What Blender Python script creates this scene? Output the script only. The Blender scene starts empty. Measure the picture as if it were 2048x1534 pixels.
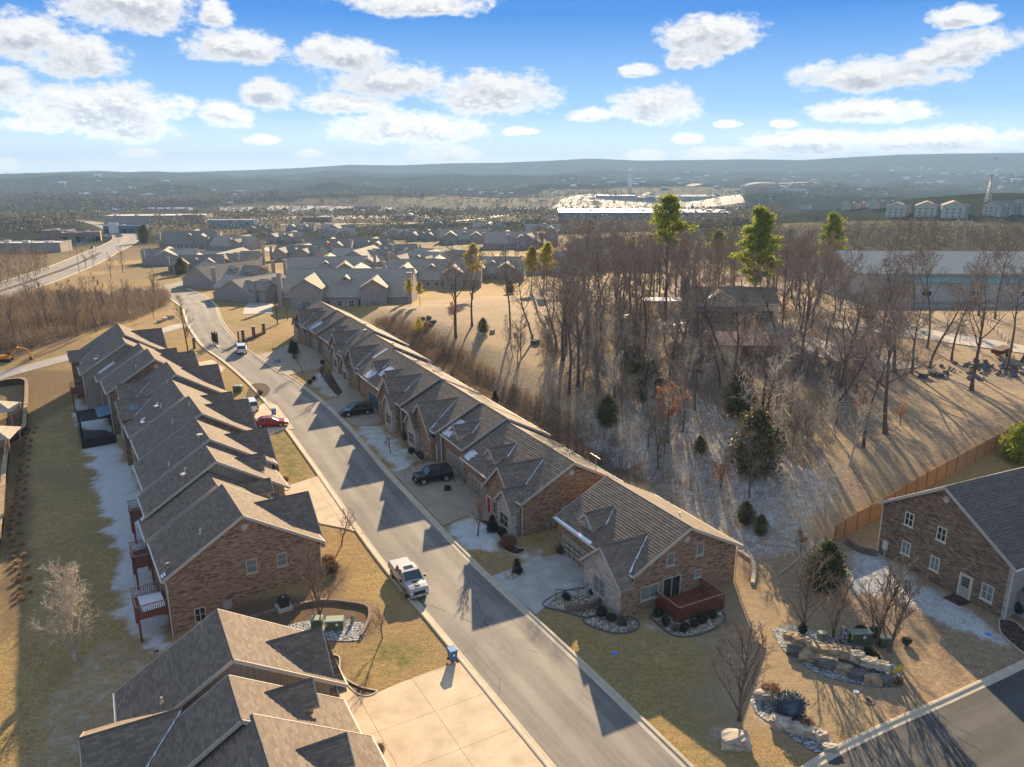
import bpy, bmesh, math, random
import numpy as np
from mathutils import Vector, Matrix
from math import sin, cos, tan, pi, radians, sqrt, atan2, hypot, floor

random.seed(7); rng = np.random.default_rng(7)
scene = bpy.context.scene
col = scene.collection

# ---------------------------------------------------------------- camera
CAM_H = 37.0
F_PX = 1546.0
PITCH = math.atan((767 - 338) / F_PX)
cam_d = bpy.data.cameras.new('camera')
cam_d.sensor_width = 36.0
cam_d.lens = F_PX / 2048 * 36.0
cam_d.clip_start = 0.5
cam_d.clip_end = 60000
cam = bpy.data.objects.new('camera', cam_d)
cam.location = (0, 0, CAM_H)
cam.rotation_euler = (pi / 2 - PITCH, 0, 0)
col.objects.link(cam)
scene.camera = cam

# ---------------------------------------------------------------- sun, sky, exposure
SUN_AZ = radians(5.0)      # to the right of the view axis
SUN_EL = radians(19.0)
sun_dir = Vector((sin(SUN_AZ) * cos(SUN_EL), cos(SUN_AZ) * cos(SUN_EL), sin(SUN_EL)))
sd = bpy.data.lights.new('sun', 'SUN')
sd.energy = 5.0
sd.angle = radians(0.5)
sd.color = (1.0, 0.76, 0.47)
sun = bpy.data.objects.new('sun', sd)
sun.rotation_euler = (-sun_dir).to_track_quat('-Z', 'Y').to_euler()
sun.location = (0, 0, 120)
col.objects.link(sun)

scene.view_settings.view_transform = 'Standard'
scene.view_settings.look = 'None'
scene.view_settings.gamma = 1
scene.view_settings.exposure = 1.5
scene.render.use_persistent_data = False
scene.cycles.use_denoising = True
scene.cycles.max_bounces = 5
scene.cycles.diffuse_bounces = 3
scene.cycles.glossy_bounces = 2
scene.cycles.transmission_bounces = 3
scene.cycles.transparent_max_bounces = 6
scene.cycles.volume_bounces = 1
scene.cycles.volume_step_rate = 4.0
scene.cycles.volume_max_steps = 32
scene.cycles.caustics_reflective = False
scene.cycles.caustics_refractive = False

class NT:
    """small helper to write node trees tersely"""
    def __init__(s, tree): s.t = tree; s.n = tree.nodes; s.l = tree.links
    def node(s, typ, **kw):
        n = s.n.new(typ)
        for k, v in kw.items():
            setattr(n, k, v)
        return n
    def put(s, sock, v):
        if v is None: return
        if isinstance(v, bpy.types.NodeSocket): s.l.new(v, sock)
        else:
            if sock.type == 'RGBA' and not hasattr(v, '__len__'): v = (v, v, v, 1)
            if sock.type == 'RGBA' and len(v) == 3: v = (*v, 1)
            sock.default_value = v
    def m(s, op, a, b=None, c=None, clamp=False):
        n = s.node('ShaderNodeMath', operation=op); n.use_clamp = clamp
        s.put(n.inputs[0], a); s.put(n.inputs[1], b); s.put(n.inputs[2], c)
        return n.outputs[0]
    def vm(s, op, a, b=None):
        n = s.node('ShaderNodeVectorMath', operation=op)
        s.put(n.inputs[0], a)
        if b is not None: s.put(n.inputs[3] if op == 'SCALE' else n.inputs[1], b)
        return n.outputs['Value'] if op in ('LENGTH', 'DOT_PRODUCT') else n.outputs[0]
    def mix(s, f, a, b, blend='MIX'):
        n = s.node('ShaderNodeMix', data_type='RGBA', blend_type=blend)
        s.put(n.inputs[0], f); s.put(n.inputs[6], a); s.put(n.inputs[7], b)
        return n.outputs[2]
    def ramp(s, f, stops, interp='LINEAR'):
        n = s.node('ShaderNodeValToRGB'); n.color_ramp.interpolation = interp
        els = n.color_ramp.elements
        while len(els) < len(stops): els.new(0.5)
        for e, (p, c) in zip(els, stops):
            e.position = p; e.color = (*c, 1) if hasattr(c, '__len__') else (c, c, c, 1)
        s.put(n.inputs[0], f); return n.outputs[0]
    def noise(s, vec, scale, detail=3, rough=0.55, dist=0.0, dim='3D'):
        n = s.node('ShaderNodeTexNoise', noise_dimensions=dim)
        s.put(n.inputs['Vector'], vec); n.inputs['Scale'].default_value = scale
        n.inputs['Detail'].default_value = detail; n.inputs['Roughness'].default_value = rough
        n.inputs['Distortion'].default_value = dist
        return n.outputs['Fac']
    def mr(s, v, a, b, c=0.0, d=1.0, clamp=True):
        n = s.node('ShaderNodeMapRange'); n.clamp = clamp
        s.put(n.inputs[0], v)
        for i, q in zip((1, 2, 3, 4), (a, b, c, d)): s.put(n.inputs[i], q)
        return n.outputs[0]
    def smooth(s, v, a, b, c=0.0, d=1.0):
        n = s.node('ShaderNodeMapRange', interpolation_type='SMOOTHSTEP')
        s.put(n.inputs[0], v)
        for i, q in zip((1, 2, 3, 4), (a, b, c, d)): s.put(n.inputs[i], q)
        return n.outputs[0]

# clouds: (azimuth, elevation, half width, half height) in degrees, as they stand over the valley
CLOUDS = [(-30.3, 7.28, 2.78, 1.56), (-27.64, 6.32, 2.88, 1.4), (-31.64, 4.68, 1.77, 1.14), (-24.35, 9.54, 4.16, 1.94), (-19.39, 9.35, 1.1, 1.03), (-18.4, 7.51, 3.42, 1.19), (-26.57, 3.53, 5.38, 1.7), (-25.37, 2.41, 3.06, 1.13), (-30.23, 2.59, 2.05, 0.59), (-19.2, 3.33, 1.79, 1.0), (-16.4, 4.64, 2.17, 1.15), (-11.51, 7.17, 3.26, 1.36), (-8.32, 5.66, 4.14, 1.4), (-11.52, 4.18, 3.14, 0.8), (-1.32, 4.87, 4.55, 1.68), (-7.41, 2.61, 5.66, 1.28), (-4.75, 0.97, 2.57, 0.69), (-6.45, 10.52, 4.94, 0.98), (-32.28, 0.16, 0.77, 0.48), (13.29, 8.4, 3.53, 1.4), (12.24, 7.07, 1.88, 0.85), (8.61, 6.38, 1.3, 0.55), (10.07, 4.06, 3.17, 1.46), (5.37, 3.62, 1.54, 0.63), (23.46, 5.63, 4.77, 1.22), (29.09, 7.27, 2.85, 0.91), (28.12, 8.63, 1.79, 0.82), (26.95, 6.45, 3.13, 0.78), (23.5, 3.44, 3.83, 0.92), (20.21, 1.54, 4.21, 1.05), (27.99, 1.6, 5.3, 0.98), (12.3, 1.96, 1.14, 0.47), (14.88, 0.92, 3.36, 0.63), (9.4, 0.92, 1.4, 0.5), (18.53, 2.88, 0.99, 0.4), (-17.28, 1.86, 1.34, 0.39), (0.48, 2.53, 1.37, 0.37), (-14.06, 0.98, 1.04, 0.33), (14.99, 2.93, 1.02, 0.32), (-24.62, 0.91, 1.37, 0.37)]

world = bpy.data.worlds.new('World'); scene.world = world; world.use_nodes = True
w = NT(world.node_tree); w.n.clear()
tc = w.node('ShaderNodeTexCoord').outputs['Generated']
sky = w.node('ShaderNodeTexSky', sky_type='NISHITA')
sky.sun_disc = False; sky.sun_elevation = SUN_EL; sky.sun_rotation = SUN_AZ
sky.air_density = 1.0; sky.dust_density = 0.0; sky.ozone_density = 3.0; sky.altitude = 300
sp = w.node('ShaderNodeSeparateXYZ'); w.put(sp.inputs[0], tc)
az = w.m('MULTIPLY', w.m('ARCTAN2', sp.outputs[0], sp.outputs[1]), 57.29578)
el = w.m('MULTIPLY', w.m('ARCSINE', sp.outputs[2]), 57.29578)
# cloud density as a node group evaluated at (az, el)
g = bpy.data.node_groups.new('cloud_density', 'ShaderNodeTree')
g.interface.new_socket('az', in_out='INPUT', socket_type='NodeSocketFloat')
g.interface.new_socket('el', in_out='INPUT', socket_type='NodeSocketFloat')
g.interface.new_socket('d', in_out='OUTPUT', socket_type='NodeSocketFloat')
G = NT(g); gi = G.node('NodeGroupInput'); go = G.node('NodeGroupOutput')
cx = G.node('ShaderNodeCombineXYZ'); G.put(cx.inputs[0], gi.outputs[0])
G.put(cx.inputs[1], G.m('MULTIPLY', gi.outputs[1], 1.7))
n1 = G.noise(cx.outputs[0], 0.5, 7, 0.62)
n2 = G.noise(cx.outputs[0], 1.7, 4, 0.6)
best = None
for (ca, ce, ra, re) in CLOUDS:
    dx = G.m('DIVIDE', G.m('SUBTRACT', gi.outputs[0], ca), ra)
    dy = G.m('DIVIDE', G.m('SUBTRACT', gi.outputs[1], ce), re)
    # flatter undersides
    dy2 = G.m('MAXIMUM', dy, G.m('MULTIPLY', dy, -1.35))
    r2 = G.m('ADD', G.m('MULTIPLY', dx, dx), G.m('MULTIPLY', dy2, dy2))
    v = G.m('SUBTRACT', 1.0, r2)
    best = v if best is None else G.m('SMOOTH_MAX', best, v, 0.25)
# beyond the picture the same kind of scattered cumulus goes on
far = G.noise(cx.outputs[0], 0.09, 3, 0.5)
outside = G.smooth(G.m('ABSOLUTE', gi.outputs[0]), 36.0, 44.0)
above = G.smooth(gi.outputs[1], 12.5, 17.0)
outm = G.m('MAXIMUM', outside, above)
farv = G.m('MULTIPLY', G.m('SUBTRACT', far, 0.56), 9.0)
best = G.m('ADD', G.m('MULTIPLY', best, G.m('SUBTRACT', 1.0, outm)), G.m('MULTIPLY', farv, outm))
best = G.m('MAXIMUM', best, -1.6)
d = G.m('ADD', best, G.m('ADD', G.m('MULTIPLY', G.m('SUBTRACT', n1, 0.5), 3.0), G.m('MULTIPLY', G.m('SUBTRACT', n2, 0.5), 1.3)))
G.put(go.inputs[0], d)
def cloud(a, e):
    n = w.node('ShaderNodeGroup'); n.node_tree = g
    w.put(n.inputs[0], a); w.put(n.inputs[1], e); return n.outputs[0]
d0 = cloud(az, el)
d1 = cloud(w.m('ADD', az, 0.3), w.m('ADD', el, 0.6))
cover = w.smooth(d0, -0.4, 0.62)
thick = w.smooth(d0, 0.1, 1.3)
lit = w.m('SUBTRACT', 1.0, w.m('MULTIPLY', w.smooth(w.m('SUBTRACT', d1, d0), -0.5, 0.75), 1.0))
lit = w.m('MULTIPLY', w.smooth(w.m('SUBTRACT', d1, d0), -0.75, 0.15), thick)
ccol = w.mix(lit, (3.75, 3.7, 3.6, 1), (1.75, 1.87, 2.15, 1))
# clear-sky colour: the physical sky, its blue deepened with height like the photograph's polarised sky
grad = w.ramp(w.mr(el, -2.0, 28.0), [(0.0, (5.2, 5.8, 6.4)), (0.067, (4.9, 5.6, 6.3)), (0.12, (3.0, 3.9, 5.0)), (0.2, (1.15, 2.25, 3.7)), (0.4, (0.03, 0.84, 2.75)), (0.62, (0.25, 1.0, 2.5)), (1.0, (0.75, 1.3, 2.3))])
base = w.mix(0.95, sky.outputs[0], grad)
ccol = w.vm('SCALE', ccol, w.mr(el, 0.0, 5.0, 1.75, 1.0))
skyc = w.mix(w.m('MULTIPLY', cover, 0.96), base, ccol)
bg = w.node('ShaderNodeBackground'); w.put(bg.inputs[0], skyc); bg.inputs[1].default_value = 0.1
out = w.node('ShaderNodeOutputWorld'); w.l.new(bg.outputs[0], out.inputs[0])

# ---------------------------------------------------------------- mesh helpers
class MB:
    """collects faces (with a material slot each) and links them as ONE mesh object; UVs are metres on each face"""
    def __init__(s): s.v = []; s.f = []; s.m = []; s.keep = False
    def face(s, pts, m=0):
        b = len(s.v); s.v += [tuple(p) for p in pts]; s.f.append(tuple(range(b, b + len(pts)))); s.m.append(m)
    def faces(s, verts, faces, m=0):
        b = len(s.v); s.v += [tuple(p) for p in verts]
        for f in faces: s.f.append(tuple(b + i for i in f)); s.m.append(m)
    def box(s, x0, x1, y0, y1, z0, z1, m=0):
        v = [(x0, y0, z0), (x1, y0, z0), (x1, y1, z0), (x0, y1, z0), (x0, y0, z1), (x1, y0, z1), (x1, y1, z1), (x0, y1, z1)]
        s.faces(v, [(0, 3, 2, 1), (4, 5, 6, 7), (0, 1, 5, 4), (1, 2, 6, 5), (2, 3, 7, 6), (3, 0, 4, 7)], m)
    def hexa(s, bot, top, m=0):
        n = len(bot)
        s.faces(list(bot) + list(top), [tuple(range(n - 1, -1, -1)), tuple(range(n, 2 * n))] + [(i, (i + 1) % n, n + (i + 1) % n, n + i) for i in range(n)], m)
    def slab(s, poly, thick, m=0, m_edge=None):
        """a plate under the polygon, thickness measured straight down"""
        n = len(poly); bot = [(p[0], p[1], p[2] - thick) for p in poly]
        b = len(s.v); s.v += [tuple(p) for p in poly] + bot
        s.f.append(tuple(range(b, b + n))); s.m.append(m)
        s.f.append(tuple(range(b + 2 * n - 1, b + n - 1, -1))); s.m.append(m if m_edge is None else m_edge)
        for i in range(n):
            j = (i + 1) % n
            s.f.append((b + i, b + n + i, b + n + j, b + j)); s.m.append(m if m_edge is None else m_edge)
    def beam(s, p, q, w_, h, m=0, up=(0, 0, 1)):
        p = Vector(p); q = Vector(q); d = (q - p).normalized()
        u = Vector(up); a = d.cross(u)
        if a.length < 1e-4: a = d.cross(Vector((0, 1, 0)))
        a.normalize(); b = a.cross(d).normalized()
        a *= w_ / 2; b *= h / 2
        s.hexa([p - a - b, p + a - b, p + a + b, p - a + b], [q - a - b, q + a - b, q + a + b, q - a + b], m)
    def tube(s, p, q, r0, r1, n=6, m=0, cap=True):
        p = Vector(p); q = Vector(q); d = q - p
        if d.length < 1e-6: return
        d.normalize(); a = d.orthogonal().normalized(); b = d.cross(a)
        base = len(s.v)
        for c, r in ((p, r0), (q, r1)):
            for i in range(n):
                t = 2 * pi * i / n
                s.v.append(tuple(c + (a * cos(t) + b * sin(t)) * r))
        for i in range(n):
            j = (i + 1) % n
            s.f.append((base + i, base + j, base + n + j, base + n + i)); s.m.append(m)
        if cap:
            s.f.append(tuple(base + n + i for i in range(n))); s.m.append(m)
            s.f.append(tuple(base + n - 1 - i for i in range(n))); s.m.append(m)
    def build(s, name, mats, parent=None, smooth=False, loc=None, rz=0.0, uv=True):
        me = bpy.data.meshes.new(name)
        if not hasattr(mats, '__len__'): mats = [mats]
        me.from_pydata(s.v, [], s.f)
        for mt in mats: me.materials.append(mt)
        if len(mats) > 1: me.polygons.foreach_set('material_index', s.m)
        if uv: auto_uv(me)
        if smooth: me.polygons.foreach_set('use_smooth', [True] * len(me.polygons))
        me.update()
        o = bpy.data.objects.new(name, me); col.objects.link(o)
        if parent is not None: o.parent = parent
        if loc is not None: o.location = loc
        if rz: o.rotation_euler = (0, 0, rz)
        return o

def auto_uv(me):
    nf = len(me.polygons); nl = len(me.loops); nv = len(me.vertices)
    if nl == 0: return
    co = np.empty(nv * 3, np.float32); me.vertices.foreach_get('co', co); co = co.reshape(-1, 3)
    li = np.empty(nl, np.int32); me.loops.foreach_get('vertex_index', li)
    tot = np.empty(nf, np.int32); me.polygons.foreach_get('loop_total', tot)
    nr = np.empty(nf * 3, np.float32); me.polygons.foreach_get('normal', nr); nr = nr.reshape(-1, 3)
    h = np.stack([-nr[:, 1], nr[:, 0], np.zeros(nf)], 1); L = np.linalg.norm(h, axis=1)
    flat = L < 0.02; h[~flat] /= L[~flat][:, None]; h[flat] = (1, 0, 0)
    v = np.cross(nr, h)
    pf = np.repeat(np.arange(nf), tot); P = co[li]
    uv = np.stack([(P * h[pf]).sum(1), (P * v[pf]).sum(1)], 1).astype(np.float32)
    lay = me.uv_layers.new(name='UVMap'); lay.data.foreach_set('uv', uv.ravel())

def thing(name, label, cat, loc=(0, 0, 0), rz=0.0, group=None):
    o = bpy.data.objects.new(name, None); o.empty_display_size = 0.5
    col.objects.link(o); o.location = loc; o.rotation_euler = (0, 0, rz)
    o['label'] = label; o['category'] = cat
    if group: o['group'] = group
    return o
def tag(o, label, cat, group=None):
    o['label'] = label; o['category'] = cat
    if group: o['group'] = group
    return o
def structure(o): o['kind'] = 'structure'; return o
def stuff(o, label=None, cat=None):
    o['kind'] = 'stuff'
    if label: o['label'] = label
    if cat: o['category'] = cat
    return o
def link_mesh(name, me, parent=None, loc=(0, 0, 0), rz=0.0, sc=None):
    o = bpy.data.objects.new(name, me); col.objects.link(o)
    if parent is not None: o.parent = parent
    o.location = loc; o.rotation_euler = (0, 0, rz)
    if sc is not None: o.scale = sc if hasattr(sc, '__len__') else (sc, sc, sc)
    return o
def copy_thing(root, loc, rz=0.0, sc=None, label=None, group=None):
    r = root.copy(); col.objects.link(r); r.location = loc; r.rotation_euler = (0, 0, rz)
    if sc is not None: r.scale = (sc, sc, sc) if not hasattr(sc, '__len__') else sc
    if label: r['label'] = label
    if group: r['group'] = group
    for ch in kids.get(root.name, ()):
        c = ch.copy(); col.objects.link(c); c.parent = r
        for g2 in kids.get(ch.name, ()):
            d2 = g2.copy(); col.objects.link(d2); d2.parent = c
    return r
kids = {}
def register(root):
    for ch in root.children:
        kids.setdefault(root.name, []).append(ch)
        for g2 in ch.children: kids.setdefault(ch.name, []).append(g2)
    return root

# ---------------------------------------------------------------- terrain
def sstep(x, a, b):
    t = np.clip((x - a) / (b - a), 0, 1); return t * t * (3 - 2 * t)
FAR_D = np.array([0, 170, 230, 300, 400, 550, 700, 1000, 1500, 2200, 3000])
FAR_Z = np.array([0, 0, -0.6, -3.0, -7.0, -12.0, -17.0, -26.0, -36.0, -44.0, -52.0])
SIL_U = np.array([-900, 0, 120, 200, 300, 420, 500, 600, 700, 800, 900, 1000, 1100, 1180, 1280, 1400, 1500, 1600, 1700, 1800, 1900, 2048, 2900])
SIL_Y = np.array([350, 348, 343, 341, 346, 342, 340, 336, 330, 331, 327, 326, 322, 318, 322, 321, 320, 322, 317, 313, 312, 312, 318])
def vnoise(x, y, s, seed=0):
    """cheap smooth value noise, numpy"""
    x = np.asarray(x, float) / s; y = np.asarray(y, float) / s
    xi = np.floor(x).astype(np.int64); yi = np.floor(y).astype(np.int64)
    fx = x - xi; fy = y - yi; fx = fx * fx * (3 - 2 * fx); fy = fy * fy * (3 - 2 * fy)
    def h(a, b):
        n = (a * 374761393 + b * 668265263 + seed * 1274126177) & 0x7fffffff
        n = ((n ^ (n >> 13)) * 1274126177) & 0x7fffffff
        return ((n ^ (n >> 16)) & 0xffff) / 65535.0
    return (h(xi, yi) * (1 - fx) + h(xi + 1, yi) * fx) * (1 - fy) + (h(xi, yi + 1) * (1 - fx) + h(xi + 1, yi + 1) * fx) * fy

def terrain(x, y):
    x = np.asarray(x, float); y = np.asarray(y, float)
    d = np.hypot(x, y)
    z = np.interp(y, FAR_D, FAR_Z)
    # the street climbs gently towards the gate
    z = z + 0.028 * np.clip(y - 66, 0, 95) * (1 - sstep(y, 175, 260))
    # back yards behind the left row lie lower
    bx = x + 28.8 + (y - 58.0) * 0.577      # distance left of the back wall line is -bx
    dl = -bx * 0.866
    drop = 2.1 * sstep(dl, -8, 2.0) + 0.7 * sstep(dl, 4, 26)
    z = z - drop * (1 - sstep(y, 118, 170)) * sstep(y, -20, 20)
    # wooded slope behind the right row, with a ditch along the back of the houses
    tr = ((x - 10.17) * 0.876 + (y - 58.26) * 0.482)
    sr = (-(x - 10.17) * 0.482 + (y - 58.26) * 0.876)
    mk = sstep(sr, -2, 14) * (1 - sstep(sr, 120, 165))
    z = z + mk * (-0.7 * np.exp(-((tr - 19.0) / 2.6) ** 2) + 2.2 * sstep(tr, 20, 30))
    z = z + 0.35 * (vnoise(x, y, 9, 3) - 0.5) * sstep(tr, 22, 32) * mk
    # apartments' hill on the right, beyond the trees
    z = z + 15.0 * np.exp(-(((x - 260) / 190) ** 2 + ((y - 520) / 120) ** 2)) * sstep(y, 260, 420)
    z = z + 34.0 * np.exp(-(((x - 560) / 200) ** 2 + ((y - 900) / 190) ** 2))
    # hilly country
    far = sstep(d, 1100, 2600)
    u = 1024 + 1604 * x / np.maximum(y, 1.0)
    z = z + (-58 - z) * sstep(d, 1150, 1700) + far * 16 * (vnoise(x, y, 300, 6) - 0.5)
    for k, (dk, wk, yk, amp, sd_) in enumerate(((2050, 260, 389, 9, 21), (2900, 330, 371, 9, 22), (4100, 480, 356, 8, 23), (5600, 560, 346, 5, 24))):
        ys = yk + amp * 2 * (vnoise(u, d * 0 + k, 170, sd_) - .5) + amp * (vnoise(u, d * 0 + k, 60, sd_ + 9) - .5)
        zt = CAM_H + (338 - ys) / 1604.0 * dk
        z = z + (zt - z) * np.exp(-((d - dk - 160 * (vnoise(x, y, 500, 30 + k) - .5)) / wk) ** 2)
    sil = np.interp(u, SIL_U, SIL_Y)
    top = CAM_H + (338 - sil) / 1604.0 * 7600
    z = z * (1 - sstep(d, 6300, 7600)) + top * sstep(d, 6300, 7600)
    z = z - sstep(d, 7700, 11000) * 150
    return z
def tz(x, y): return float(terrain(x, y))
def at(u, v, h=0.0):
    """the point of the ground (raised by h) seen at photo pixel (u, v)"""
    a = (u - 1024) / F_PX; b = -(v - 767) / F_PX
    dx, dy, dz = a, cos(PITCH) + b * sin(PITCH), -sin(PITCH) + b * cos(PITCH)
    lo, hi = 5.0, 7600.0
    ts = np.geomspace(10, 9000, 1500) if v < 520 else np.linspace(15, 420, 1200)
    zz = CAM_H + dz * ts - terrain(dx * ts, dy * ts) - h
    k = int(np.argmax(zz < 0))
    if zz[k] >= 0: k = len(ts) - 1
    t0, t1 = ts[max(k - 1, 0)], ts[k]
    for _ in range(20):
        tm = (t0 + t1) / 2
        if CAM_H + dz * tm - tz(dx * tm, dy * tm) - h < 0: t1 = tm
        else: t0 = tm
    t = (t0 + t1) / 2
    return (dx * t, dy * t)
def atz(u, v, z):
    """the point at height z seen at photo pixel (u, v)"""
    a = (u - 1024) / F_PX; b = -(v - 767) / F_PX
    dx, dy, dz = a, cos(PITCH) + b * sin(PITCH), -sin(PITCH) + b * cos(PITCH)
    t = (z - CAM_H) / dz
    return (dx * t, dy * t)
# ---------------------------------------------------------------- materials
M = {}
def newmat(name):
    m = bpy.data.materials.new(name); m.use_nodes = True
    n = NT(m.node_tree); n.n.clear()
    b = n.node('ShaderNodeBsdfPrincipled'); o = n.node('ShaderNodeOutputMaterial')
    n.l.new(b.outputs[0], o.inputs[0])
    b.inputs['Specular IOR Level'].default_value = 0.3
    b.inputs['Roughness'].default_value = 0.8
    M[name] = m
    return m, n, b
def bump(n, b, h, strength=0.5, dist=0.02):
    bm_ = n.node('ShaderNodeBump'); bm_.inputs['Strength'].default_value = strength; bm_.inputs['Distance'].default_value = dist
    n.put(bm_.inputs['Height'], h); n.l.new(bm_.outputs[0], b.inputs['Normal'])
def uvn(n): return n.node('ShaderNodeTexCoord').outputs['UV']
def objn(n): return n.node('ShaderNodeTexCoord').outputs['Object']
def geo(n): return n.node('ShaderNodeNewGeometry').outputs['Position']
def orand(n): return n.node('ShaderNodeObjectInfo').outputs['Random']

def plain(name, c, rough=0.7, metal=0.0, var=0.12, scale=3.0, spec=0.3, bmp=0.0):
    m, n, b = newmat(name)
    f = n.mr(n.noise(geo(n), scale, 3), 0.3, 0.7)
    lo = tuple(x * (1 - var) for x in c); hi = tuple(min(1, x * (1 + var)) for x in c)
    n.put(b.inputs['Base Color'], n.mix(f, (*lo, 1), (*hi, 1)))
    b.inputs['Roughness'].default_value = rough; b.inputs['Metallic'].default_value = metal
    b.inputs['Specular IOR Level'].default_value = spec
    if bmp: bump(n, b, n.noise(geo(n), scale * 4, 3), bmp, 0.02)
    return m

def pebbles(name, c):
    m, n, b = newmat(name); p = geo(n)
    v = n.node('ShaderNodeTexVoronoi'); n.put(v.inputs['Vector'], p); v.inputs['Scale'].default_value = 5.5
    s_ = n.node('ShaderNodeSeparateColor'); n.put(s_.inputs[0], v.outputs['Color'])
    cc = n.mix(s_.outputs[0], tuple(k * 0.5 for k in c) + (1,), tuple(min(.8, k * 1.45) for k in c) + (1,))
    cc = n.mix(n.smooth(v.outputs['Distance'], 0.35, 0.75), cc, tuple(k * 0.25 for k in c) + (1,))
    cc = n.mix(n.mr(n.noise(p, 1.3, 4, 0.7), 0.45, 0.7, 0, 0.6), cc, tuple(k * 0.45 for k in c) + (1,))
    n.put(b.inputs['Base Color'], cc); b.inputs['Roughness'].default_value = 0.95
    bump(n, b, n.m('SUBTRACT', 1.0, v.outputs['Distance']), 1.0, 0.06)
    return m

def brick_mat(name, cols, mortar, bw, bh, ms=0.012, nscale=1.2, relief=0.02, strength=0.7):
    m, n, b = newmat(name)
    uv = uvn(n)
    t = n.node('ShaderNodeTexBrick'); n.put(t.inputs['Vector'], uv)
    t.offset = 0.5; t.inputs['Scale'].default_value = 1.0
    t.inputs['Brick Width'].default_value = bw; t.inputs['Row Height'].default_value = bh
    t.inputs['Mortar Size'].default_value = ms; t.inputs['Mortar Smooth'].default_value = 0.2
    t.inputs['Color1'].default_value = (0, 0, 0, 1); t.inputs['Color2'].default_value = (1, 1, 1, 1)
    t.inputs['Mortar'].default_value = (0.5, 0.5, 0.5, 1)
    # a random value for each brick picks its colour
    r = n.ramp(t.outputs['Color'], [(i / max(1, len(cols) - 1), c) for i, c in enumerate(cols)])
    blot = n.noise(uv, nscale, 4, 0.6)
    r = n.mix(n.mr(blot, 0.3, 0.7, 0.0, 0.25), r, tuple(x * 0.62 for x in cols[len(cols) // 2]) + (1,), 'MIX')
    fine = n.noise(uv, 9, 3)
    r = n.mix(0.35, r, n.mix(fine, (0.4, 0.4, 0.4, 1), (1, 1, 1, 1)), 'MULTIPLY')
    n.put(b.inputs['Base Color'], n.mix(t.outputs['Fac'], r, (*mortar, 1)))
    b.inputs['Roughness'].default_value = 0.9
    h = n.m('ADD', n.m('MULTIPLY', n.m('SUBTRACT', 1.0, t.outputs['Fac']), 1.0), n.m('MULTIPLY', fine, 0.5))
    bump(n, b, h, strength, relief)
    return m
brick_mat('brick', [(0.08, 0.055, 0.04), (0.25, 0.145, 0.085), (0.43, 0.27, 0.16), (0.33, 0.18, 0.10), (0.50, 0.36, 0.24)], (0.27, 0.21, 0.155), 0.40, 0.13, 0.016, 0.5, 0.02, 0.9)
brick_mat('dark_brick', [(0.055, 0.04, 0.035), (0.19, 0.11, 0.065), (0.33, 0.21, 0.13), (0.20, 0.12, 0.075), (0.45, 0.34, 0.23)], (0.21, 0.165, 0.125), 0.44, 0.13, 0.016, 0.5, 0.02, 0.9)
brick_mat('pale_brick', [(0.36, 0.32, 0.28), (0.44, 0.40, 0.35), (0.27, 0.23, 0.2), (0.5, 0.46, 0.4)], (0.42, 0.39, 0.35), 0.4, 0.14, 0.02, 0.5)
brick_mat('field_stone', [(0.50, 0.44, 0.36), (0.34, 0.27, 0.22), (0.58, 0.53, 0.46), (0.40, 0.31, 0.25), (0.62, 0.58, 0.50)], (0.46, 0.42, 0.37), 0.55, 0.24, 0.03, 1.0, 0.04)
brick_mat('block_wall', [(0.26, 0.18, 0.13), (0.33, 0.24, 0.18), (0.22, 0.15, 0.12)], (0.11, 0.09, 0.08), 0.45, 0.2, 0.02, 1.0, 0.04)

def shingle(name, a, b_, snow=0.0, row=0.3):
    m, n, b = newmat(name)
    uv = uvn(n)
    t = n.node('ShaderNodeTexBrick'); n.put(t.inputs['Vector'], uv); t.offset = 0.5
    t.inputs['Scale'].default_value = 1.0; t.inputs['Brick Width'].default_value = 0.5; t.inputs['Row Height'].default_value = row
    t.inputs['Mortar Size'].default_value = 0.014; t.inputs['Mortar Smooth'].default_value = 0.3
    t.inputs['Color1'].default_value = (0, 0, 0, 1); t.inputs['Color2'].default_value = (1, 1, 1, 1); t.inputs['Mortar'].default_value = (0, 0, 0, 1)
    sep = n.node('ShaderNodeSeparateXYZ'); n.put(sep.inputs[0], uv)
    saw = n.m('FRACT', n.m('DIVIDE', sep.outputs[1], row))      # each course rises towards its butt edge
    c = n.mix(t.outputs['Color'], (*a, 1), (*b_, 1))
    c = n.mix(n.mr(n.noise(uv, 0.35, 3, 0.6), 0.35, 0.7, 0, 0.35), c, (a[0] * 0.7, a[1] * 0.7, a[2] * 0.72, 1))
    c = n.mix(0.5, c, n.mix(n.noise(uv, 14, 2), (0.55, 0.55, 0.55, 1), (1, 1, 1, 1)), 'MULTIPLY')
    n.put(b.inputs['Base Color'], c); b.inputs['Roughness'].default_value = 0.85
    h = n.m('ADD', n.m('SUBTRACT', 1.0, saw), n.m('ADD', n.m('MULTIPLY', t.outputs['Color'], 0.55), n.m('MULTIPLY', n.noise(uv, 10, 2), 0.3)))
    bump(n, b, h, 0.7, 0.02)
    return m
shingle('shingles', (0.16, 0.124, 0.094), (0.29, 0.222, 0.163), row=0.2)
shingle('dark_shingles', (0.12, 0.10, 0.088), (0.20, 0.165, 0.14), row=0.2)
shingle('grey_shingles', (0.38, 0.325, 0.255), (0.54, 0.46, 0.365), row=0.25)
shingle('grey_shingles_dark', (0.24, 0.21, 0.175), (0.38, 0.33, 0.27), row=0.25)
shingle('brown_shingles', (0.25, 0.2, 0.15), (0.34, 0.28, 0.22), row=0.45)

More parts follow.
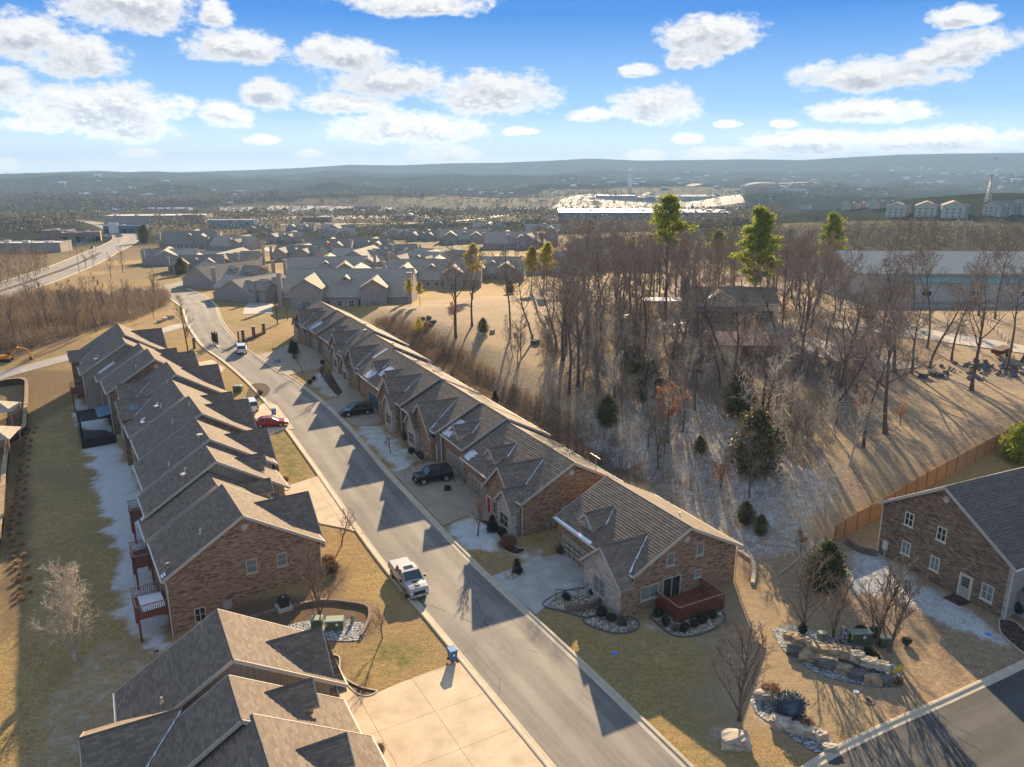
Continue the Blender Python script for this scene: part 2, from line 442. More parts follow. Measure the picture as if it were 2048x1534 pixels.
def siding(name, c, w_=0.4, vertical=True, gap=0.06):
    m, n, b = newmat(name)
    uv = uvn(n); sep = n.node('ShaderNodeSeparateXYZ'); n.put(sep.inputs[0], uv)
    x = n.m('FRACT', n.m('DIVIDE', sep.outputs[0 if vertical else 1], w_))
    f = n.m('LESS_THAN', x, gap / w_)
    f2 = n.noise(uv, 1.5, 3)
    cc = n.mix(f2, tuple(k * 0.85 for k in c) + (1,), tuple(k * 1.1 for k in c) + (1,))
    n.put(b.inputs['Base Color'], n.mix(n.m('MULTIPLY', f, 0.45), cc, tuple(k * 0.45 for k in c) + (1,)))
    bump(n, b, n.m('SUBTRACT', 1.0, f) if vertical else n.m('SUBTRACT', 1.0, x), 0.7, 0.03)
    b.inputs['Roughness'].default_value = 0.7
    return m
siding('siding', (0.30, 0.255, 0.205))
siding('grey_siding', (0.40, 0.37, 0.32), 0.35, False)
siding('pale_siding', (0.50, 0.45, 0.38), 0.3, False)
siding('metal_cladding', (0.52, 0.46, 0.38), 0.9, True, 0.12)
siding('green_metal_roof', (0.20, 0.34, 0.31), 0.8, True, 0.1)
siding('pale_metal_roof', (0.60, 0.54, 0.43), 0.8, True, 0.14)
siding('copper_metal_roof', (0.40, 0.24, 0.17), 0.6, True, 0.1)
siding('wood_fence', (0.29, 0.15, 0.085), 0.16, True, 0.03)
siding('wood_fence_lit', (0.42, 0.24, 0.12), 0.16, True, 0.03)  # wood_fence colour again, with sunlight put into the tone

def concrete(name, c, var=0.2, lines=False, scale=0.5):
    m, n, b = newmat(name)
    p = geo(n)
    f = n.noise(p, scale, 5, 0.6); f2 = n.noise(p, 7, 4, 0.7)
    cc = n.mix(n.mr(f, 0.3, 0.7), tuple(k * (1 - var) for k in c) + (1,), tuple(k * (1 + var) for k in c) + (1,))
    cc = n.mix(n.mr(f2, 0.3, 0.75, 0.0, 0.3), cc, tuple(k * 0.7 for k in c) + (1,))
    st = n.noise(p, 0.23, 3, 0.5, 1.5)
    cc = n.mix(n.mr(st, 0.56, 0.70, 0, 0.3), cc, tuple(k * 0.55 for k in c) + (1,))
    n.put(b.inputs['Base Color'], cc); b.inputs['Roughness'].default_value = 0.85
    bump(n, b, f2, 0.25, 0.01)
    return m
concrete('concrete', (0.56, 0.44, 0.30))
concrete('concrete_grey', (0.40, 0.38, 0.34))
concrete('kerb_concrete', (0.48, 0.405, 0.30), 0.12, scale=0.9)
concrete('pale_path', (0.42, 0.37, 0.31), 0.2)
concrete('parking_pale', (0.40, 0.36, 0.32), 0.15)
concrete('driveway_brown', (0.33, 0.27, 0.20), 0.12)

def asphalt(name, c, worn):
    m, n, b = newmat(name)
    p = geo(n)
    f = n.noise(p, 0.16, 4, 0.6, 0.6); f2 = n.noise(p, 16, 3, 0.7); f3 = n.noise(p, 1.3, 4, 0.65)
    cc = n.mix(n.mr(f, 0.3, 0.7), (*c, 1), (*worn, 1))
    cc = n.mix(n.mr(f3, 0.35, 0.75, 0.0, 0.35), cc, tuple(k * 0.75 for k in c) + (1,))
    cc = n.mix(0.6, cc, n.mix(f2, (0.45, 0.45, 0.46, 1), (1.25, 1.22, 1.18, 1)), 'MULTIPLY')
    # wheel tracks run along the strip (UV.x is across in metres)
    sep = n.node('ShaderNodeSeparateXYZ'); n.put(sep.inputs[0], uvn(n))
    tr = n.m('ABSOLUTE', n.m('SUBTRACT', n.m('ABSOLUTE', sep.outputs[0]), 1.7))
    tr = n.m('MULTIPLY', n.smooth(tr, 0.95, 0.2), n.mr(f, 0.3, 0.6, 0.2, 0.45))
    cc = n.mix(tr, cc, tuple(k * 1.35 for k in worn) + (1,))
    pt = n.node('ShaderNodeTexVoronoi'); n.put(pt.inputs['Vector'], n.vm('MULTIPLY', uvn(n), (0.35, 0.05, 0.0))); pt.inputs['Scale'].default_value = 1.0
    ps = n.node('ShaderNodeSeparateColor'); n.put(ps.inputs[0], pt.outputs['Color'])
    cc = n.mix(n.mr(ps.outputs[0], 0.55, 1.0, 0, 0.3), cc, tuple(k * 0.62 for k in c) + (1,))
    cc = n.mix(n.mr(n.noise(n.vm('MULTIPLY', uvn(n), (1.6, 0.12, 0.0)), 1.0, 4, 0.7), 0.45, 0.65, 0, 0.35), cc, tuple(k * 1.3 for k in worn) + (1,))
    # sealed cracks
    v = n.node('ShaderNodeTexVoronoi', feature='DISTANCE_TO_EDGE'); n.put(v.inputs['Vector'], n.vm('ADD', p, n.vm('SCALE', n.node('ShaderNodeTexNoise').outputs['Color'], 0.0)))
    v.inputs['Scale'].default_value = 0.055
    wv = n.noise(p, 0.7, 3)
    cr = n.m('LESS_THAN', v.outputs['Distance'], n.m('MULTIPLY', n.mr(wv, 0.45, 0.6), 0.0022))
    cc = n.mix(n.m('MULTIPLY', cr, 0.6), cc, (0.02, 0.02, 0.02, 1))
    n.put(b.inputs['Base Color'], cc); b.inputs['Roughness'].default_value = 0.8
    bump(n, b, f2, 0.5, 0.012)
    return m
asphalt('asphalt', (0.15, 0.138, 0.125), (0.235, 0.212, 0.182))
asphalt('asphalt_dark', (0.05, 0.055, 0.058), (0.085, 0.082, 0.08))
asphalt('asphalt_far', (0.22, 0.20, 0.18), (0.27, 0.245, 0.22))

def ground_mat():
    m, n, b = newmat('ground')
    p = geo(n)
    a1 = n.node('ShaderNodeAttribute', attribute_name='zone_a').outputs['Color']   # r frost, g green grass, b woods litter
    a2 = n.node('ShaderNodeAttribute', attribute_name='zone_b').outputs['Color']   # r mulch/bare soil, g scrub, b far forest
    sa = n.node('ShaderNodeSeparateColor'); n.put(sa.inputs[0], a1)
    sb = n.node('ShaderNodeSeparateColor'); n.put(sb.inputs[0], a2)
    frost, green, litter = sa.outputs[0], sa.outputs[1], sa.outputs[2]
    mulch, scrub, farf = sb.outputs[0], sb.outputs[1], sb.outputs[2]
    big = n.noise(p, 0.07, 4, 0.6); med = n.noise(p, 0.6, 4, 0.65); fine = n.noise(p, 5.5, 4, 0.75); vf = n.noise(p, 17, 2, 0.6)
    # dormant bermuda lawn
    lawn = n.mix(n.mr(med, 0.3, 0.7), (0.37, 0.245, 0.085, 1), (0.48, 0.325, 0.135, 1))
    lawn = n.mix(n.mr(big, 0.38, 0.62, 0, 0.7), lawn, (0.30, 0.19, 0.10, 1))
    lawn = n.mix(n.mr(fine, 0.42, 0.62, 0, 0.8), lawn, (0.13, 0.10, 0.05, 1))
    lawn = n.mix(n.mr(vf, 0.5, 0.72, 0, 0.55), lawn, (0.52, 0.40, 0.22, 1))
    lawn = n.mix(n.mr(n.noise(p, 1.8, 4, 0.7), 0.48, 0.66, 0, 0.5), lawn, (0.20, 0.135, 0.065, 1))
    gm = n.m('MULTIPLY', green, n.mr(n.noise(p, 0.9, 5, 0.7), 0.36, 0.6))
    lawn = n.mix(n.m('MINIMUM', n.m('MULTIPLY', gm, 1.2), 1.0), lawn, n.mix(fine, (0.05, 0.085, 0.02, 1), (0.15, 0.17, 0.04, 1)))
    # fallen leaves under the oaks
    lit = n.mix(n.mr(fine, 0.36, 0.64), (0.10, 0.072, 0.05, 1), (0.52, 0.375, 0.245, 1))
    c1 = n.noise(p, 1.5, 4, 0.7)
    lit = n.mix(n.mr(c1, 0.40, 0.60, 0, 0.7), lit, (0.13, 0.10, 0.07, 1))
    lit = n.mix(n.mr(big, 0.42, 0.6, 0, 0.5), lit, (0.33, 0.26, 0.14, 1))
    lit = n.mix(n.mr(vf, 0.5, 0.7, 0, 0.6), lit, (0.55, 0.40, 0.28, 1))
    base = n.mix(litter, lawn, lit)
    soil = n.mix(fine, (0.055, 0.038, 0.028, 1), (0.19, 0.125, 0.08, 1))
    base = n.mix(mulch, base, soil)
    sc_ = n.mix(n.mr(fine, 0.3, 0.7), (0.06, 0.042, 0.028, 1), (0.21, 0.15, 0.095, 1))
    base = n.mix(scrub, base, sc_)
    # distant oak woods, crown self-shading put into the dark colour, with fields between
    fm = n.mix(n.mr(n.noise(p, 0.02, 5, 0.7), 0.3, 0.7), (0.018, 0.028, 0.024, 1), (0.055, 0.06, 0.045, 1))
    clr = n.mr(n.noise(p, 0.0022, 4, 0.55), 0.66, 0.69)
    fm = n.mix(n.m('MULTIPLY', clr, 0.3), fm, (0.30, 0.26, 0.19, 1))
    cedar = n.mr(n.noise(p, 0.006, 4, 0.6), 0.52, 0.6)
    fm = n.mix(n.m('MULTIPLY', cedar, 0.45), fm, (0.03, 0.045, 0.03, 1))
    base = n.mix(farf, base, fm)
    # frost and thin snow: patchy, broken up by blades
    fn = n.m('ADD', n.m('MULTIPLY', n.noise(p, 1.1, 5, 0.75), 0.55), n.m('ADD', n.m('MULTIPLY', fine, 0.5), n.m('MULTIPLY', vf, 0.32)))
    thr = n.m('SUBTRACT', 1.02, n.m('MULTIPLY', frost, 0.60))
    fr = n.smooth(n.m('SUBTRACT', fn, thr), -0.13, 0.22)
    fr = n.m('MULTIPLY', fr, n.mr(frost, 0.02, 0.15))
    base = n.mix(n.m('ADD', n.m('MULTIPLY', fr, 0.72), n.m('MULTIPLY', frost, 0.05)), base, (0.62, 0.67, 0.70, 1))
    n.put(b.inputs['Base Color'], base)
    b.inputs['Roughness'].default_value = 0.95; b.inputs['Specular IOR Level'].default_value = 0.1
    h = n.m('ADD', n.m('MULTIPLY', fine, 1.0), n.m('MULTIPLY', vf, 0.5))
    n.put(b.inputs['Specular IOR Level'], n.m('MULTIPLY', n.m('SUBTRACT', 1.0, farf), 0.1))
    bump(n, b, n.m('MULTIPLY', n.m('ADD', h, n.m('MULTIPLY', med, 1.5)), n.m('SUBTRACT', 1.0, farf)), 0.9, 0.075)
    return m
ground_mat()

def leafy(name, a, b_, trans=0.25, scale=1.2):
    m, n, b = newmat(name)
    p = geo(n)
    f = n.noise(p, scale, 3); r = orand(n)
    c = n.mix(n.mr(f, 0.3, 0.7), (*a, 1), (*b_, 1))
    hs = n.node('ShaderNodeHueSaturation'); n.put(hs.inputs['Color'], c)
    n.put(hs.inputs['Value'], n.mr(r, 0, 1, 0.85, 1.15))
    n.put(b.inputs['Base Color'], hs.outputs[0]); b.inputs['Roughness'].default_value = 0.7
    if trans:
        tr = n.node('ShaderNodeBsdfTranslucent'); n.put(tr.inputs[0], hs.outputs[0])
        mx = n.node('ShaderNodeMixShader'); mx.inputs[0].default_value = trans
        n.l.new(b.outputs[0], mx.inputs[1]); n.l.new(tr.outputs[0], mx.inputs[2])
        o = [q for q in n.n if q.type == 'OUTPUT_MATERIAL'][0]; n.l.new(mx.outputs[0], o.inputs[0])
    return m
leafy('pine_needles', (0.15, 0.20, 0.03), (0.38, 0.40, 0.06), 0.45, 0.8)
leafy('cedar_foliage', (0.055, 0.065, 0.025), (0.17, 0.15, 0.06), 0.2, 1.5)
leafy('holly_foliage', (0.045, 0.065, 0.02), (0.14, 0.15, 0.045), 0.25, 2)
leafy('boxwood_foliage', (0.012, 0.022, 0.012), (0.045, 0.06, 0.03), 0.1, 3)
leafy('spruce_blue', (0.045, 0.075, 0.10), (0.12, 0.16, 0.20), 0.1, 3)
leafy('rust_leaves', (0.26, 0.09, 0.035), (0.42, 0.19, 0.09), 0.35, 1.5)
leafy('brown_bush', (0.14, 0.07, 0.045), (0.28, 0.15, 0.09), 0.3, 2)
leafy('dry_grass', (0.38, 0.25, 0.12), (0.55, 0.38, 0.2), 0.3, 2)
leafy('yellow_pine', (0.28, 0.25, 0.04), (0.50, 0.42, 0.07), 0.5, 1.0)
leafy('ornament_yellow', (0.5, 0.36, 0.02), (0.75, 0.5, 0.03), 0.3, 3)
leafy('bank_brush', (0.10, 0.075, 0.055), (0.33, 0.235, 0.15), 0.2, 2)
leafy('bank_brush_grey', (0.14, 0.11, 0.09), (0.40, 0.33, 0.26), 0.2, 2)
leafy('far_woods', (0.085, 0.078, 0.062), (0.13, 0.115, 0.09), 0.35, 0.05)
leafy('far_cedar', (0.03, 0.045, 0.028), (0.07, 0.085, 0.045), 0.1, 0.05)
plain('bark', (0.12, 0.095, 0.075), 0.9, var=0.4, scale=2.5, bmp=0.5)
plain('twigs', (0.25, 0.20, 0.155), 0.9, var=0.3, scale=0.6)
plain('pale_bark', (0.44, 0.38, 0.30), 0.9, var=0.2, scale=2.5)
plain('pale_twigs', (0.50, 0.43, 0.33), 0.9, var=0.2, scale=0.6)
plain('tan_twigs', (0.24, 0.185, 0.135), 0.9, var=0.2, scale=0.6)
plain('trim', (0.44, 0.395, 0.33), 0.6, var=0.06)
plain('white_trim', (0.62, 0.58, 0.5), 0.55, var=0.05)
plain('soffit', (0.33, 0.28, 0.22), 0.7, var=0.06)
plain('garage_paint', (0.33, 0.30, 0.25), 0.55, var=0.04)
plain('door_blue', (0.02, 0.10, 0.15), 0.5)
plain('door_red', (0.35, 0.02, 0.02), 0.5)
plain('door_beige', (0.42, 0.37, 0.30), 0.5)
plain('shutter_blue', (0.03, 0.07, 0.12), 0.6)
plain('snow', (0.80, 0.84, 0.90), 0.8, var=0.04, scale=5, bmp=0.4)
plain('metal_pipe', (0.5, 0.45, 0.38), 0.5, 0.2)
plain('galvanised', (0.45, 0.45, 0.46), 0.45, 0.5)
plain('black_iron', (0.025, 0.02, 0.018), 0.5)
plain('rust_iron', (0.12, 0.055, 0.035), 0.7)
plain('deck_red', (0.17, 0.055, 0.032), 0.6, var=0.25)
plain('deck_rail_top', (0.30, 0.18, 0.12), 0.6, var=0.15)
plain('bin_blue', (0.025, 0.13, 0.33), 0.35, var=0.06)
plain('bin_lid', (0.06, 0.22, 0.45), 0.3, var=0.06)
plain('rubber', (0.02, 0.02, 0.02), 0.8)
plain('rim', (0.45, 0.45, 0.46), 0.35, 0.7)
plain('transformer_green', (0.075, 0.11, 0.07), 0.5)
plain('transformer_pale', (0.20, 0.26, 0.19), 0.5)
plain('ac_dark', (0.035, 0.033, 0.03), 0.5)
plain('yellow_paint', (0.65, 0.45, 0.02), 0.5)
plain('orange_paint', (0.55, 0.20, 0.035), 0.5)
plain('blue_plastic', (0.02, 0.22, 0.75), 0.4)
plain('white_paint', (0.72, 0.72, 0.70), 0.5, var=0.04)
plain('stone_pale', (0.42, 0.35, 0.26), 0.9, var=0.35, scale=1.6, bmp=0.7)
plain('stone_tan', (0.33, 0.24, 0.14), 0.9, var=0.4, scale=1.4, bmp=0.7)
plain('stone_dark', (0.13, 0.12, 0.11), 0.9, var=0.4, scale=1.4, bmp=0.7)
pebbles('gravel', (0.47, 0.40, 0.31))
pebbles('frosted_stones', (0.36, 0.37, 0.38))
plain('edging', (0.11, 0.10, 0.09), 0.8)
plain('edging_pale', (0.40, 0.34, 0.26), 0.8)
pebbles('mulch', (0.11, 0.065, 0.045))
plain('flat_roof_white', (0.74, 0.69, 0.60), 0.6, var=0.08, scale=0.05)
plain('flat_roof_bright', (0.84, 0.82, 0.78), 0.28, var=0.05, scale=0.05, spec=0.6)
plain('store_brick', (0.33, 0.22, 0.17), 0.8, var=0.1, scale=0.2)
plain('store_beige', (0.40, 0.34, 0.28), 0.8, var=0.08, scale=0.2)
plain('store_grey', (0.28, 0.31, 0.34), 0.8, var=0.08, scale=0.2)
plain('store_blue', (0.10, 0.17, 0.27), 0.7, var=0.08, scale=0.2)
plain('store_red', (0.42, 0.09, 0.06), 0.7)
plain('cream_wall', (0.55, 0.50, 0.37), 0.7, var=0.06)
plain('dark_red_wall', (0.14, 0.05, 0.035), 0.7)
plain('tarp_blue', (0.05, 0.12, 0.38), 0.5)
plain('excavator_orange', (0.62, 0.22, 0.03), 0.5)
plain('road_yellow', (0.60, 0.42, 0.06), 0.7)
plain('rail_wood_pale', (0.50, 0.42, 0.32), 0.8)
plain('red_cloth', (0.45, 0.03, 0.02), 0.8)
plain('lens_red', (0.45, 0.02, 0.02), 0.25, spec=0.6)
plain('lens_clear', (0.75, 0.75, 0.72), 0.15, spec=0.8)
def paint(name, c, metal=0.3, rough=0.32):
    m, n, b = newmat(name)
    n.put(b.inputs['Base Color'], (*c, 1)); b.inputs['Metallic'].default_value = metal; b.inputs['Roughness'].default_value = rough
    b.inputs['Coat Weight'].default_value = 0.6; b.inputs['Coat Roughness'].default_value = 0.1
    return m
paint('paint_silver', (0.38, 0.37, 0.35), 0.35); paint('paint_white', (0.72, 0.71, 0.70), 0.0); paint('paint_black', (0.012, 0.012, 0.013), 0.2)
paint('paint_darkgreen', (0.012, 0.018, 0.018), 0.2); paint('paint_red', (0.30, 0.018, 0.022), 0.3); paint('paint_grey', (0.18, 0.19, 0.2)); paint('paint_blue', (0.04, 0.09, 0.2)); paint('paint_tan', (0.35, 0.29, 0.2))
def glass(name, c, rough=0.12, spec=0.6):
    m, n, b = newmat(name)
    f = n.noise(geo(n), 0.9, 2)
    n.put(b.inputs['Base Color'], n.mix(f, tuple(k * 0.6 for k in c) + (1,), tuple(k * 1.5 for k in c) + (1,)))
    b.inputs['Roughness'].default_value = rough; b.inputs['Specular IOR Level'].default_value = spec
    return m
glass('glass_dark', (0.03, 0.036, 0.036)); glass('glass_blinds', (0.16, 0.185, 0.165), 0.3, 0.5); glass('car_glass', (0.03, 0.045, 0.05), 0.05, 0.9)
glass('warm_window', (0.30, 0.21, 0.08), 0.3, 0.4); glass('skylight', (0.10, 0.17, 0.17), 0.1)
# ---------------------------------------------------------------- ground sheet
def growing(a, b, step, lo, hi, ratio=1.06, big=70.0):
    mid = list(np.arange(a, b + step * .5, step))
    right = []; s = step; x = mid[-1]
    while x < hi: s = min(s * ratio, big); x += s; right.append(x)
    left = []; s = step; x = mid[0]
    while x > lo: s = min(s * ratio, big); x -= s; left.append(x)
    return np.array(left[::-1] + mid + right)
gx = growing(-75, 95, 0.7, -9500, 9500)
gy = growing(28, 172, 0.7, -400, 12500, 1.055)
GX, GY = np.meshgrid(gx, gy)
GZ = terrain(GX, GY)
nx, ny = len(gx), len(gy)

def pts_px(l): return [at(*q) for q in l]
def in_poly(x, y, poly):
    inside = np.zeros(x.shape, bool)
    n = len(poly)
    for i in range(n):
        x0, y0 = poly[i]; x1, y1 = poly[(i + 1) % n]
        if y0 == y1: continue
        c = ((y0 > y) != (y1 > y)) & (x < (x1 - x0) * (y - y0) / (y1 - y0) + x0)
        inside ^= c
    return inside
def soft_poly(x, y, poly, r=0.8, warp=1.0):
    poly = [tuple(p) for p in poly]
    bx0 = min(p[0] for p in poly) - 4; bx1 = max(p[0] for p in poly) + 4
    by0 = min(p[1] for p in poly) - 4; by1 = max(p[1] for p in poly) + 4
    out_ = np.zeros(x.shape)
    sel = (x > bx0) & (x < bx1) & (y > by0) & (y < by1)
    if not sel.any(): return out_
    xs, ys = x[sel], y[sel]
    wx = xs + warp * (vnoise(xs, ys, 2.3, 11) - .5) * 2 + warp * .6 * (vnoise(xs, ys, .9, 12) - .5) * 2
    wy = ys + warp * (vnoise(xs, ys, 2.3, 13) - .5) * 2 + warp * .6 * (vnoise(xs, ys, .9, 14) - .5) * 2
    acc = np.zeros(xs.shape)
    offs = [(0, 0)] + [(r * k * cos(a), r * k * sin(a)) for k in (.5, 1) for a in np.arange(6) * pi / 3]
    for ox, oy in offs: acc += in_poly(wx + ox, wy + oy, poly)
    out_[sel] = acc / len(offs)
    return out_
frost = np.zeros(GX.shape); green = frost.copy(); litter = frost.copy(); mulch = frost.copy(); scrub = frost.copy()
def paint_zone(arr, px, val, r=0.8, warp=1.0, world=False):
    poly = px if world else pts_px(px)
    np.maximum(arr, val * soft_poly(GX, GY, poly, r, warp), out=arr)
# woods litter
paint_zone(litter, [(740, 628), (900, 600), (1090, 575), (1400, 545), (1700, 560), (2300, 600), (2300, 860), (2048, 850), (1700, 1030), (1590, 1120), (1490, 1120), (1180, 935), (1000, 860), (880, 760)], 1.0, 2.0, 1.5)
paint_zone(litter, [(1560, 1090), (1700, 1010), (2048, 1240), (2120, 1330), (1700, 1500), (1400, 1450), (1420, 1200)], 0.8, 2.0, 1.5)
# scrubby bank behind the right row
paint_zone(scrub, [(740, 640), (800, 640), (900, 690), (1000, 770), (1120, 850), (1250, 915), (1330, 975), (1250, 965), (1100, 890), (960, 800), (850, 720)], 0.9, 1.5, 1.2)
paint_zone(scrub, [(-300, 590), (120, 590), (340, 588), (330, 620), (250, 640), (120, 690), (-200, 740)], 0.9, 2, 1.5)
paint_zone(scrub, [(-300, 430), (100, 440), (170, 480), (90, 560), (-200, 590)], 0.85, 3, 1.5)
paint_zone(mulch, [(800, 655), (900, 705), (1000, 780), (1120, 862), (1250, 925), (1320, 975), (1240, 950), (1100, 880), (960, 800), (850, 715)], 0.75, 1.0, 1.2)
# frost and thin snow lying in the shade
for px, v in [
    ([(150, 790), (215, 835), (240, 905), (300, 1000), (300, 1090), (352, 1290), (300, 1300), (235, 1250), (222, 1130), (200, 1010), (168, 880), (138, 820)], 0.9),
    ([(40, 1560), (80, 1400), (190, 1265), (330, 1290), (300, 1400), (262, 1560)], 0.42),
    ([(888, 1049), (935, 1030), (985, 1048), (1020, 1103), (1000, 1110), (930, 1090)], 0.82),
    ([(1025, 1100), (1105, 1095), (1120, 1130), (1070, 1150), (1040, 1130)], 0.62),
    ([(700, 852), (765, 850), (835, 915), (832, 945), (790, 947), (730, 890)], 0.72),
    ([(628, 745), (690, 740), (705, 790), (655, 797), (615, 765)], 0.62),
    ([(780, 688), (850, 715), (960, 790), (1140, 900), (1110, 905), (1000, 850), (850, 745), (780, 700)], 0.5),
    ([(1130, 830), (1400, 790), (1560, 900), (1690, 980), (1600, 1110), (1500, 1120), (1350, 1000), (1230, 930)], 0.5),
    ([(1150, 880), (1300, 880), (1330, 960), (1210, 930)], 0.65),
    ([(1440, 930), (1560, 950), (1560, 1060), (1480, 1090)], 0.62),
    ([(1595, 800), (1700, 830), (1690, 880), (1600, 850)], 0.42),
    ([(1850, 760), (1950, 740), (2100, 780), (1950, 800)], 0.3),
    ([(1685, 1105), (1760, 1090), (1860, 1165), (2048, 1290), (2060, 1310), (1900, 1250), (1800, 1205), (1690, 1180)], 0.74),
    ([(1375, 1280), (1500, 1270), (1540, 1400), (1420, 1440)], 0.3),
    ([(1420, 1450), (1500, 1430), (1500, 1500), (1430, 1500)], 0.6),
    ([(1490, 1400), (1600, 1440), (1670, 1490), (1640, 1510), (1520, 1450)], 0.6),
    ([(1545, 1250), (1600, 1255), (1790, 1350), (1790, 1375), (1650, 1345), (1560, 1290)], 0.7),
    ([(1600, 1060), (1700, 1080), (1690, 1180), (1600, 1180)], 0.45),
    ([(1075, 1215), (1120, 1195), (1200, 1220), (1180, 1240)], 0.6),
    ([(1265, 1240), (1300, 1230), (1360, 1275), (1310, 1270)], 0.6),
    ([(1100, 1160), (1540, 1240), (1500, 1330), (1250, 1300)], 0.26),
    ([(1440, 560), (1500, 560), (1520, 600), (1440, 600)], 0.25)]:
    paint_zone(frost, px, v, 0.9, 0.8)
for px, v in [([(540, 860), (580, 868), (610, 930), (625, 975), (580, 960), (545, 900)], 0.75),
              ([(760, 1270), (820, 1275), (840, 1330), (770, 1345), (735, 1310)], 0.8),
              ([(650, 1270), (900, 1300), (750, 1385), (680, 1350)], 0.15),
              ([(0, 780), (140, 790), (230, 1100), (200, 1290), (0, 1534)], 0.12),
              ([(510, 700), (575, 675), (570, 700), (520, 712)], 0.5),
              ([(1080, 1250), (1500, 1290), (1450, 1534), (1330, 1534)], 0.22),
              ([(265, 530), (400, 545), (330, 565), (230, 570)], 0.4),
              ([(400, 590), (560, 600), (560, 660), (450, 650)], 0.35),
              ([(500, 800), (530, 790), (520, 820), (500, 830)], 0.6)]:
    paint_zone(green, px, v, 1.2, 0.8)
for px, v in [([(430, 1225), (640, 1190), (745, 1215), (740, 1275), (660, 1282), (560, 1262), (480, 1255)], 0.95),
              ([(650, 1330), (680, 1320), (700, 1370), (752, 1383), (735, 1390), (665, 1385)], 1.0),
              ([(655, 1120), (700, 1130), (690, 1200), (640, 1195)], 0.8),
              ([(20, 900), (48, 850), (62, 1020), (50, 1150), (40, 1250), (0, 1300), (0, 1150), (20, 1050)], 0.75),
              ([(0, 745), (170, 740), (200, 765), (60, 860), (20, 900), (0, 900)], 0.5),
              ([(1120, 1100), (1180, 1130), (1140, 1110)], 0.6),
              ([(800, 850), (835, 905), (850, 930), (815, 890)], 0.7),
              ([(1300, 1255), (1420, 1270), (1455, 1240), (1430, 1200)], 0.8)]:
    paint_zone(mulch, px, v, 0.6, 0.5)
D = np.hypot(GX, GY)
farf = np.maximum(sstep(D, 430, 620), 0.85 * sstep(D, 285, 350) * (GX > 95)) * (1 - 0.0 * D)
near_woods = sstep(D, 230, 300) * (GX > 60) * (GY > 200)
scrub = np.maximum(scrub, 0.9 * near_woods * (1 - farf))
scrub = np.maximum(scrub, 0.75 * sstep(D, 250, 420) * (vnoise(GX, GY, 26, 77) > .38) * (1 - farf))
# commercial land on the valley floor is bare, pale
comm = soft_poly(GX, GY, pts_px([(200, 470), (210, 420), (500, 410), (800, 395), (1100, 380), (1480, 378), (1480, 420), (1100, 440), (780, 450), (480, 470)]), 6, 4)
farf = farf * (1 - 0.22 * comm)

me = bpy.data.meshes.new('ground')
co = np.stack([GX, GY, GZ], -1).reshape(-1, 3).astype(np.float32)
idx = np.arange(nx * ny).reshape(ny, nx)
quads = np.stack([idx[:-1, :-1], idx[:-1, 1:], idx[1:, 1:], idx[1:, :-1]], -1).reshape(-1, 4).astype(np.int32)
me.vertices.add(len(co)); me.vertices.foreach_set('co', co.ravel())
me.loops.add(quads.size); me.loops.foreach_set('vertex_index', quads.ravel())
me.polygons.add(len(quads)); me.polygons.foreach_set('loop_start', np.arange(0, quads.size, 4, dtype=np.int32))
me.polygons.foreach_set('use_smooth', np.ones(len(quads), bool))
me.update(calc_edges=True)
for nm, chans in (('zone_a', (frost, green, litter)), ('zone_b', (mulch, scrub, farf))):
    at_ = me.color_attributes.new(nm, 'FLOAT_COLOR', 'POINT')
    c4 = np.ones((len(co), 4), np.float32)
    for i, ch in enumerate(chans): c4[:, i] = ch.ravel()
    at_.data.foreach_set('color', c4.ravel())
me.materials.append(M['ground'])
ground = bpy.data.objects.new('ground', me); col.objects.link(ground); structure(ground)
ground['label'] = 'dormant tan lawns, frosty verges and leaf strewn woodland ground running out to the hills'

# ---------------------------------------------------------------- strips and draped sheets
def resample(pl, step):
    pl = [Vector((p[0], p[1])) for p in pl]
    # Catmull-Rom through the points, then equal steps
    out_ = []
    for i in range(len(pl) - 1):
        p0 = pl[max(i - 1, 0)]; p1 = pl[i]; p2 = pl[i + 1]; p3 = pl[min(i + 2, len(pl) - 1)]
        k = max(2, int((p2 - p1).length / step))
        for j in range(k):
            t = j / k
            out_.append(0.5 * ((2 * p1) + (p2 - p0) * t + (2 * p0 - 5 * p1 + 4 * p2 - p3) * t * t + (3 * p1 - p0 - 3 * p2 + p3) * t ** 3))
    out_.append(pl[-1]); return out_
def normals2(pl):
    ns = []
    for i in range(len(pl)):
        d = (pl[min(i + 1, len(pl) - 1)] - pl[max(i - 1, 0)]).normalized()
        ns.append(Vector((d.y, -d.x)))       # to the right
    return ns
def set_uv(me, uvs):
    lay = me.uv_layers.get('UVMap') or me.uv_layers.new(name='UVMap')
    li = np.empty(len(me.loops), np.int32); me.loops.foreach_get('vertex_index', li)
    lay.data.foreach_set('uv', np.asarray(uvs, np.float32)[li].ravel())
def sweep(pl, prof, name, mat, parent=None, zoff=0.0, closed=False, step=1.5, flat=None):
    """prof: (offset to the right, height) pairs swept along the line, lying on the ground"""
    P = resample(pl, step) if not closed else resample(list(pl) + [pl[0]], step)
    N = normals2(P)
    mb = MB(); k = len(prof); uv = []
    dist = 0
    for i, (p, n) in enumerate(zip(P, N)):
        if i: dist += (P[i] - P[i - 1]).length
        for (o, h) in prof:
            q = p + n * o
            zb = tz(q.x, q.y) if flat is None else flat
            mb.v.append((q.x, q.y, zb + h + zoff)); uv.append((o, dist))
    for i in range(len(P) - 1):
        for j in range(k - 1):
            a = i * k + j
            mb.f.append((a, a + k, a + k + 1, a + 1)); mb.m.append(0)
    o = mb.build(name, mat, parent, uv=False); set_uv(o.data, uv); return o
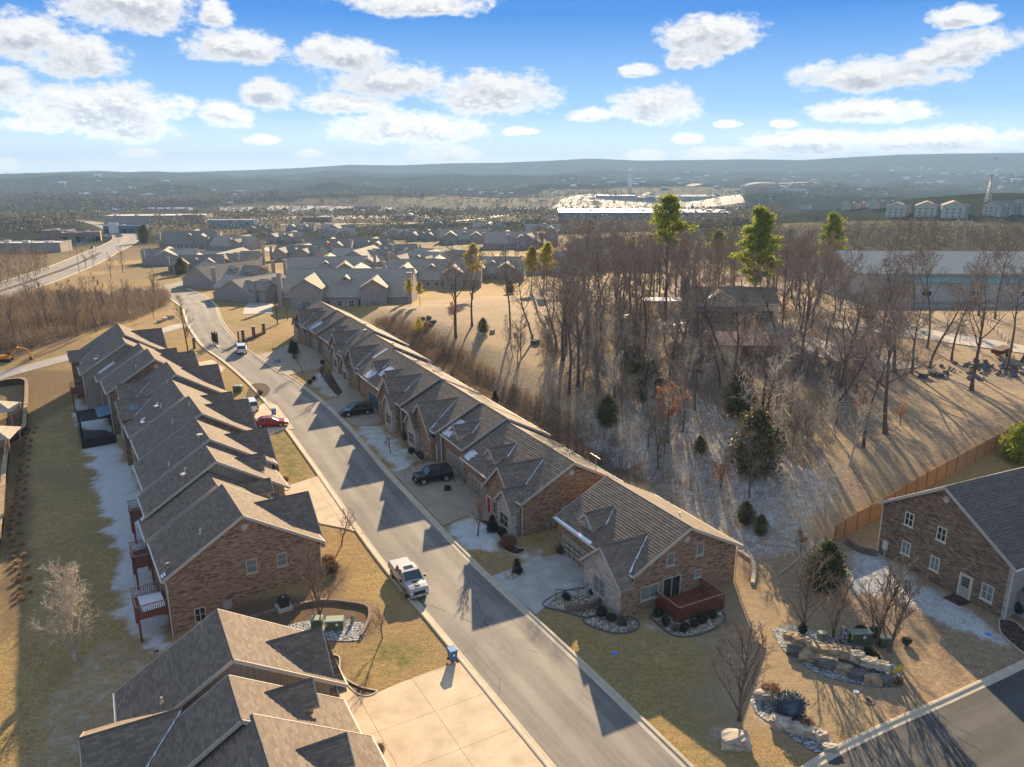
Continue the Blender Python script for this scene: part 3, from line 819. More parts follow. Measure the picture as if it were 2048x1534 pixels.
def ribbon(pl, width, name, mat, zoff=0.03, nacross=5, step=2.0):
    prof = [(-width / 2 + width * i / (nacross - 1), 0.0) for i in range(nacross)]
    return sweep(pl, prof, name, mat, zoff=zoff, step=step)
def between(L, R, name, mat, zoff=0.03, n=6):
    mb = MB(); uv = []; dist = 0
    for i, (a, b) in enumerate(zip(L, R)):
        if i: dist += (L[i] - L[i - 1]).length
        wdt = (b - a).length
        for j in range(n):
            q = a.lerp(b, j / (n - 1)); mb.v.append((q.x, q.y, tz(q.x, q.y) + zoff)); uv.append((-wdt / 2 + wdt * j / (n - 1), dist))
    for i in range(len(L) - 1):
        for j in range(n - 1):
            a = i * n + j; mb.f.append((a, a + 1, a + n + 1, a + n)); mb.m.append(0)
    o = mb.build(name, mat, uv=False); set_uv(o.data, uv); return o
def param(pl, n):
    P = resample(pl, 0.5); L = [0]
    for i in range(1, len(P)): L.append(L[-1] + (P[i] - P[i - 1]).length)
    out_ = []; k = 0
    for i in range(n):
        t = L[-1] * i / (n - 1)
        while k < len(P) - 2 and L[k + 1] < t: k += 1
        f = (t - L[k]) / max(1e-6, L[k + 1] - L[k]); out_.append(P[k].lerp(P[k + 1], min(1, f)))
    return out_
def clip_rect(poly, x0, x1, y0, y1):
    def clip(ps, inside, cut):
        o = []
        for i in range(len(ps)):
            a, b = ps[i - 1], ps[i]
            if inside(b):
                if not inside(a): o.append(cut(a, b))
                o.append(b)
            elif inside(a): o.append(cut(a, b))
        return o
    def cx_(v): return lambda a, b: (v, a[1] + (b[1] - a[1]) * (v - a[0]) / (b[0] - a[0]))
    def cy_(v): return lambda a, b: (a[0] + (b[0] - a[0]) * (v - a[1]) / (b[1] - a[1]), v)
    for ins, cut in ((lambda p: p[0] >= x0, cx_(x0)), (lambda p: p[0] <= x1, cx_(x1)), (lambda p: p[1] >= y0, cy_(y0)), (lambda p: p[1] <= y1, cy_(y1))):
        poly = clip(poly, ins, cut)
        if len(poly) < 3: return []
    return poly
def area2(p): return abs(sum(p[i - 1][0] * p[i][1] - p[i][0] * p[i - 1][1] for i in range(len(p)))) / 2
def sheet(poly, name, mat, zoff=0.04, cell=2.0, thick=0.0, parent=None):
    """a polygon of the ground laid with another surface, draped over the terrain"""
    mb = MB(); poly = [tuple(p) for p in poly]
    x0 = min(p[0] for p in poly); x1 = max(p[0] for p in poly); y0 = min(p[1] for p in poly); y1 = max(p[1] for p in poly)
    for i in range(int((x1 - x0) / cell) + 1):
        for j in range(int((y1 - y0) / cell) + 1):
            c = clip_rect(poly, x0 + i * cell, x0 + (i + 1) * cell, y0 + j * cell, y0 + (j + 1) * cell)
            if len(c) >= 3 and area2(c) > 1e-4:
                mb.face([(p[0], p[1], tz(*p) + zoff) for p in c])
    if thick:
        n = len(poly)
        for i in range(n):
            a, b = poly[i - 1], poly[i]
            mb.face([(a[0], a[1], tz(*a) + zoff), (b[0], b[1], tz(*b) + zoff), (b[0], b[1], tz(*b) + zoff - thick), (a[0], a[1], tz(*a) + zoff - thick)])
    return mb.build(name, mat, parent)
def slabs(poly, name, mat, axis, size=(3.0, 3.0), origin=None, zoff=0.085, label=None):
    """a concrete apron poured in separate slabs with recessed joints"""
    base = sheet(poly, name, M['mulch'], zoff=0.015, cell=3.0)
    structure(base)
    if label: base['label'] = label
    ax = Vector(axis).normalized(); ay = Vector((-ax.y, ax.x)); o = Vector(origin or poly[0])
    loc = [((Vector(p) - o).dot(ax), (Vector(p) - o).dot(ay)) for p in poly]
    x0 = min(p[0] for p in loc); x1 = max(p[0] for p in loc); y0 = min(p[1] for p in loc); y1 = max(p[1] for p in loc)
    i0, i1 = floor(x0 / size[0]), floor(x1 / size[0]); j0, j1 = floor(y0 / size[1]), floor(y1 / size[1])
    g_ = 0.012
    for i in range(i0, i1 + 1):
        for j in range(j0, j1 + 1):
            c = clip_rect(loc, i * size[0] + g_, (i + 1) * size[0] - g_, j * size[1] + g_, (j + 1) * size[1] - g_)
            if len(c) < 3 or area2(c) < 0.15: continue
            P = [o + ax * p[0] + ay * p[1] for p in c]
            mb = MB(); mb.slab([(p.x, p.y, tz(p.x, p.y) + zoff) for p in P], 0.09)
            mb.build('slab', mat, base)
    return base

# ---------------------------------------------------------------- street with kerbs
Lpx = [(1200, 1640), (1113, 1534), (988, 1384), (870, 1242), (752, 1100), (676, 993), (618, 911), (550, 820), (500, 765), (450, 722), (412, 695), (393, 672), (377, 645), (368, 618), (352, 604), (328, 591), (296, 586)]
Rpx = [(1500, 1670), (1374, 1545), (1210, 1384), (1060, 1241), (912, 1100), (858, 1041), (769, 945), (687, 849), (625, 791), (565, 750), (513, 717), (478, 691), (452, 660), (437, 635), (427, 608), (403, 590), (372, 577)]
Lw = pts_px(Lpx); Rw = pts_px(Rpx)
NS = 110
Lc = param(Lw, NS); Rc = param(Rw, NS)
street = structure(between(Lc, Rc, 'street', M['asphalt'], 0.03, 8))
street['label'] = 'grey asphalt street curving between the two rows of brick townhouses'
kerb_prof = [(-0.02, 0.02), (0.0, 0.04), (0.32, 0.055), (0.42, 0.14), (0.60, 0.15), (0.66, 0.13), (0.68, -0.05)]
kr = structure(sweep(Rw, kerb_prof, 'kerb', M['kerb_concrete'])); kr['label'] = 'pale concrete kerb and gutter on the right side of the street'
kl = structure(sweep(Lw, [(-o, h) for o, h in kerb_prof], 'kerb', M['kerb_concrete'])); kl['label'] = 'pale sunlit concrete kerb and gutter on the left side of the street'

road_a = [(-120, 618), (-40, 607), (60, 599), (160, 591), (250, 583), (320, 577), (385, 563), (440, 553), (520, 546)]
o = structure(ribbon(pts_px(road_a), 8.5, 'side_road', M['asphalt_far'], 0.02)); o['label'] = 'pale side road crossing the head of the street towards the villas'
blvd = [(-160, 640), (-60, 606), (0, 583), (80, 556), (150, 530), (200, 506), (235, 490), (252, 476), (235, 462), (196, 447), (150, 440)]
bw = pts_px(blvd)
o = structure(ribbon(bw, 17, 'boulevard', M['asphalt_far'], 0.05)); o['label'] = 'wide pale boulevard sweeping up the left side past the shops'
mid_ = bw[1:6]
o = structure(sweep(mid_, [(-1.3, 0.0), (-1.2, 0.14), (1.2, 0.14), (1.3, 0)], 'median_strip', M['mulch'], zoff=0.06)); o['label'] = 'brown planted median strip in the middle of the boulevard'
for off in (-9.2, 8.7):
    k = structure(sweep(bw, [(off, 0.0), (off, 0.2), (off + .5, 0.2), (off + .5, 0)], 'boulevard_kerb', M['kerb_concrete'], zoff=0.03))
yl = bw[6:9]
for off in (-.35, .1):
    o = sweep(yl, [(off, 0), (off + .25, 0)], 'painted_line', M['road_yellow'], zoff=0.07); o['kind'] = 'structure'
# gravel track at the left
o = structure(ribbon(pts_px([(-120, 790), (0, 752), (60, 735), (130, 716), (190, 698), (300, 668), (372, 648)]), 4.2, 'gravel_track', M['pale_path'], 0.05)); o['label'] = 'pale gravel track crossing the slope behind the far left houses'

# lower-right street of the neighbouring lane
Bpx = [(1560, 1590), (1640, 1534), (1700, 1500), (1800, 1452), (1900, 1408), (2048, 1338), (2200, 1262)]
Bw = pts_px(Bpx)
Bf = [(p[0] + 7.4 * 0.5, p[1] - 7.4 * 0.87) for p in Bw]
lane = structure(between([Vector(p) for p in Bw], [Vector(p) for p in Bf], 'lane', M['asphalt_dark'], 0.03)); lane['label'] = 'dark asphalt lane cutting across the lower right corner'
o = structure(sweep(Bw, [(-q, h) for q, h in kerb_prof], 'kerb', M['kerb_concrete'])); o['label'] = 'concrete kerb edging the dark lane at the lower right'

# driveways
SD = (-0.482, 0.876)
def drive(px, mat, label, size=(3.2, 3.2), axis=SD, org=None):
    return slabs(pts_px(px), 'driveway', M[mat], axis, size, at(*org) if org else None, label=label)
drive([(1072, 1231), (978, 1156), (1050, 1128), (1133, 1104), (1180, 1150), (1196, 1192), (1115, 1192)], 'concrete_grey', 'grey shaded driveway in front of the nearest right hand house')
drive([(886, 1053), (786, 946), (850, 928), (893, 912), (925, 965), (978, 990), (1010, 1050), (960, 1040), (935, 1032)], 'driveway_brown', 'tan shared driveway with the black off-road vehicle')
drive([(706, 851), (648, 806), (672, 797), (696, 775), (742, 775), (790, 805), (800, 840), (765, 843), (752, 852)], 'driveway_brown', 'brown driveway under the dark green vehicle')
drive([(556, 747), (505, 711), (545, 704), (575, 690), (617, 688), (650, 720), (640, 738), (600, 745), (575, 752)], 'driveway_brown', 'driveway of the farthest right hand house')
drive([(660, 1386), (664, 1372), (690, 1370), (712, 1388), (734, 1396), (760, 1385), (812, 1362), (893, 1333), (925, 1325), (1118, 1560), (1060, 1560), (1000, 1560), (730, 1570), (690, 1440)], 'concrete', 'large sunlit concrete driveway at the bottom', (4.2, 4.2), (0.49, -0.87), (925, 1325))
drive([(556, 975), (590, 968), (636, 953), (728, 1069), (690, 1058), (640, 1048), (600, 1020)], 'concrete', 'sunlit concrete driveway between the two left lawns', (4, 4))
drive([(500, 838), (520, 812), (535, 803), (555, 812), (588, 858), (560, 862), (520, 880)], 'concrete', 'sunlit driveway with the red sedan', (4, 4))
drive([(400, 748), (395, 726), (424, 720), (450, 737), (436, 752)], 'concrete', 'short pale driveway at the far end of the left row', (4, 4))

# planting beds: edging, gravel or mulch with real edge
def bed(px, mat, label, edge='edging', zoff=0.05, rim=True):
    P = pts_px(px); P = [tuple(p) for p in resample(P + [P[0]], 0.6)][:-1]
    b = structure(sheet(P, 'planting_bed', M[mat], zoff=zoff, cell=1.0)); b['label'] = label
    if rim:
        e = sweep(P, [(-0.05, -.05), (-0.05, 0.13), (0.07, 0.13), (0.07, -.05)], 'edging', M[edge], b, zoff=0.0, closed=True, step=0.5)
    return b
bed([(1205, 1190), (1160, 1178), (1110, 1192), (1086, 1212), (1120, 1222), (1175, 1236), (1200, 1225), (1212, 1205)], 'gravel', 'pale gravel bed beside the shaded driveway', 'edging')
bed([(1165, 1240), (1200, 1232), (1232, 1236), (1262, 1236), (1278, 1246), (1270, 1262), (1240, 1268), (1205, 1262), (1175, 1250)], 'gravel', 'gravel bed round the stone corner of the nearest right house')
bed([(1300, 1235), (1340, 1268), (1375, 1274), (1420, 1262), (1448, 1240), (1440, 1222), (1400, 1235), (1320, 1230)], 'gravel', 'gravel bed curving round the red deck')
bed([(865, 988), (880, 975), (925, 966), (950, 965), (950, 972), (900, 985), (875, 995)], 'frosted_stones', 'small frosted island bed between the two garages', 'edging_pale')
bed([(1543, 1262), (1570, 1252), (1640, 1262), (1790, 1330), (1802, 1350), (1785, 1375), (1700, 1366), (1630, 1345), (1570, 1305)], 'frosted_stones', 'frosty bed holding the boulder wall and transformers', rim=False)
bed([(1500, 1395), (1560, 1400), (1665, 1480), (1668, 1503), (1630, 1505), (1560, 1460), (1510, 1425)], 'frosted_stones', 'frosty bed with boulders along the lower lane', rim=False)
bed([(1998, 1240), (2030, 1245), (2080, 1300), (2080, 1330), (2030, 1295), (2000, 1265)], 'mulch', 'mulch bed at the corner of the right hand house', 'edging_pale')
bed([(655, 1320), (668, 1312), (680, 1318), (681, 1345), (700, 1365), (730, 1378), (755, 1384), (735, 1394), (712, 1388), (690, 1370), (662, 1372), (655, 1345)], 'mulch', 'mulch bed between the sunlit lawn and the big driveway', 'edging_pale')
bed([(722, 1492), (740, 1488), (766, 1492), (769, 1503), (750, 1520), (732, 1525), (720, 1510)], 'gravel', 'rounded gravel island with a rust coloured plant in the big driveway', 'edging_pale')
bed([(560, 1255), (640, 1238), (712, 1242), (734, 1256), (722, 1280), (660, 1282), (590, 1275)], 'frosted_stones', 'dark frosty bed with the two green transformers', rim=False)
bed([(545, 955), (556, 945), (572, 965), (582, 972), (575, 982), (558, 975)], 'mulch', 'small mulch bed in front of the sunlit left house', 'edging_pale')
bed([(490, 800), (503, 770), (530, 768), (540, 782), (520, 800)], 'mulch', 'mulch bed round the green utility box', rim=False)
bed([(778, 850), (770, 838), (800, 835), (840, 880), (850, 920), (835, 918), (812, 880)], 'mulch', 'mulch bed along the stone bay of the middle house', 'edging_pale')
bed([(935, 1031), (990, 1035), (1020, 1090), (1050, 1098), (1040, 1110), (1012, 1104), (990, 1065)], 'mulch', 'mulch bed along the stone bay with the red door', 'edging_pale')
bed([(640, 722), (655, 735), (690, 790), (720, 800), (712, 812), (700, 806), (668, 785), (640, 745)], 'mulch', 'mulch bed along the far brick gables', rim=False)
# frosty concrete landing and walks
for px, lab in [([(1180, 1196), (1200, 1176), (1210, 1190), (1195, 1205)], 'walk to the nearest right hand front door'), ([(940, 1000), (990, 1000), (1012, 1045), (985, 1040)], 'walk to the red front door')]:
    o = structure(sheet(pts_px(px), 'walkway', M['concrete_grey'], 0.07, 2.0, 0.1)); o['label'] = lab
# ---------------------------------------------------------------- parts of houses
def quad_on(o_, a, n, u0, u1, z0, z1, off):
    o_ = Vector(o_); a = Vector(a); n = Vector(n)
    return [o_ + a * u0 + n * off + Vector((0, 0, z0)), o_ + a * u1 + n * off + Vector((0, 0, z0)), o_ + a * u1 + n * off + Vector((0, 0, z1)), o_ + a * u0 + n * off + Vector((0, 0, z1))]
def obox(mb, o_, a, n, u0, u1, z0, z1, d0, d1, m=0):
    q0 = quad_on(o_, a, n, u0, u1, z0, z1, d0); q1 = quad_on(o_, a, n, u0, u1, z0, z1, d1)
    mb.hexa(q0, q1, m)
def window(root, o_, a, n, w_, h, z, panes=2, gl='glass_dark', trim_m='trim', muntins=True, name='window', depth=0.0):
    """o_: point of the wall plane (z=0) under the window's middle; a: along the wall; n: outward"""
    mb = MB(); t = 0.09
    for (u0, u1, z0, z1) in ((-w_ / 2, w_ / 2, z, z + t), (-w_ / 2, w_ / 2, z + h - t, z + h), (-w_ / 2, -w_ / 2 + t, z + t, z + h - t), (w_ / 2 - t, w_ / 2, z + t, z + h - t)):
        obox(mb, o_, a, n, u0, u1, z0, z1, -0.03, 0.06)
    obox(mb, o_, a, n, -w_ / 2 - .08, w_ / 2 + .08, z - 0.09, z - .002, -0.03, 0.11)
    for i in range(1, panes):
        u = -w_ / 2 + w_ * i / panes; obox(mb, o_, a, n, u - .035, u + .035, z + t, z + h - t, -.02, .045)
    if muntins: obox(mb, o_, a, n, -w_ / 2 + t, w_ / 2 - t, z + h * .5 - .025, z + h * .5 + .025, -.02, .035)
    f = mb.build(name, M[trim_m], root, uv=False)
    iw = (w_ - 2 * t) / panes
    for i in range(panes):
        g_ = MB(); u = -w_ / 2 + t + i * iw; obox(g_, o_, a, n, u + .01, u + iw - .01, z + t, z + h - t, -.02, .012)
        g_.build('pane', M[gl], f, uv=False)
    return f
def garage(root, o_, a, n, w_=4.9, h=2.2, mat='garage_paint', z=0.0):
    mb = MB()
    for (u0, u1, z0, z1) in ((-w_ / 2 - .12, -w_ / 2, 0, h + .12), (w_ / 2, w_ / 2 + .12, 0, h + .12), (-w_ / 2, w_ / 2, h, h + .12)):
        obox(mb, o_, a, n, u0, u1, z + z0, z + z1, -.03, .06)
    f = mb.build('garage_door', M['trim'], root, uv=False)
    for i in range(4):
        p = MB(); z0 = z + i * h / 4
        obox(p, o_, a, n, -w_ / 2 + .01, w_ / 2 - .01, z0 + .012, z0 + h / 4 - .012, -.04, .0)
        for k in range(5):
            u = -w_ / 2 + .14 + k * (w_ - .1) / 5
            obox(p, o_, a, n, u, u + (w_ - .1) / 5 - .16, z0 + .1, z0 + h / 4 - .1, -.02, .018)
        p.build('panel', M[mat], f, uv=False)
    return f
def door(root, o_, a, n, mat='door_beige', w_=0.95, h=2.05, z=0.0, glassed=False):
    mb = MB()
    for (u0, u1, z0, z1) in ((-w_ / 2 - .12, -w_ / 2, 0, h + .12), (w_ / 2, w_ / 2 + .12, 0, h + .12), (-w_ / 2, w_ / 2, h, h + .12)):
        obox(mb, o_, a, n, u0, u1, z + z0, z + z1, -.03, .07)
    f = mb.build('door', M['white_trim'], root, uv=False)
    p = MB(); obox(p, o_, a, n, -w_ / 2, w_ / 2, z, z + h, -.03, .02); p.build('door_leaf', M[mat], f, uv=False)
    if glassed:
        for i in range(3):
            for j in range(3):
                g_ = MB(); u = -.33 + i * .23; zz = z + 1.05 + j * .3
                obox(g_, o_, a, n, u, u + .2, zz, zz + .27, .0, .028); g_.build('pane', M['glass_dark'], f, uv=False)
    hd = MB(); obox(hd, o_, a, n, w_ / 2 - .14, w_ / 2 - .08, z + .98, z + 1.08, .0, .07); hd.build('handle', M['galvanised'], f, uv=False)
    return f
def disc_on(mb, c, n, r, th, seg=14, m=0):
    c = Vector(c); n = Vector(n); mb.tube(c - n * .01, c + n * th, r, r, seg, m)

def house_frame(near, far, fs):
    d = Vector((far[0] - near[0], far[1] - near[1])); L = d.length; d.normalize()
    return d, L, atan2(d.y, d.x)

def rows_on(mb, x0, x1, R, s, h, Y, sg, step=.25, t=.04):
    """the shingle courses: each row lies a little flatter than the slope and ends in a butt edge"""
    n = int(h / step)
    for i in range(n):
        a = h * i / n; b = h * (i + 1) / n; za = R - s * a + .004; zb = R - s * b + t
        q = [(x0, Y(sg * a), za), (x0, Y(sg * b), zb), (x1, Y(sg * b), zb), (x1, Y(sg * a), za)]
        mb.face(q); mb.face([q[1], (x0, Y(sg * b), zb - t), (x1, Y(sg * b), zb - t), q[2]])

def gable_house(name, label, near, length, ang, fs, zr, hf, hb, slope, base, back_base=None, wings=(), near_mat='brick', far_mat='brick',
                front_mat='brick', roof='shingles', near_step=0.35, group=None, cat='house', hf_slope=None, snow_eave=False, seed=0, hw_near=None, gable_vent=True, down=True, far_low=0):
    """ridge runs along +X from the near gable; the street front lies at +f (y = f * fs). zr and eaves are heights above datum"""
    rr = random.Random(seed)
    root = thing(name, label, cat, (near[0], near[1], base), ang, group)
    Y = lambda f: f * fs
    R = zr - base
    ze_f = R - slope * hf; ze_b = R - slope * hb
    bb = (-1.2 if back_base is None else back_base - base) - 0.6
    fb = -0.8
    L = length; x0 = near_step; wf = hf - 0.45; wb = hb - 0.45
    mats = [M[near_mat], M[front_mat], M[far_mat], M[front_mat]]
    zf = lambda f: R - slope * abs(f) - 0.06
    mb = MB()
    mb.face([(x0, Y(-wb), bb), (x0, Y(wf), fb), (x0, Y(wf), zf(wf)), (x0, 0, zf(0)), (x0, Y(-wb), zf(wb))], 0)
    mb.face([(L - .05, Y(-wb), bb), (L - .05, Y(-wb), zf(wb)), (L - .05, 0, zf(0)), (L - .05, Y(wf), zf(wf)), (L - .05, Y(wf), fb)], 2)
    mb.face([(x0, Y(wf), fb), (L - .05, Y(wf), fb), (L - .05, Y(wf), zf(wf)), (x0, Y(wf), zf(wf))], 1)
    mb.face([(x0, Y(-wb), bb), (x0, Y(-wb), zf(wb)), (L - .05, Y(-wb), zf(wb)), (L - .05, Y(-wb), bb)], 1)
    mb.build('wall', mats, root)
    rf = MB()
    rf.slab([(0, 0, R), (L, 0, R), (L, Y(hf), ze_f), (0, Y(hf), ze_f)], .17, 0, 1)
    rf.slab([(0, 0, R), (0, Y(-hb), ze_b), (L, Y(-hb), ze_b), (L, 0, R)], .17, 0, 1)
    rows_on(rf, 0, L, R, slope, hf, Y, 1); rows_on(rf, 0, L, R, slope, hb, Y, -1)
    roofo = rf.build('roof', [M[roof], M['soffit']], root)
    rc = MB(); rc.hexa([(0, -.16, R - .11), (0, .16, R - .11), (0, 0, R + .05)], [(L, -.16, R - .11), (L, .16, R - .11), (L, 0, R + .05)]); rc.build('ridge_cap', M['dark_shingles'], roofo)
    # rake boards
    for xx in (0.0, L):
        rb = MB()
        rb.beam((xx, 0, R - .12), (xx, Y(hf + .02), ze_f - .12), .06, .26); rb.beam((xx, 0, R - .12), (xx, Y(-hb - .02), ze_b - .12), .06, .26)
        rb.build('rake_board', M['trim'], root, uv=False)
    for f, z in ((hf, ze_f), (-hb, ze_b)):
        gt = MB(); gt.beam((0, Y(f + .06 * (1 if f > 0 else -1)), z - .08), (L, Y(f + .06 * (1 if f > 0 else -1)), z - .08), .13, .13); gt.build('gutter', M['white_trim'], root, uv=False)
    if down:
        for f, z, zb in ((hf, ze_f, -.1), (-hb, ze_b, bb + .5)):
            s_ = 1 if f > 0 else -1
            ds = MB(); ds.tube((x0 - .02, Y(f), z - .1), (x0 - .05, Y(f - .33 * s_), z - .5), .05, .05, 5); ds.tube((x0 - .05, Y(f - .33 * s_), z - .5), (x0 - .05, Y(f - .33 * s_), zb), .05, .05, 5)
            ds.build('downspout', M['white_trim'], root, uv=False)
    if gable_vent:
        gv = MB(); disc_on(gv, (x0, Y(.12), R - 1.25), (-1, 0, 0), .3, .05); gv.build('gable_vent', M['trim'], root, uv=False)
    if snow_eave:
        sn = MB(); a_ = snow_eave[0] * L; b_ = snow_eave[1] * L
        zz = lambda f: R - slope * f + .06
        sn.slab([(a_, Y(hf - .22), zz(hf - .22)), (b_, Y(hf - .1), zz(hf - .1)), (b_, Y(hf + .05), zz(hf)), (a_, Y(hf + .05), zz(hf))], .05)
        sn.build('snow_strip', M['snow'], roofo)
    info = dict(root=root, R=R, slope=slope, Y=Y, hf=hf, hb=hb, L=L, x0=x0, roof=roofo, fs=fs, wf=wf, wb=wb, bb=bb, ze_f=ze_f)
    for wd in wings: add_wing(info, **wd)
    return info

def add_wing(I, x, f, zr, slope=.95, hw=None, kind='wing', mat='brick', side_mat=None, win=None, roofm='shingles', snow=True, back=False, drop=0.0, over=0.35, front_base=-.8):
    """a gabled cross wing, bay or dormer. zr: its ridge height above the house base; f: its front end"""
    Y0, R, s0, hf, root = I['Y'], I['R'], I['slope'], I['hf'], I['root']
    sg = -1 if back else 1
    Y = (lambda q: Y0(-q)) if back else Y0
    hm = I['hb'] if back else hf
    zm = lambda q: R - s0 * q
    if hw is None: hw = (zr - zm(hm)) / slope
    ze = zr - slope * hw
    fb = max(0.05, (R - zr) / s0)
    nm = {'wing': 'wing', 'bay': 'bay', 'dormer': 'dormer'}[kind]
    rf = MB()
    fv = (R - ze) / s0
    for sd in (-1, 1):
        xe = x + sd * hw
        if fv <= hm: poly = [(x, Y(fb), zr), (x, Y(f), zr), (xe, Y(f), ze), (xe, Y(fv), ze)]
        else:
            dx = (zr - zm(hm)) / slope
            poly = [(x, Y(fb), zr), (x, Y(f), zr), (xe, Y(f), ze), (xe, Y(hm - .02), ze), (x + sd * dx, Y(hm - .02), zm(hm))]
        poly = [(p[0], p[1], p[2] + .03) for p in poly]
        rf.slab(poly, .14, 0, 1)
    r_ = rf.build(nm + '_roof', [M[roofm], M['soffit']], root)
    rc = MB(); rc.hexa([(x - .13, Y(fb), zr - .06), (x + .13, Y(fb), zr - .06), (x, Y(fb), zr + .1)], [(x - .13, Y(f), zr - .06), (x + .13, Y(f), zr - .06), (x, Y(f), zr + .1)]); rc.build('ridge_cap', M['dark_shingles'], r_)
    tb = MB(); tb.beam((x, Y(f), zr - .1), (x - hw - .02, Y(f), ze - .1), .06, .22); tb.beam((x, Y(f), zr - .1), (x + hw + .02, Y(f), ze - .1), .06, .22)
    tb.build('rake_board', M['trim'], r_, uv=False)
    # walls
    fw = f - over; w2 = hw - (.3 if kind != 'dormer' else .14)
    zt = lambda dx: zr - slope * abs(dx) - .1
    mb = MB()
    if kind == 'dormer':
        zb = zm(fw) - .1
        mb.face([(x - w2, Y(fw), zb), (x + w2, Y(fw), zb), (x + w2, Y(fw), zt(w2)), (x, Y(fw), zt(0)), (x - w2, Y(fw), zt(w2))], 0)
        for sd in (-1, 1):
            xx = x + sd * w2; fq = (R - zt(w2)) / s0
            mb.face([(xx, Y(fw), zb), (xx, Y(fw), zt(w2)), (xx, Y(fq), zt(w2))], 1)
    else:
        b0 = front_base
        mb.face([(x - w2, Y(fw), b0), (x + w2, Y(fw), b0), (x + w2, Y(fw), zt(w2)), (x, Y(fw), zt(0)), (x - w2, Y(fw), zt(w2))], 0)
        for sd in (-1, 1):
            xx = x + sd * w2
            mb.face([(xx, Y(fw), b0), (xx, Y(fw), zt(w2)), (xx, Y(min(fv, hm) - .5), zt(w2)), (xx, Y(min(fv, hm) - .5), b0)], 1)
    mb.build(nm + '_wall', [M[mat], M[side_mat or mat]], root)
    if win:
        for (ux, z, w_, h, gl) in win:
            window(root, (x + ux, Y(fw), 0), (1, 0, 0), (0, I['fs'] * sg, 0), w_, h, z, 2, gl)
    if snow:
        # snow left in the valley on the camera side
        xe = x - hw
        q = min(fv, hm); zq = zm(q)
        dx = (zr - zq) / slope
        a = Vector((x, Y(fb), zr)); b = Vector((x - dx, Y(q), zq))
        a = a.lerp(b, .04); sn = MB()
        rr = random.Random(int(abs(x) * 91 + abs(f) * 17)); up_ = Vector((0, 0, .09)); t0 = 0
        while t0 < .97:
            t1 = min(1, t0 + rr.uniform(.04, .1)); wv = rr.choice((.025, .07, .1, .14)) * (.6 + t1 * .8)
            p0, p1 = a.lerp(b, t0) + up_, a.lerp(b, t1) + up_
            sn.slab([p0, p1, p1 + Vector((-wv, 0, 0)), p0 + Vector((-wv, 0, 0))], .06)
            t0 = t1
        sn.build('snow_strip', M['snow'], I['roof'])
    return r_

def roof_vents(I, spots):
    """(x, f, kind): pipes and round caps standing on the slopes"""
    for (x, f, k) in spots:
        z = I['R'] - I['slope'] * abs(f)
        mb = MB()
        if k == 'pipe':
            mb.tube((x, I['Y'](f), z - .05), (x, I['Y'](f), z + .42), .07, .07, 8)
            mb.tube((x, I['Y'](f), z - .05), (x, I['Y'](f), z + .1), .16, .1, 8)
            mb.build('vent_pipe', M['metal_pipe'], I['roof'], uv=False)
        else:
            mb.tube((x, I['Y'](f), z - .05), (x, I['Y'](f), z + .22), .2, .2, 10); mb.tube((x, I['Y'](f), z + .22), (x, I['Y'](f), z + .3), .36, .3, 12)
            mb.build('turbine_vent', M['metal_pipe'], I['roof'], uv=False)
def snow_patch(I, x0, x1, f0, f1, ragged=.3, seed=1):
    rr = random.Random(seed); zz = lambda f: I['R'] - I['slope'] * f + .06
    mb = MB(); n = max(4, int((x1 - x0) / .14)); rows = max(1, int((f1 - f0) / .14))
    for j in range(rows):
        fa = f0 + (f1 - f0) * j / rows; fb2 = f0 + (f1 - f0) * (j + .7) / rows
        for i in range(n):
            t = (i + .5) / n; e = (1 - abs(2 * t - 1)) ; v = (1 - abs(2 * (j + .5) / rows - 1))
            if rr.random() > (e + v) * .75 + .25: continue
            xa = x0 + (x1 - x0) * i / n; xb = x0 + (x1 - x0) * (i + 1) / n
            mb.face([(xa, I['Y'](fa), zz(fa)), (xb, I['Y'](fa), zz(fa)), (xb, I['Y'](fb2), zz(fb2)), (xa, I['Y'](fb2), zz(fb2))])
    if mb.f:
        o = mb.build('snow_patch', M['snow'], I['roof'])
def wing_px(near, ang, fs, zr_abs, mslope, base, front, back, kind='wing', **kw):
    """place a wing from the photo's two ridge ends, its height solved where its ridge meets the main slope"""
    d = Vector((cos(ang), sin(ang))); n = Vector((-sin(ang), cos(ang))) * fs
    O = Vector(near)
    best = None
    for i in range(10, 140):
        z = zr_abs - i * .04
        B = Vector(atz(*back, z)) - O
        e = abs(B.dot(n) - (zr_abs - z) / mslope)
        if best is None or e < best[0]: best = (e, z, B)
    z = best[1]; Fp = Vector(atz(*front, z)) - O
    return dict(x=(Fp.dot(d) + best[2].dot(d)) / 2, f=Fp.dot(n), zr=z - base, kind=kind, **kw)

RA = radians(117.6)       # direction of the right row
LA = radians(121.6)       # direction of the left row
def right_house(label, px, zr, length, hf, hb, base, wings, slope=.52, ang=RA, **kw):
    zr -= .25; near = atz(*px, zr)
    ws = [wing_px(near, ang, 1, zr, slope, base, w_.pop('front'), w_.pop('back'), **w_) for w_ in wings]
    I = gable_house('townhouse', label, near, length, ang, 1, zr, hf, hb, slope, base, wings=ws, group='brick townhouses along the street', **kw)
    I['wings'] = ws; I['near'] = near
    return I
FN = (0, 1, 0)     # outward normal of a right-row front, in house axes

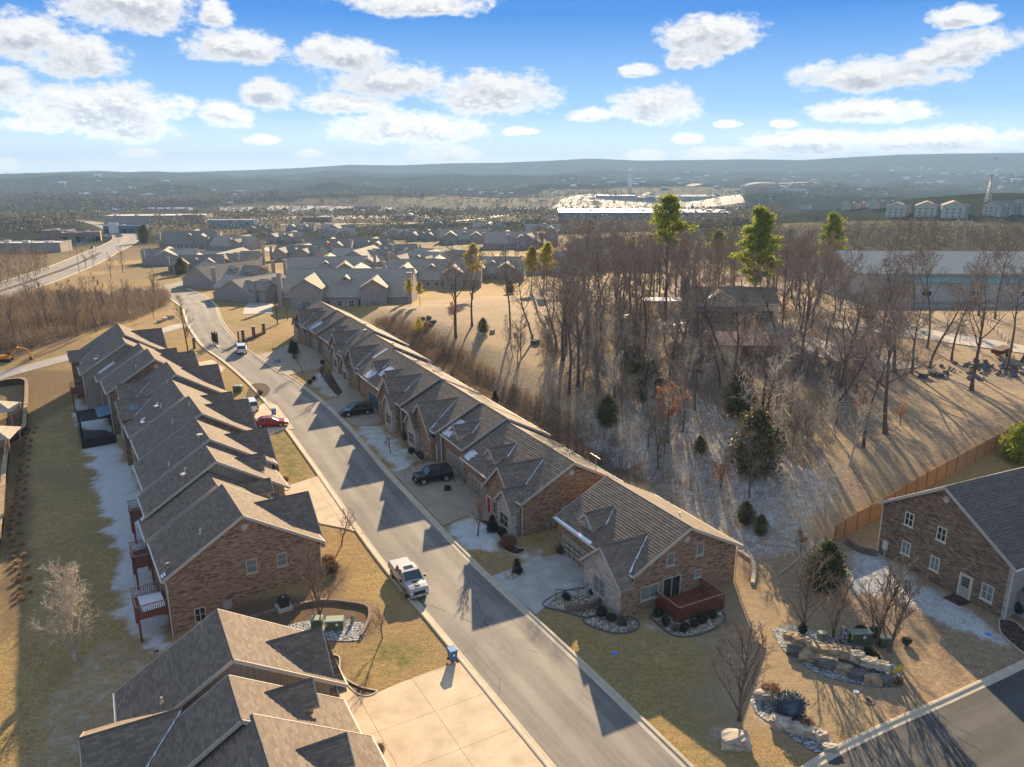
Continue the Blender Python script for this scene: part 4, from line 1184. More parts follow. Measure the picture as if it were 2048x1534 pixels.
# ---- right row, nearest first
A = right_house('nearest right hand brick house with a red deck and a stone front gable', (1384, 1055), 7.2, 13.2, 6.1, 6.2, 0.0, [
    dict(front=(1202, 1096), back=(1293, 1067), kind='wing', mat='field_stone', side_mat='brick', hw=3.15, slope=.85, win=[(.35, .75, 1.9, 1.7, 'glass_blinds')]),
    dict(front=(1172, 1029), back=(1229, 1010.5), kind='dormer', mat='field_stone', hw=1.15, slope=.85, win=[(0, 4.1, .8, 1.0, 'glass_blinds')])], slope=.52, seed=1, snow_eave=(.5, .98))
B = right_house('brick house with a tall side wall and a small pale tree before its red door', (1149, 925), 7.7, 15.2, 6.35, 6.3, 0.2, [
    dict(front=(998, 937), back=(1084, 913), kind='wing', mat='brick', hw=3.9, slope=.95),
    dict(front=(1128 - 6, 880), back=(1084, 864), kind='dormer', mat='field_stone', hw=1.15, slope=.85) if False else
    dict(front=(978, 898), back=(1032, 886), kind='dormer', mat='field_stone', hw=1.15, slope=.85, win=[(0, 4.2, .75, .9, 'glass_dark')])], slope=.54, seed=2)
Cc = right_house('brick house with a brown sided upper gable behind the black off-road vehicle', (1013, 835.5), 8.1, 7.6, 6.0, 6.2, 0.65, [
    dict(front=(908, 853), back=(961, 840), kind='dormer', mat='field_stone', hw=1.15, slope=.85, win=[(0, 4.1, .75, .95, 'glass_dark')])], near_mat='siding', gable_vent=False, seed=3, down=False)
Dd = right_house('brick house with a dark gable and a stone bay under a tiny shed roof', (958, 803), 8.45, 13.2, 6.3, 6.3, 0.95, [
    dict(front=(835, 808), back=(916, 795), kind='wing', mat='brick', hw=4.0, slope=.95, win=[(-2.2, .6, .8, 1.4, 'glass_dark')])], near_mat='siding', gable_vent=False, seed=4, down=False)
Ee = right_house('brick house with a tall brick gable above its neighbour and a stone corner bay', (880, 755), 8.85, 20.5, 6.2, 6.3, 1.3, [
    dict(front=(769, 759), back=(843, 747), kind='wing', mat='brick', hw=4.0, slope=.97),
    dict(front=(769, 743), back=(808, 738), kind='dormer', mat='brick', hw=1.3, slope=.85),
    dict(front=(745, 724), back=(783, 718), kind='dormer', mat='field_stone', hw=1.2, slope=.85, win=[(0, 4.1, .75, .95, 'glass_dark')])], seed=5)
Ff = right_house('brick house set between two gables, white snow streak under its roof step', (789, 692), 9.15, 14.0, 6.2, 6.3, 1.75, [
    dict(front=(695, 696), back=(760, 690), kind='wing', mat='brick', hw=4.0, slope=.97)], near_mat='siding', gable_vent=False, seed=6, down=False)
Gg = right_house('brick house with a round vent high in its brick gable', (748, 661), 9.5, 15.0, 6.2, 6.4, 2.1, [
    dict(front=(663, 665), back=(721, 660), kind='wing', mat='brick', hw=4.0, slope=.97),
    dict(front=(668, 655), back=(699, 652), kind='dormer', mat='brick', hw=1.2, slope=.85)], seed=7)
Hh = right_house('brown sided gable house near the far end of the right row', (690, 629), 9.75, 6.2, 6.1, 6.3, 2.3, [
    dict(front=(628, 625), back=(662, 620), kind='dormer', mat='field_stone', hw=1.2, slope=.85)], near_mat='siding', gable_vent=False, seed=8, down=False)
Ii = right_house('farthest brick house of the right row beside the brick entrance posts', (671, 620), 9.9, 13.0, 6.2, 6.3, 2.5, [
    dict(front=(593, 620), back=(647, 617), kind='wing', mat='brick', hw=4.2, slope=.97)], near_mat='siding', gable_vent=False, seed=9, down=False)

# stone bays in front of the brick gables: near side (-) or far side (+)
for I, side, z in ((B, -1, 0), (Dd, 1, 0), (Ee, -1, 0), (Ff, 1, 0), (Gg, -1, 0), (Ii, 1, 0)):
    w_ = I['wings'][0]
    add_wing(I, x=w_['x'] + side * 2.05, f=w_['f'] + .55, zr=w_['zr'] - 1.75, slope=.95, hw=1.85, kind='bay', mat='field_stone', snow=False,
             win=[(0, .7, 1.9, 1.5, 'glass_dark')])
# stone quoins down the bays' corners, each stone its own piece
for I, side in ((B, -1), (Ee, -1), (Gg, -1)):
    w_ = I['wings'][0]; xw = w_['x'] + side * 2.05 - 1.56; fw = w_['f'] + .55 - .35
    for k in range(11):
        mb = MB(); e = .42 if k % 2 else .26
        mb.box(xw - .035, xw + .2, I['Y'](fw) - e, I['Y'](fw) + .035, k * .27 - .1, k * .27 + .14)
        mb.build('quoin_stone', M['field_stone'], I['root'])
# garages, doors, windows
garage(A['root'], (9.5, A['wf'], 0), (1, 0, 0), FN)
window(A['root'], (A['x0'], 1.9, 0), (0, 1, 0), (-1, 0, 0), .85, 1.25, 3.6, 1, 'glass_blinds', muntins=False)
window(A['root'], (A['x0'], -1.4, 0), (0, 1, 0), (-1, 0, 0), .85, 1.25, 3.8, 1, 'glass_blinds', muntins=False)
window(A['root'], (A['x0'], 4.0, 0), (0, 1, 0), (-1, 0, 0), 2.0, 1.3, .95, 2, 'glass_blinds', muntins=False)
window(A['root'], (A['x0'], -1.3, 0), (0, 1, 0), (-1, 0, 0), .85, .8, 1.6, 1, 'glass_blinds')
sdoor = window(A['root'], (A['x0'], 1.6, 0), (0, 1, 0), (-1, 0, 0), 2.0, 2.1, .35, 2, 'glass_dark', muntins=False, name='sliding_door')
mb = MB()
for k in range(14): mb.box(6.05, 6.35, A['wf'] - .05, A['wf'] + .3, k * .27, k * .27 + .25)
mb = MB(); mb.box(5.9, 6.35, A['wf'] - .4, A['wf'] + .15, -.2, 3.2); mb.build('porch_pillar', M['brick'], A['root'])
door(A['root'], (5.45, A['wf'] + .02, 0), (1, 0, 0), FN, 'door_beige')
snow_patch(A, 8.0, 9.2, 2.6, 3.8, seed=2)
garage(B['root'], (11.3, B['wf'], 0), (1, 0, 0), FN)
window(B['root'], (B['x0'], -3.7, 0), (0, 1, 0), (-1, 0, 0), 1.2, 1.5, .9, 2, 'glass_dark')
door(B['root'], (B['wings'][0]['x'] + 2.6, B['wings'][0]['f'] - .33, 0), (1, 0, 0), FN, 'door_red')
window(B['root'], (B['wings'][0]['x'] + 1.2, B['wings'][0]['f'] - .35, 0), (1, 0, 0), FN, .7, 1.5, .6, 1, 'glass_dark')
snow_patch(B, 9.3, 10.6, 3.4, 4.6, seed=5); snow_patch(B, 13.3, 14.8, 4.9, 6.2, seed=7)
garage(Cc['root'], (3.2, Cc['wf'], 0), (1, 0, 0), FN)
snow_patch(Cc, 2.3, 3.6, 3.2, 4.6, seed=8); snow_patch(Cc, 4.4, 6.8, 3.2, 5.9, seed=9)
door(Dd['root'], (.9, Dd['wf'], 0), (1, 0, 0), FN, 'door_beige'); window(Dd['root'], (Dd['wings'][0]['x'] - .4, Dd['wings'][0]['f'] - .35, 0), (1, 0, 0), FN, .7, 1.5, .6, 1)
garage(Dd['root'], (10.5, Dd['wf'], 0), (1, 0, 0), FN)
garage(Ee['root'], (13.4, Ee['wf'], 0), (1, 0, 0), FN, mat='door_blue'); snow_patch(Ee, 12.0, 14.5, 2.5, 4.6, seed=10); snow_patch(Ee, 14.8, 17.5, 4.2, 6.0, seed=11)
garage(Ff['root'], (2.2, Ff['wf'], 0), (1, 0, 0), FN, 3.4); snow_patch(Ff, .3, 1.2, 1.0, 3.5, seed=13)
garage(Gg['root'], (12.5, Gg['wf'], 0), (1, 0, 0), FN)
garage(Hh['root'], (3.0, Hh['wf'], 0), (1, 0, 0), FN); snow_patch(Hh, 3.2, 5.5, 3.6, 6.0, seed=12)
for I, sp in ((A, [(4, -2, 'pipe')]), (B, [(5, -2.5, 'pipe')]), (Ee, [(5, -1.0, 'pipe'), (12, -.8, 'cap'), (17.2, -.6, 'pipe')]), (Gg, [(2.5, .9, 'cap'), (8, -.8, 'cap')]), (Ff, [(3, -.7, 'cap')])): roof_vents(I, sp)
# meter cabinets on the side wall facing the frosty yard
mb = MB(); mb.box(B['x0'] - .3, B['x0'] - .02, .4, 1.4, .9, 2.4); cab = mb.build('meter_cabinet', M['galvanised'], B['root'])
for yy in (.6, .9, 1.2):
    mb = MB(); mb.tube((B['x0'] - .15, yy, -.3), (B['x0'] - .15, yy, .9), .04, .04, 6); mb.build('conduit', M['galvanised'], cab)
for yy in (2.2, 2.9):
    mb = MB(); mb.box(B['x0'] - .25, B['x0'] - .02, yy, yy + .3, .6, 1.0); mb.tube((B['x0'] - .12, yy + .15, -.3), (B['x0'] - .12, yy + .15, .6), .03, .03, 6); mb.build('gas_meter', M['galvanised'], B['root'])
# pillars standing by the porches
for I, xx in ((Cc, 6.9), (Ee, 9.4), (Hh, 5.6)):
    mb = MB(); mb.tube((xx, I['wf'] + .25, -.3), (xx, I['wf'] + .25, I['ze_f'] - .1), .1, .1, 8); mb.build('porch_post', M['white_trim'], I['root'])

# ---- left row: fronts face away from the camera, so the street side is -Y
def left_house(label, px, zr, length, hf, hb, base, wings, slope=.62, ang=LA, group='brick townhouses along the street', **kw):
    near = atz(*px, zr)
    ws = [wing_px(near, ang, -1, zr, slope, base, w_.pop('front'), w_.pop('back'), **w_) for w_ in wings]
    I = gable_house('townhouse', label, near, length, ang, -1, zr, hf, hb, slope, base, back_base=base - 2.6, wings=ws, group=group, **kw)
    I['wings'] = ws; return I
BN = (0, 1, 0)
L1 = left_house('left hand brick house with a wide brown gable wall and a red deck behind', (485, 1031), 7.9, 8.2, 7.0, 7.0, 0.0, [
    dict(front=(616, 982), back=(509, 1007.7), kind='wing', mat='brick', hw=4.2, slope=.95, snow=False)], seed=21, near_step=.3)
L1b = left_house('left hand brick house with a long white snow line and a street side dormer', (433, 970), 7.5, 5.4, 6.8, 6.8, 0.1, [
    dict(front=(540, 956), back=(476, 970), kind='dormer', mat='field_stone', hw=1.25, slope=.85, snow=False)], near_mat='siding', gable_vent=False, seed=22, down=False)
L2 = left_house('left hand house with a brown board gable above the snow line', (432, 922), 8.5, 5.6, 7.1, 7.1, 0.45, [
    dict(front=(528, 905.6), back=(469, 917), kind='dormer', mat='field_stone', hw=1.25, slope=.85, snow=False)], near_mat='siding', gable_vent=False, seed=23, down=False)
L3 = left_house('left hand house with a narrow board gable and a steep dark street wing', (419, 877.5), 8.9, 8.5, 6.9, 7.1, 0.7, [
    dict(front=(533, 854.7), back=(449, 870.4), kind='wing', mat='brick', hw=4.2, slope=.95, snow=False)], near_mat='siding', gable_vent=False, seed=24, down=False)
L4 = left_house('left hand house with a red brick sliver of gable and two white roof caps', (403, 826), 9.3, 8.4, 7.0, 7.2, 1.1, [
    dict(front=(496, 797), back=(409, 810.6), kind='wing', mat='brick', hw=4.2, slope=.95, snow=False)], seed=25)
L4b = left_house('left hand house whose back wing carries a small skylight', (368, 793), 9.0, 11.8, 6.8, 6.9, 1.2, [
    dict(front=(463, 783), back=(401, 793), kind='dormer', mat='brick', hw=1.3, slope=.85, snow=False)], near_mat='siding', gable_vent=False, seed=26, down=False)
L5 = left_house('left hand house with a dark step gable behind the skylight wing', (352, 748), 9.5, 8.3, 6.9, 7.0, 1.5, [
    dict(front=(436, 728), back=(362, 738), kind='wing', mat='brick', hw=4.2, slope=.95, snow=False)], near_mat='siding', gable_vent=False, seed=27, down=False)
L6 = left_house('left hand house with a tall red brick gable above the dark pergola', (309, 717.5), 9.9, 8.0, 6.9, 7.0, 1.9, [
    dict(front=(388, 701.5), back=(319.5, 711), kind='wing', mat='brick', hw=4.2, slope=.95, snow=False)], seed=28)
L6b = left_house('left hand house between the red brick gable and the far end house', (286, 698), 9.7, 5.0, 6.9, 7.0, 2.0, [
    dict(front=(352, 695), back=(311, 702), kind='dormer', mat='brick', hw=1.25, slope=.85, snow=False)], near_mat='siding', gable_vent=False, seed=29, down=False)
L7 = left_house('left hand house with a high brown gable and a timber balcony near the far end', (250.4, 685.6), 10.0, 6.0, 6.9, 7.0, 2.2, [], near_mat='siding', gable_vent=False, seed=30, down=True)
L8 = left_house('farthest house of the left row beside the gravel track', (249.5, 669), 10.3, 11.5, 6.9, 7.0, 2.4, [
    dict(front=(323, 656), back=(261.5, 663), kind='wing', mat='brick', hw=4.4, slope=.95, snow=False)], near_mat='siding', gable_vent=False, seed=31, down=False)
for I, z0 in ((L1, 0),):
    window(I['root'], (I['x0'], -.4, 0), (0, 1, 0), (-1, 0, 0), 1.0, 1.35, 2.1, 1, 'glass_blinds', muntins=True)
    window(I['root'], (I['x0'], 1.3, 0), (0, 1, 0), (-1, 0, 0), 1.0, 1.35, 2.1, 1, 'glass_blinds', muntins=True) if False else None
    window(I['root'], (I['x0'], -3.1, 0), (0, 1, 0), (-1, 0, 0), .95, 1.3, 2.0, 1, 'glass_blinds', muntins=True)
    window(I['root'], (I['x0'], 4.3, 0), (0, 1, 0), (-1, 0, 0), .95, 1.4, -1.3, 2, 'glass_dark')
mb = MB(); mb.box(L1['x0'] - .3, L1['x0'] - .02, 1.6, 2.4, -1.0, .1); mb.build('meter_cabinet', M['galvanised'], L1['root'])
for I, sp in ((L1, [(2.6, 3.2, 'pipe')]), (L2, [(2.2, 2.9, 'cap'), (3.0, 2.6, 'pipe')]), (L3, [(2.4, .6, 'cap'), (1.0, 4.2, 'pipe')]), (L4, [(3.5, 2.8, 'pipe'), (5.0, .5, 'pipe')]),
              (L4b, [(3.2, 3.0, 'cap'), (2.2, 2.6, 'pipe'), (1.0, 5.0, 'cap'), (9.5, .6, 'pipe')]), (L6, [(2.5, 2.4, 'pipe')]), (L7, [(2.0, 4.4, 'cap'), (2.7, 4.0, 'pipe')])):
    roof_vents(I, [(x, -f, k) for x, f, k in sp])
# snow line where the lower roof meets the board gable
def back_snow(I, x0, x1, f0, f1, seed=1):
    J = dict(I); Y0 = I['Y']; J['Y'] = lambda q: Y0(-q); snow_patch(J, x0, x1, f0, f1, seed=seed)
for k in range(12): back_snow(L1b, 4.75 - k * .02, 5.35, .6 + k * .5, 1.1 + k * .5, seed=40 + k)
back_snow(L6b, 3.2, 4.9, 4.0, 6.6, 60); back_snow(L1, .4, 1.0, 6.6, 7.0, 61); back_snow(L4b, 4, 4.8, 2.6, 3.0, 62); back_snow(L4b, 2.2, 3.0, 4.6, 5.2, 63)
# back wings of the middle left houses, one with a skylight
def bw(I, zr, base, front, back):
    l_ = I['root'].location; return wing_px((l_.x, l_.y), LA, 1, zr, .62, base, front, back)
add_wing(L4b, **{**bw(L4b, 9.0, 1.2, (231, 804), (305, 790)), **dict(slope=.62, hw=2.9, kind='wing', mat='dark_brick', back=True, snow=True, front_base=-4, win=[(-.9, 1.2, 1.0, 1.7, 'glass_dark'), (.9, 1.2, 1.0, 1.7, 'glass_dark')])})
w4 = bw(L4b, 9.0, 1.2, (231, 804), (305, 790))
mb = MB(); xa_, fa_, za_ = w4['x'], w4['f'] - 2.6, w4['zr'] + .16; mb.slab([(xa_ - 1.9, fa_, za_ - .62 * 1.9), (xa_ - 1.1, fa_, za_ - .62 * 1.1), (xa_ - 1.1, fa_ + 1.2, za_ - .62 * 1.1), (xa_ - 1.9, fa_ + 1.2, za_ - .62 * 1.9)], .12); mb.build('skylight', M['skylight'], L4b['root'])
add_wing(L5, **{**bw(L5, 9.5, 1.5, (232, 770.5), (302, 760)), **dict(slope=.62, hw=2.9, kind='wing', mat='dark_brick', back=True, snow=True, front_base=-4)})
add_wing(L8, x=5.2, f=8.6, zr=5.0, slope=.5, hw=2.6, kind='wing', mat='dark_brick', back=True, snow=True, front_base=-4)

# ---- foreground house, lower left (turned a little more)
HA = radians(118.5)
def near_house(px, zr, length, hf, hb, wings, label, **kw):
    near = atz(*px, zr)
    ws = []
    for w_ in wings:
        bk = w_.pop('back_side', False)
        if bk: ws.append(w_)
        else: ws.append(wing_px(near, HA, -1, zr, .62, 0.0, w_.pop('front'), w_.pop('back'), **w_))
    I = gable_house('townhouse', label, near, length, HA, -1, zr, hf, hb, .62, 0.0, back_base=-2.6, wings=ws, roof='shingles', group='brick townhouses along the street', gable_vent=False, **kw)
    I['wings'] = ws; return I
H1 = near_house((466, 1318.4), 7.1, 6.6, 7.1, 7.0, [dict(front=(643, 1253.5), back=(532, 1286), kind='wing', mat='brick', hw=3.4, slope=.95, snow=False)], 'foreground house bottom left, upper roof with a dark cross gable', near_mat='siding', seed=51, down=False)
H2 = near_house((483, 1440), 6.9, 4.6, 7.0, 6.8, [dict(front=(625, 1356), back=(529, 1387), kind='dormer', mat='field_stone', hw=1.3, slope=.9, snow=False)], 'foreground house bottom left, middle roof with a stone faced dormer', near_mat='siding', seed=52, down=False)
H3 = near_house((560, 1600), 6.7, 7.2, 6.9, 6.8, [dict(front=(693, 1465), back=(592, 1503), kind='dormer', mat='field_stone', hw=1.3, slope=.9, snow=False)], 'foreground house bottom left, lowest roof with the second stone dormer', near_mat='siding', seed=53, down=False)
wl = Vector(atz(158, 1481, 5.2)); wb_ = Vector(atz(356, 1416, 5.2))
dd = Vector((cos(HA), sin(HA))); nn = Vector((-sin(HA), cos(HA)))
q = wl - Vector((H2['root'].location.x, H2['root'].location.y)); q2 = wb_ - Vector((H2['root'].location.x, H2['root'].location.y))
add_wing(H2, x=(q.dot(dd) + q2.dot(dd)) / 2, f=q.dot(nn), zr=5.2, slope=.6, hw=3.6, kind='wing', mat='brick', back=True, snow=True, front_base=-4, over=.3)
roof_vents(H1, [(1.5, -4.3, 'pipe')]); roof_vents(H2, [(-.2 + .8, -5.6, 'pipe')])

# ---- right edge: large brick house seen from its gable side
gx0 = Vector(at(1757, 1106)); gx1 = Vector(at(2005, 1238))
gdir = (gx1 - gx0).normalized(); W0 = (gx1 - gx0).length
# wall line from the back corner (gx0) to the front corner (gx1); the ridge runs to the right of it
perp = Vector((-gdir.y, gdir.x))
if perp.x < 0: perp = -perp
angR = atan2(perp.y, perp.x)
bR = tz(*gx1)
def rpt(u, zabs):   # u along the wall
    p = gx0 + gdir * u; return p
apexz = None
Wt = W0 + .9
mid = gx0.lerp(gx1, .47)
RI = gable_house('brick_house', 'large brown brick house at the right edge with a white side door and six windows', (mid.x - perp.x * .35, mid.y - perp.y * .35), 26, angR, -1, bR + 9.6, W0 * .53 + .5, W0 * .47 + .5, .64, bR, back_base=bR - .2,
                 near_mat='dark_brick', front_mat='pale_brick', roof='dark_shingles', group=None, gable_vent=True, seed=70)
# ---------------------------------------------------------------- plants
def branchy(seed, h, spread=.5, first=.3, limbs=9, r0=None, lean=0.0, levels=(6, 5, 3), tw=.018, up=.35, split=0):
    """a leafless tree: returns (trunk MB, crown MB)"""
    R = random.Random(seed); tr = MB(); cr = MB()
    r0 = r0 or h * .016
    def grow(p, d, L, r, n, wob):
        pts = [p]; q = p.copy(); dd = d.copy()
        for i in range(n):
            dd = (dd + Vector((R.uniform(-wob, wob), R.uniform(-wob, wob), R.uniform(-wob * .5, wob * .7)))).normalized()
            q = q + dd * (L / n); pts.append(q.copy())
        return pts
    d0 = Vector((lean * cos(seed * 1.7), lean * sin(seed * 1.7), 1)).normalized()
    T = grow(Vector((0, 0, -.3)), d0, h * .86, r0, 9, .10)
    def rad(t): return r0 * (1 - t) ** .8 + .02
    for i in range(len(T) - 1):
        tr.tube(T[i], T[i + 1], rad(i / 9) * (1.35 if i == 0 else 1), rad((i + 1) / 9), 7, cap=False)
    def along(P, t):
        k = min(len(P) - 2, int(t * (len(P) - 1))); f = t * (len(P) - 1) - k
        return P[k].lerp(P[k + 1], f), (P[k + 1] - P[k]).normalized()
    def side(d, ang, az):
        a = d.orthogonal().normalized(); b = d.cross(a)
        return (d * cos(ang) + (a * cos(az) + b * sin(az)) * sin(ang)).normalized()
    for i in range(limbs):
        t = first + (1 - first) * (i + R.random() * .8) / limbs; t = min(.98, t)
        p, d = along(T, t)
        L = h * spread * (1.05 - .62 * t) * R.uniform(.75, 1.2)
        dv = side(d, R.uniform(.6, 1.15), i * 2.4 + R.random()); dv.z += up; dv.normalize()
        P1 = grow(p, dv, L, 0, 5, .22); r1 = rad(t) * .62
        for k in range(5): tr.tube(P1[k], P1[k + 1], max(.02, r1 * (1 - k / 5.5)), max(.02, r1 * (1 - (k + 1) / 5.5)), 5, cap=False)
        for j in range(levels[0]):
            t2 = .22 + .78 * (j + R.random()) / levels[0]; t2 = min(t2, .99)
            p2, d2 = along(P1, t2); L2 = L * .52 * (1.1 - .6 * t2) * R.uniform(.7, 1.3)
            dv2 = side(d2, R.uniform(.5, 1.0), R.random() * 6.28); dv2.z += up * .5; dv2.normalize()
            P2 = grow(p2, dv2, L2, 0, 3, .25); r2 = max(.022, r1 * .4 * (1 - .5 * t2))
            for k in range(3): cr.tube(P2[k], P2[k + 1], r2 * (1 - k / 3.6), r2 * (1 - (k + 1) / 3.6), 3, cap=False)
            for m in range(levels[1]):
                t3 = .15 + .85 * (m + R.random()) / levels[1]; t3 = min(t3, .99)
                p3, d3 = along(P2, t3); L3 = L2 * .5 * R.uniform(.6, 1.3)
                dv3 = side(d3, R.uniform(.45, .95), R.random() * 6.28); dv3.z += .12; dv3.normalize()
                P3 = grow(p3, dv3, L3, 0, 2, .2)
                for k in range(2): cr.tube(P3[k], P3[k + 1], tw * (1 - .25 * k), tw * (.75 - .25 * k), 3, cap=False)
                for q in range(levels[2]):
                    p4, d4 = along(P3, R.uniform(.2, .98)); dv4 = side(d4, R.uniform(.4, .9), R.random() * 6.28)
                    e = p4 + dv4 * L3 * R.uniform(.35, .7); a = dv4.orthogonal() * tw * .75
                    cr.face([p4 - a, p4 + a, e])
    return tr, cr
def tree_proto(name, label, cat, seed, h, bark='bark', twig='twigs', **kw):
    t, c = branchy(seed, h, **kw)
    root = thing(name, label, cat)
    t.build('trunk', M[bark], root, smooth=True, uv=False); c.build('crown', M[twig], root, uv=False)
    return register(root)
def place(proto, x, y, label, sc=1.0, rz=None, group=None, sink=0.0):
    """the first placement uses the prototype itself"""
    loc = (x, y, tz(x, y) - sink); rz = random.uniform(0, 6.28) if rz is None else rz
    if not proto.get('_used'):
        proto['_used'] = 1; proto.location = loc; proto.rotation_euler = (0, 0, rz)
        proto.scale = (sc,) * 3 if not hasattr(sc, '__len__') else sc
        proto['label'] = label
        if group: proto['group'] = group
        return proto
    return copy_thing(proto, loc, rz, sc, label, group)

def tufts(mb, pts, size, n, R, m=0, flat=.0):
    for c in pts:
        for _ in range(n):
            a = Vector((R.gauss(0, 1), R.gauss(0, 1), R.gauss(0, 1) * (1 - flat))).normalized()
            b = a.orthogonal().normalized(); b = (b * cos(R.random() * 6.28) + a.cross(b) * sin(R.random() * 6.28))
            s_ = size * R.uniform(.6, 1.3); o_ = c + Vector((R.gauss(0, 1), R.gauss(0, 1), R.gauss(0, 1) * (1 - flat))) * size * .8
            mb.face([o_ - b * s_ * .28, o_ + b * s_ * .28, o_ + a * s_], m)
def pine_proto(seed, h, crown=.45, width=.2, mat='pine_needles', label='pine', dens=1.0):
    R = random.Random(seed); root = thing('pine_tree', label, 'pine tree')
    tr = MB(); P = [Vector((R.uniform(-.25, .25) * i * .3, R.uniform(-.25, .25) * i * .3, h * i / 9 - .3)) for i in range(10)]
    for i in range(9): tr.tube(P[i], P[i + 1], h * .013 * (1 - i / 10), h * .013 * (1 - (i + 1) / 10), 7, cap=False)
    fo = MB()
    nb = int(34 * dens)
    for i in range(nb):
        t = (1 - crown) + crown * (i + R.random()) / nb
        k = min(8, int(t * 9)); p = P[k].lerp(P[k + 1], t * 9 - k)
        rel = (t - (1 - crown)) / crown
        prof = (min(1, rel * 3 + .45)) * (1 - rel) ** .65
        L = h * width * (prof + .08) * R.uniform(.55, 1.2); az_ = i * 2.4 + R.random()
        d = Vector((cos(az_), sin(az_), R.uniform(.05, .5)))
        e = p + d * L; tr.tube(p, e, .07, .02, 4, cap=False)
        pts = []
        for q in range(7):
            f = R.uniform(.35, 1.05); c = p + d * L * f
            pts.append(c + Vector((R.gauss(0, .16), R.gauss(0, .16), R.gauss(0, .08) + .15)) * L * .8)
        tufts(fo, pts, h * .027, int(20 * dens), R, flat=.35)
    tr.build('trunk', M['bark'], root, smooth=True, uv=False); fo.build('crown', M[mat], root, uv=False)
    return register(root)
def bush_proto(name, cat, seed, rx, h, mat, n=260, size=.12, shape='ball', stem=True, core=None, label='shrub'):
    R = random.Random(seed); root = thing(name, label, cat); fo = MB(); pts = []
    lump = [(Vector((R.gauss(0, 1), R.gauss(0, 1), R.gauss(0, 1))).normalized(), R.uniform(.72, 1.12)) for _ in range(9)]
    while len(pts) < n:
        v = Vector((R.gauss(0, 1), R.gauss(0, 1), R.gauss(0, 1))).normalized()
        k = 1.0
        for d, s_ in lump: k += (s_ - 1) * max(0, v.dot(d)) ** 3 * 1.3
        r = R.uniform(.55, 1.0) ** .5 * k
        if shape == 'ball': p = Vector((v.x * rx * r, v.y * rx * r, h * .5 + v.z * h * .5 * r))
        elif shape == 'cone':
            t = R.random() ** 1.3; w_ = (1 - t) * rx * R.uniform(.6, 1.05) + .05; a = R.random() * 6.28; p = Vector((cos(a) * w_ * k, sin(a) * w_ * k, t * h))
        else:
            t = R.random(); w_ = rx * (sin(pi * min(1, .18 + t * .85)) ** .6) * R.uniform(.5, 1.1); a = R.random() * 6.28; p = Vector((cos(a) * w_ * k, sin(a) * w_ * k, .08 * h + t * h * .92))
        if p.z > .02: pts.append(p)
    tufts(fo, pts, size, 5, R)
    if core:
        cm = MB(); bm_ = bmesh.new(); bmesh.ops.create_icosphere(bm_, subdivisions=2, radius=1)
        vs = [Vector((v.co.x * rx * .78, v.co.y * rx * .78, h * .48 + v.co.z * h * .42)) for v in bm_.verts]
        fo.faces(vs, [tuple(v.index for v in f.verts) for f in bm_.faces]); bm_.free()
    sm = MB()
    for k in range(5):
        a = k * 1.3; sm.tube((0, 0, -.2), (cos(a) * rx * .3, sin(a) * rx * .3, h * .55), .04 * rx + .02, .02, 4, cap=False)
    sm.build('stem', M['bark'], root, uv=False)
    fo.build('foliage', M[mat], root, uv=False)
    return register(root)
def dry_bush_proto(name, cat, seed, rx, h, mat='tan_twigs', n=90, tw=.012, label='bush'):
    R = random.Random(seed); root = thing(name, label, cat); mb = MB(); sm = MB()
    for i in range(n):
        a = R.random() * 6.28; r = R.random() ** .6
        e = Vector((cos(a) * rx * r, sin(a) * rx * r, h * (1 - .45 * r * r) * R.uniform(.7, 1.05)))
        s_ = Vector((e.x * .15, e.y * .15, -.1)); m_ = s_.lerp(e, .5) + Vector((R.gauss(0, .06), R.gauss(0, .06), 0)) * rx
        (sm if i % 5 == 0 else mb).tube(s_, m_, tw * 1.3, tw, 3, cap=False); mb.tube(m_, e, tw, tw * .4, 3, cap=False)
        for k in range(4):
            o_ = m_.lerp(e, R.random()); q = o_ + Vector((R.gauss(0, 1), R.gauss(0, 1), R.gauss(.5, 1))).normalized() * rx * .3
            b = (q - o_).orthogonal().normalized() * tw; mb.face([o_ - b, o_ + b, q])
    sm.build('stem', M[mat], root, uv=False); mb.build('twigs', M[mat], root, uv=False)
    return register(root)
# ---------------------------------------------------------------- woods on the right
def woodlabel(x, y, s_, kind):
    lm = [('the carport', (1475, 690)), ('the white house', (1430, 640)), ('the stone patio', (1345, 655)), ('the long rail fence', (1090, 650)), ('the scrubby bank', (1110, 790)), ('the broad green cedar', (1508, 948)),
          ('the rust leaved oak', (1337, 885)), ('the curving lane', (1680, 700)), ('the metal building', (1720, 600)), ('the pale leaning oak', (1772, 868)), ('the bright green pine', (1507, 632)), ('the frosty slope', (1400, 960))]
    if not LM: LM.extend((n_, at(*q)) for n_, q in lm)
    n_ = min(LM, key=lambda t: hypot(t[1][0] - x, t[1][1] - y))[0]
    return '%s %s near %s' % ('slender' if s_ < .78 else 'middling' if s_ < .92 else 'tall', kind, n_)
LM = []
OAK = [tree_proto('bare_oak_tree', 'oak', 'bare tree', 100 + i, 17 + (i % 3) * 1.5, spread=[.42, .5, .36, .46][i % 4], first=[.42, .34, .5][i % 3], limbs=8 + i % 3, lean=[.05, .12, .0, .2][i % 4], levels=(7, 6, 4), tw=.027, r0=[.24, .28, .21][i % 3]) for i in range(7)]
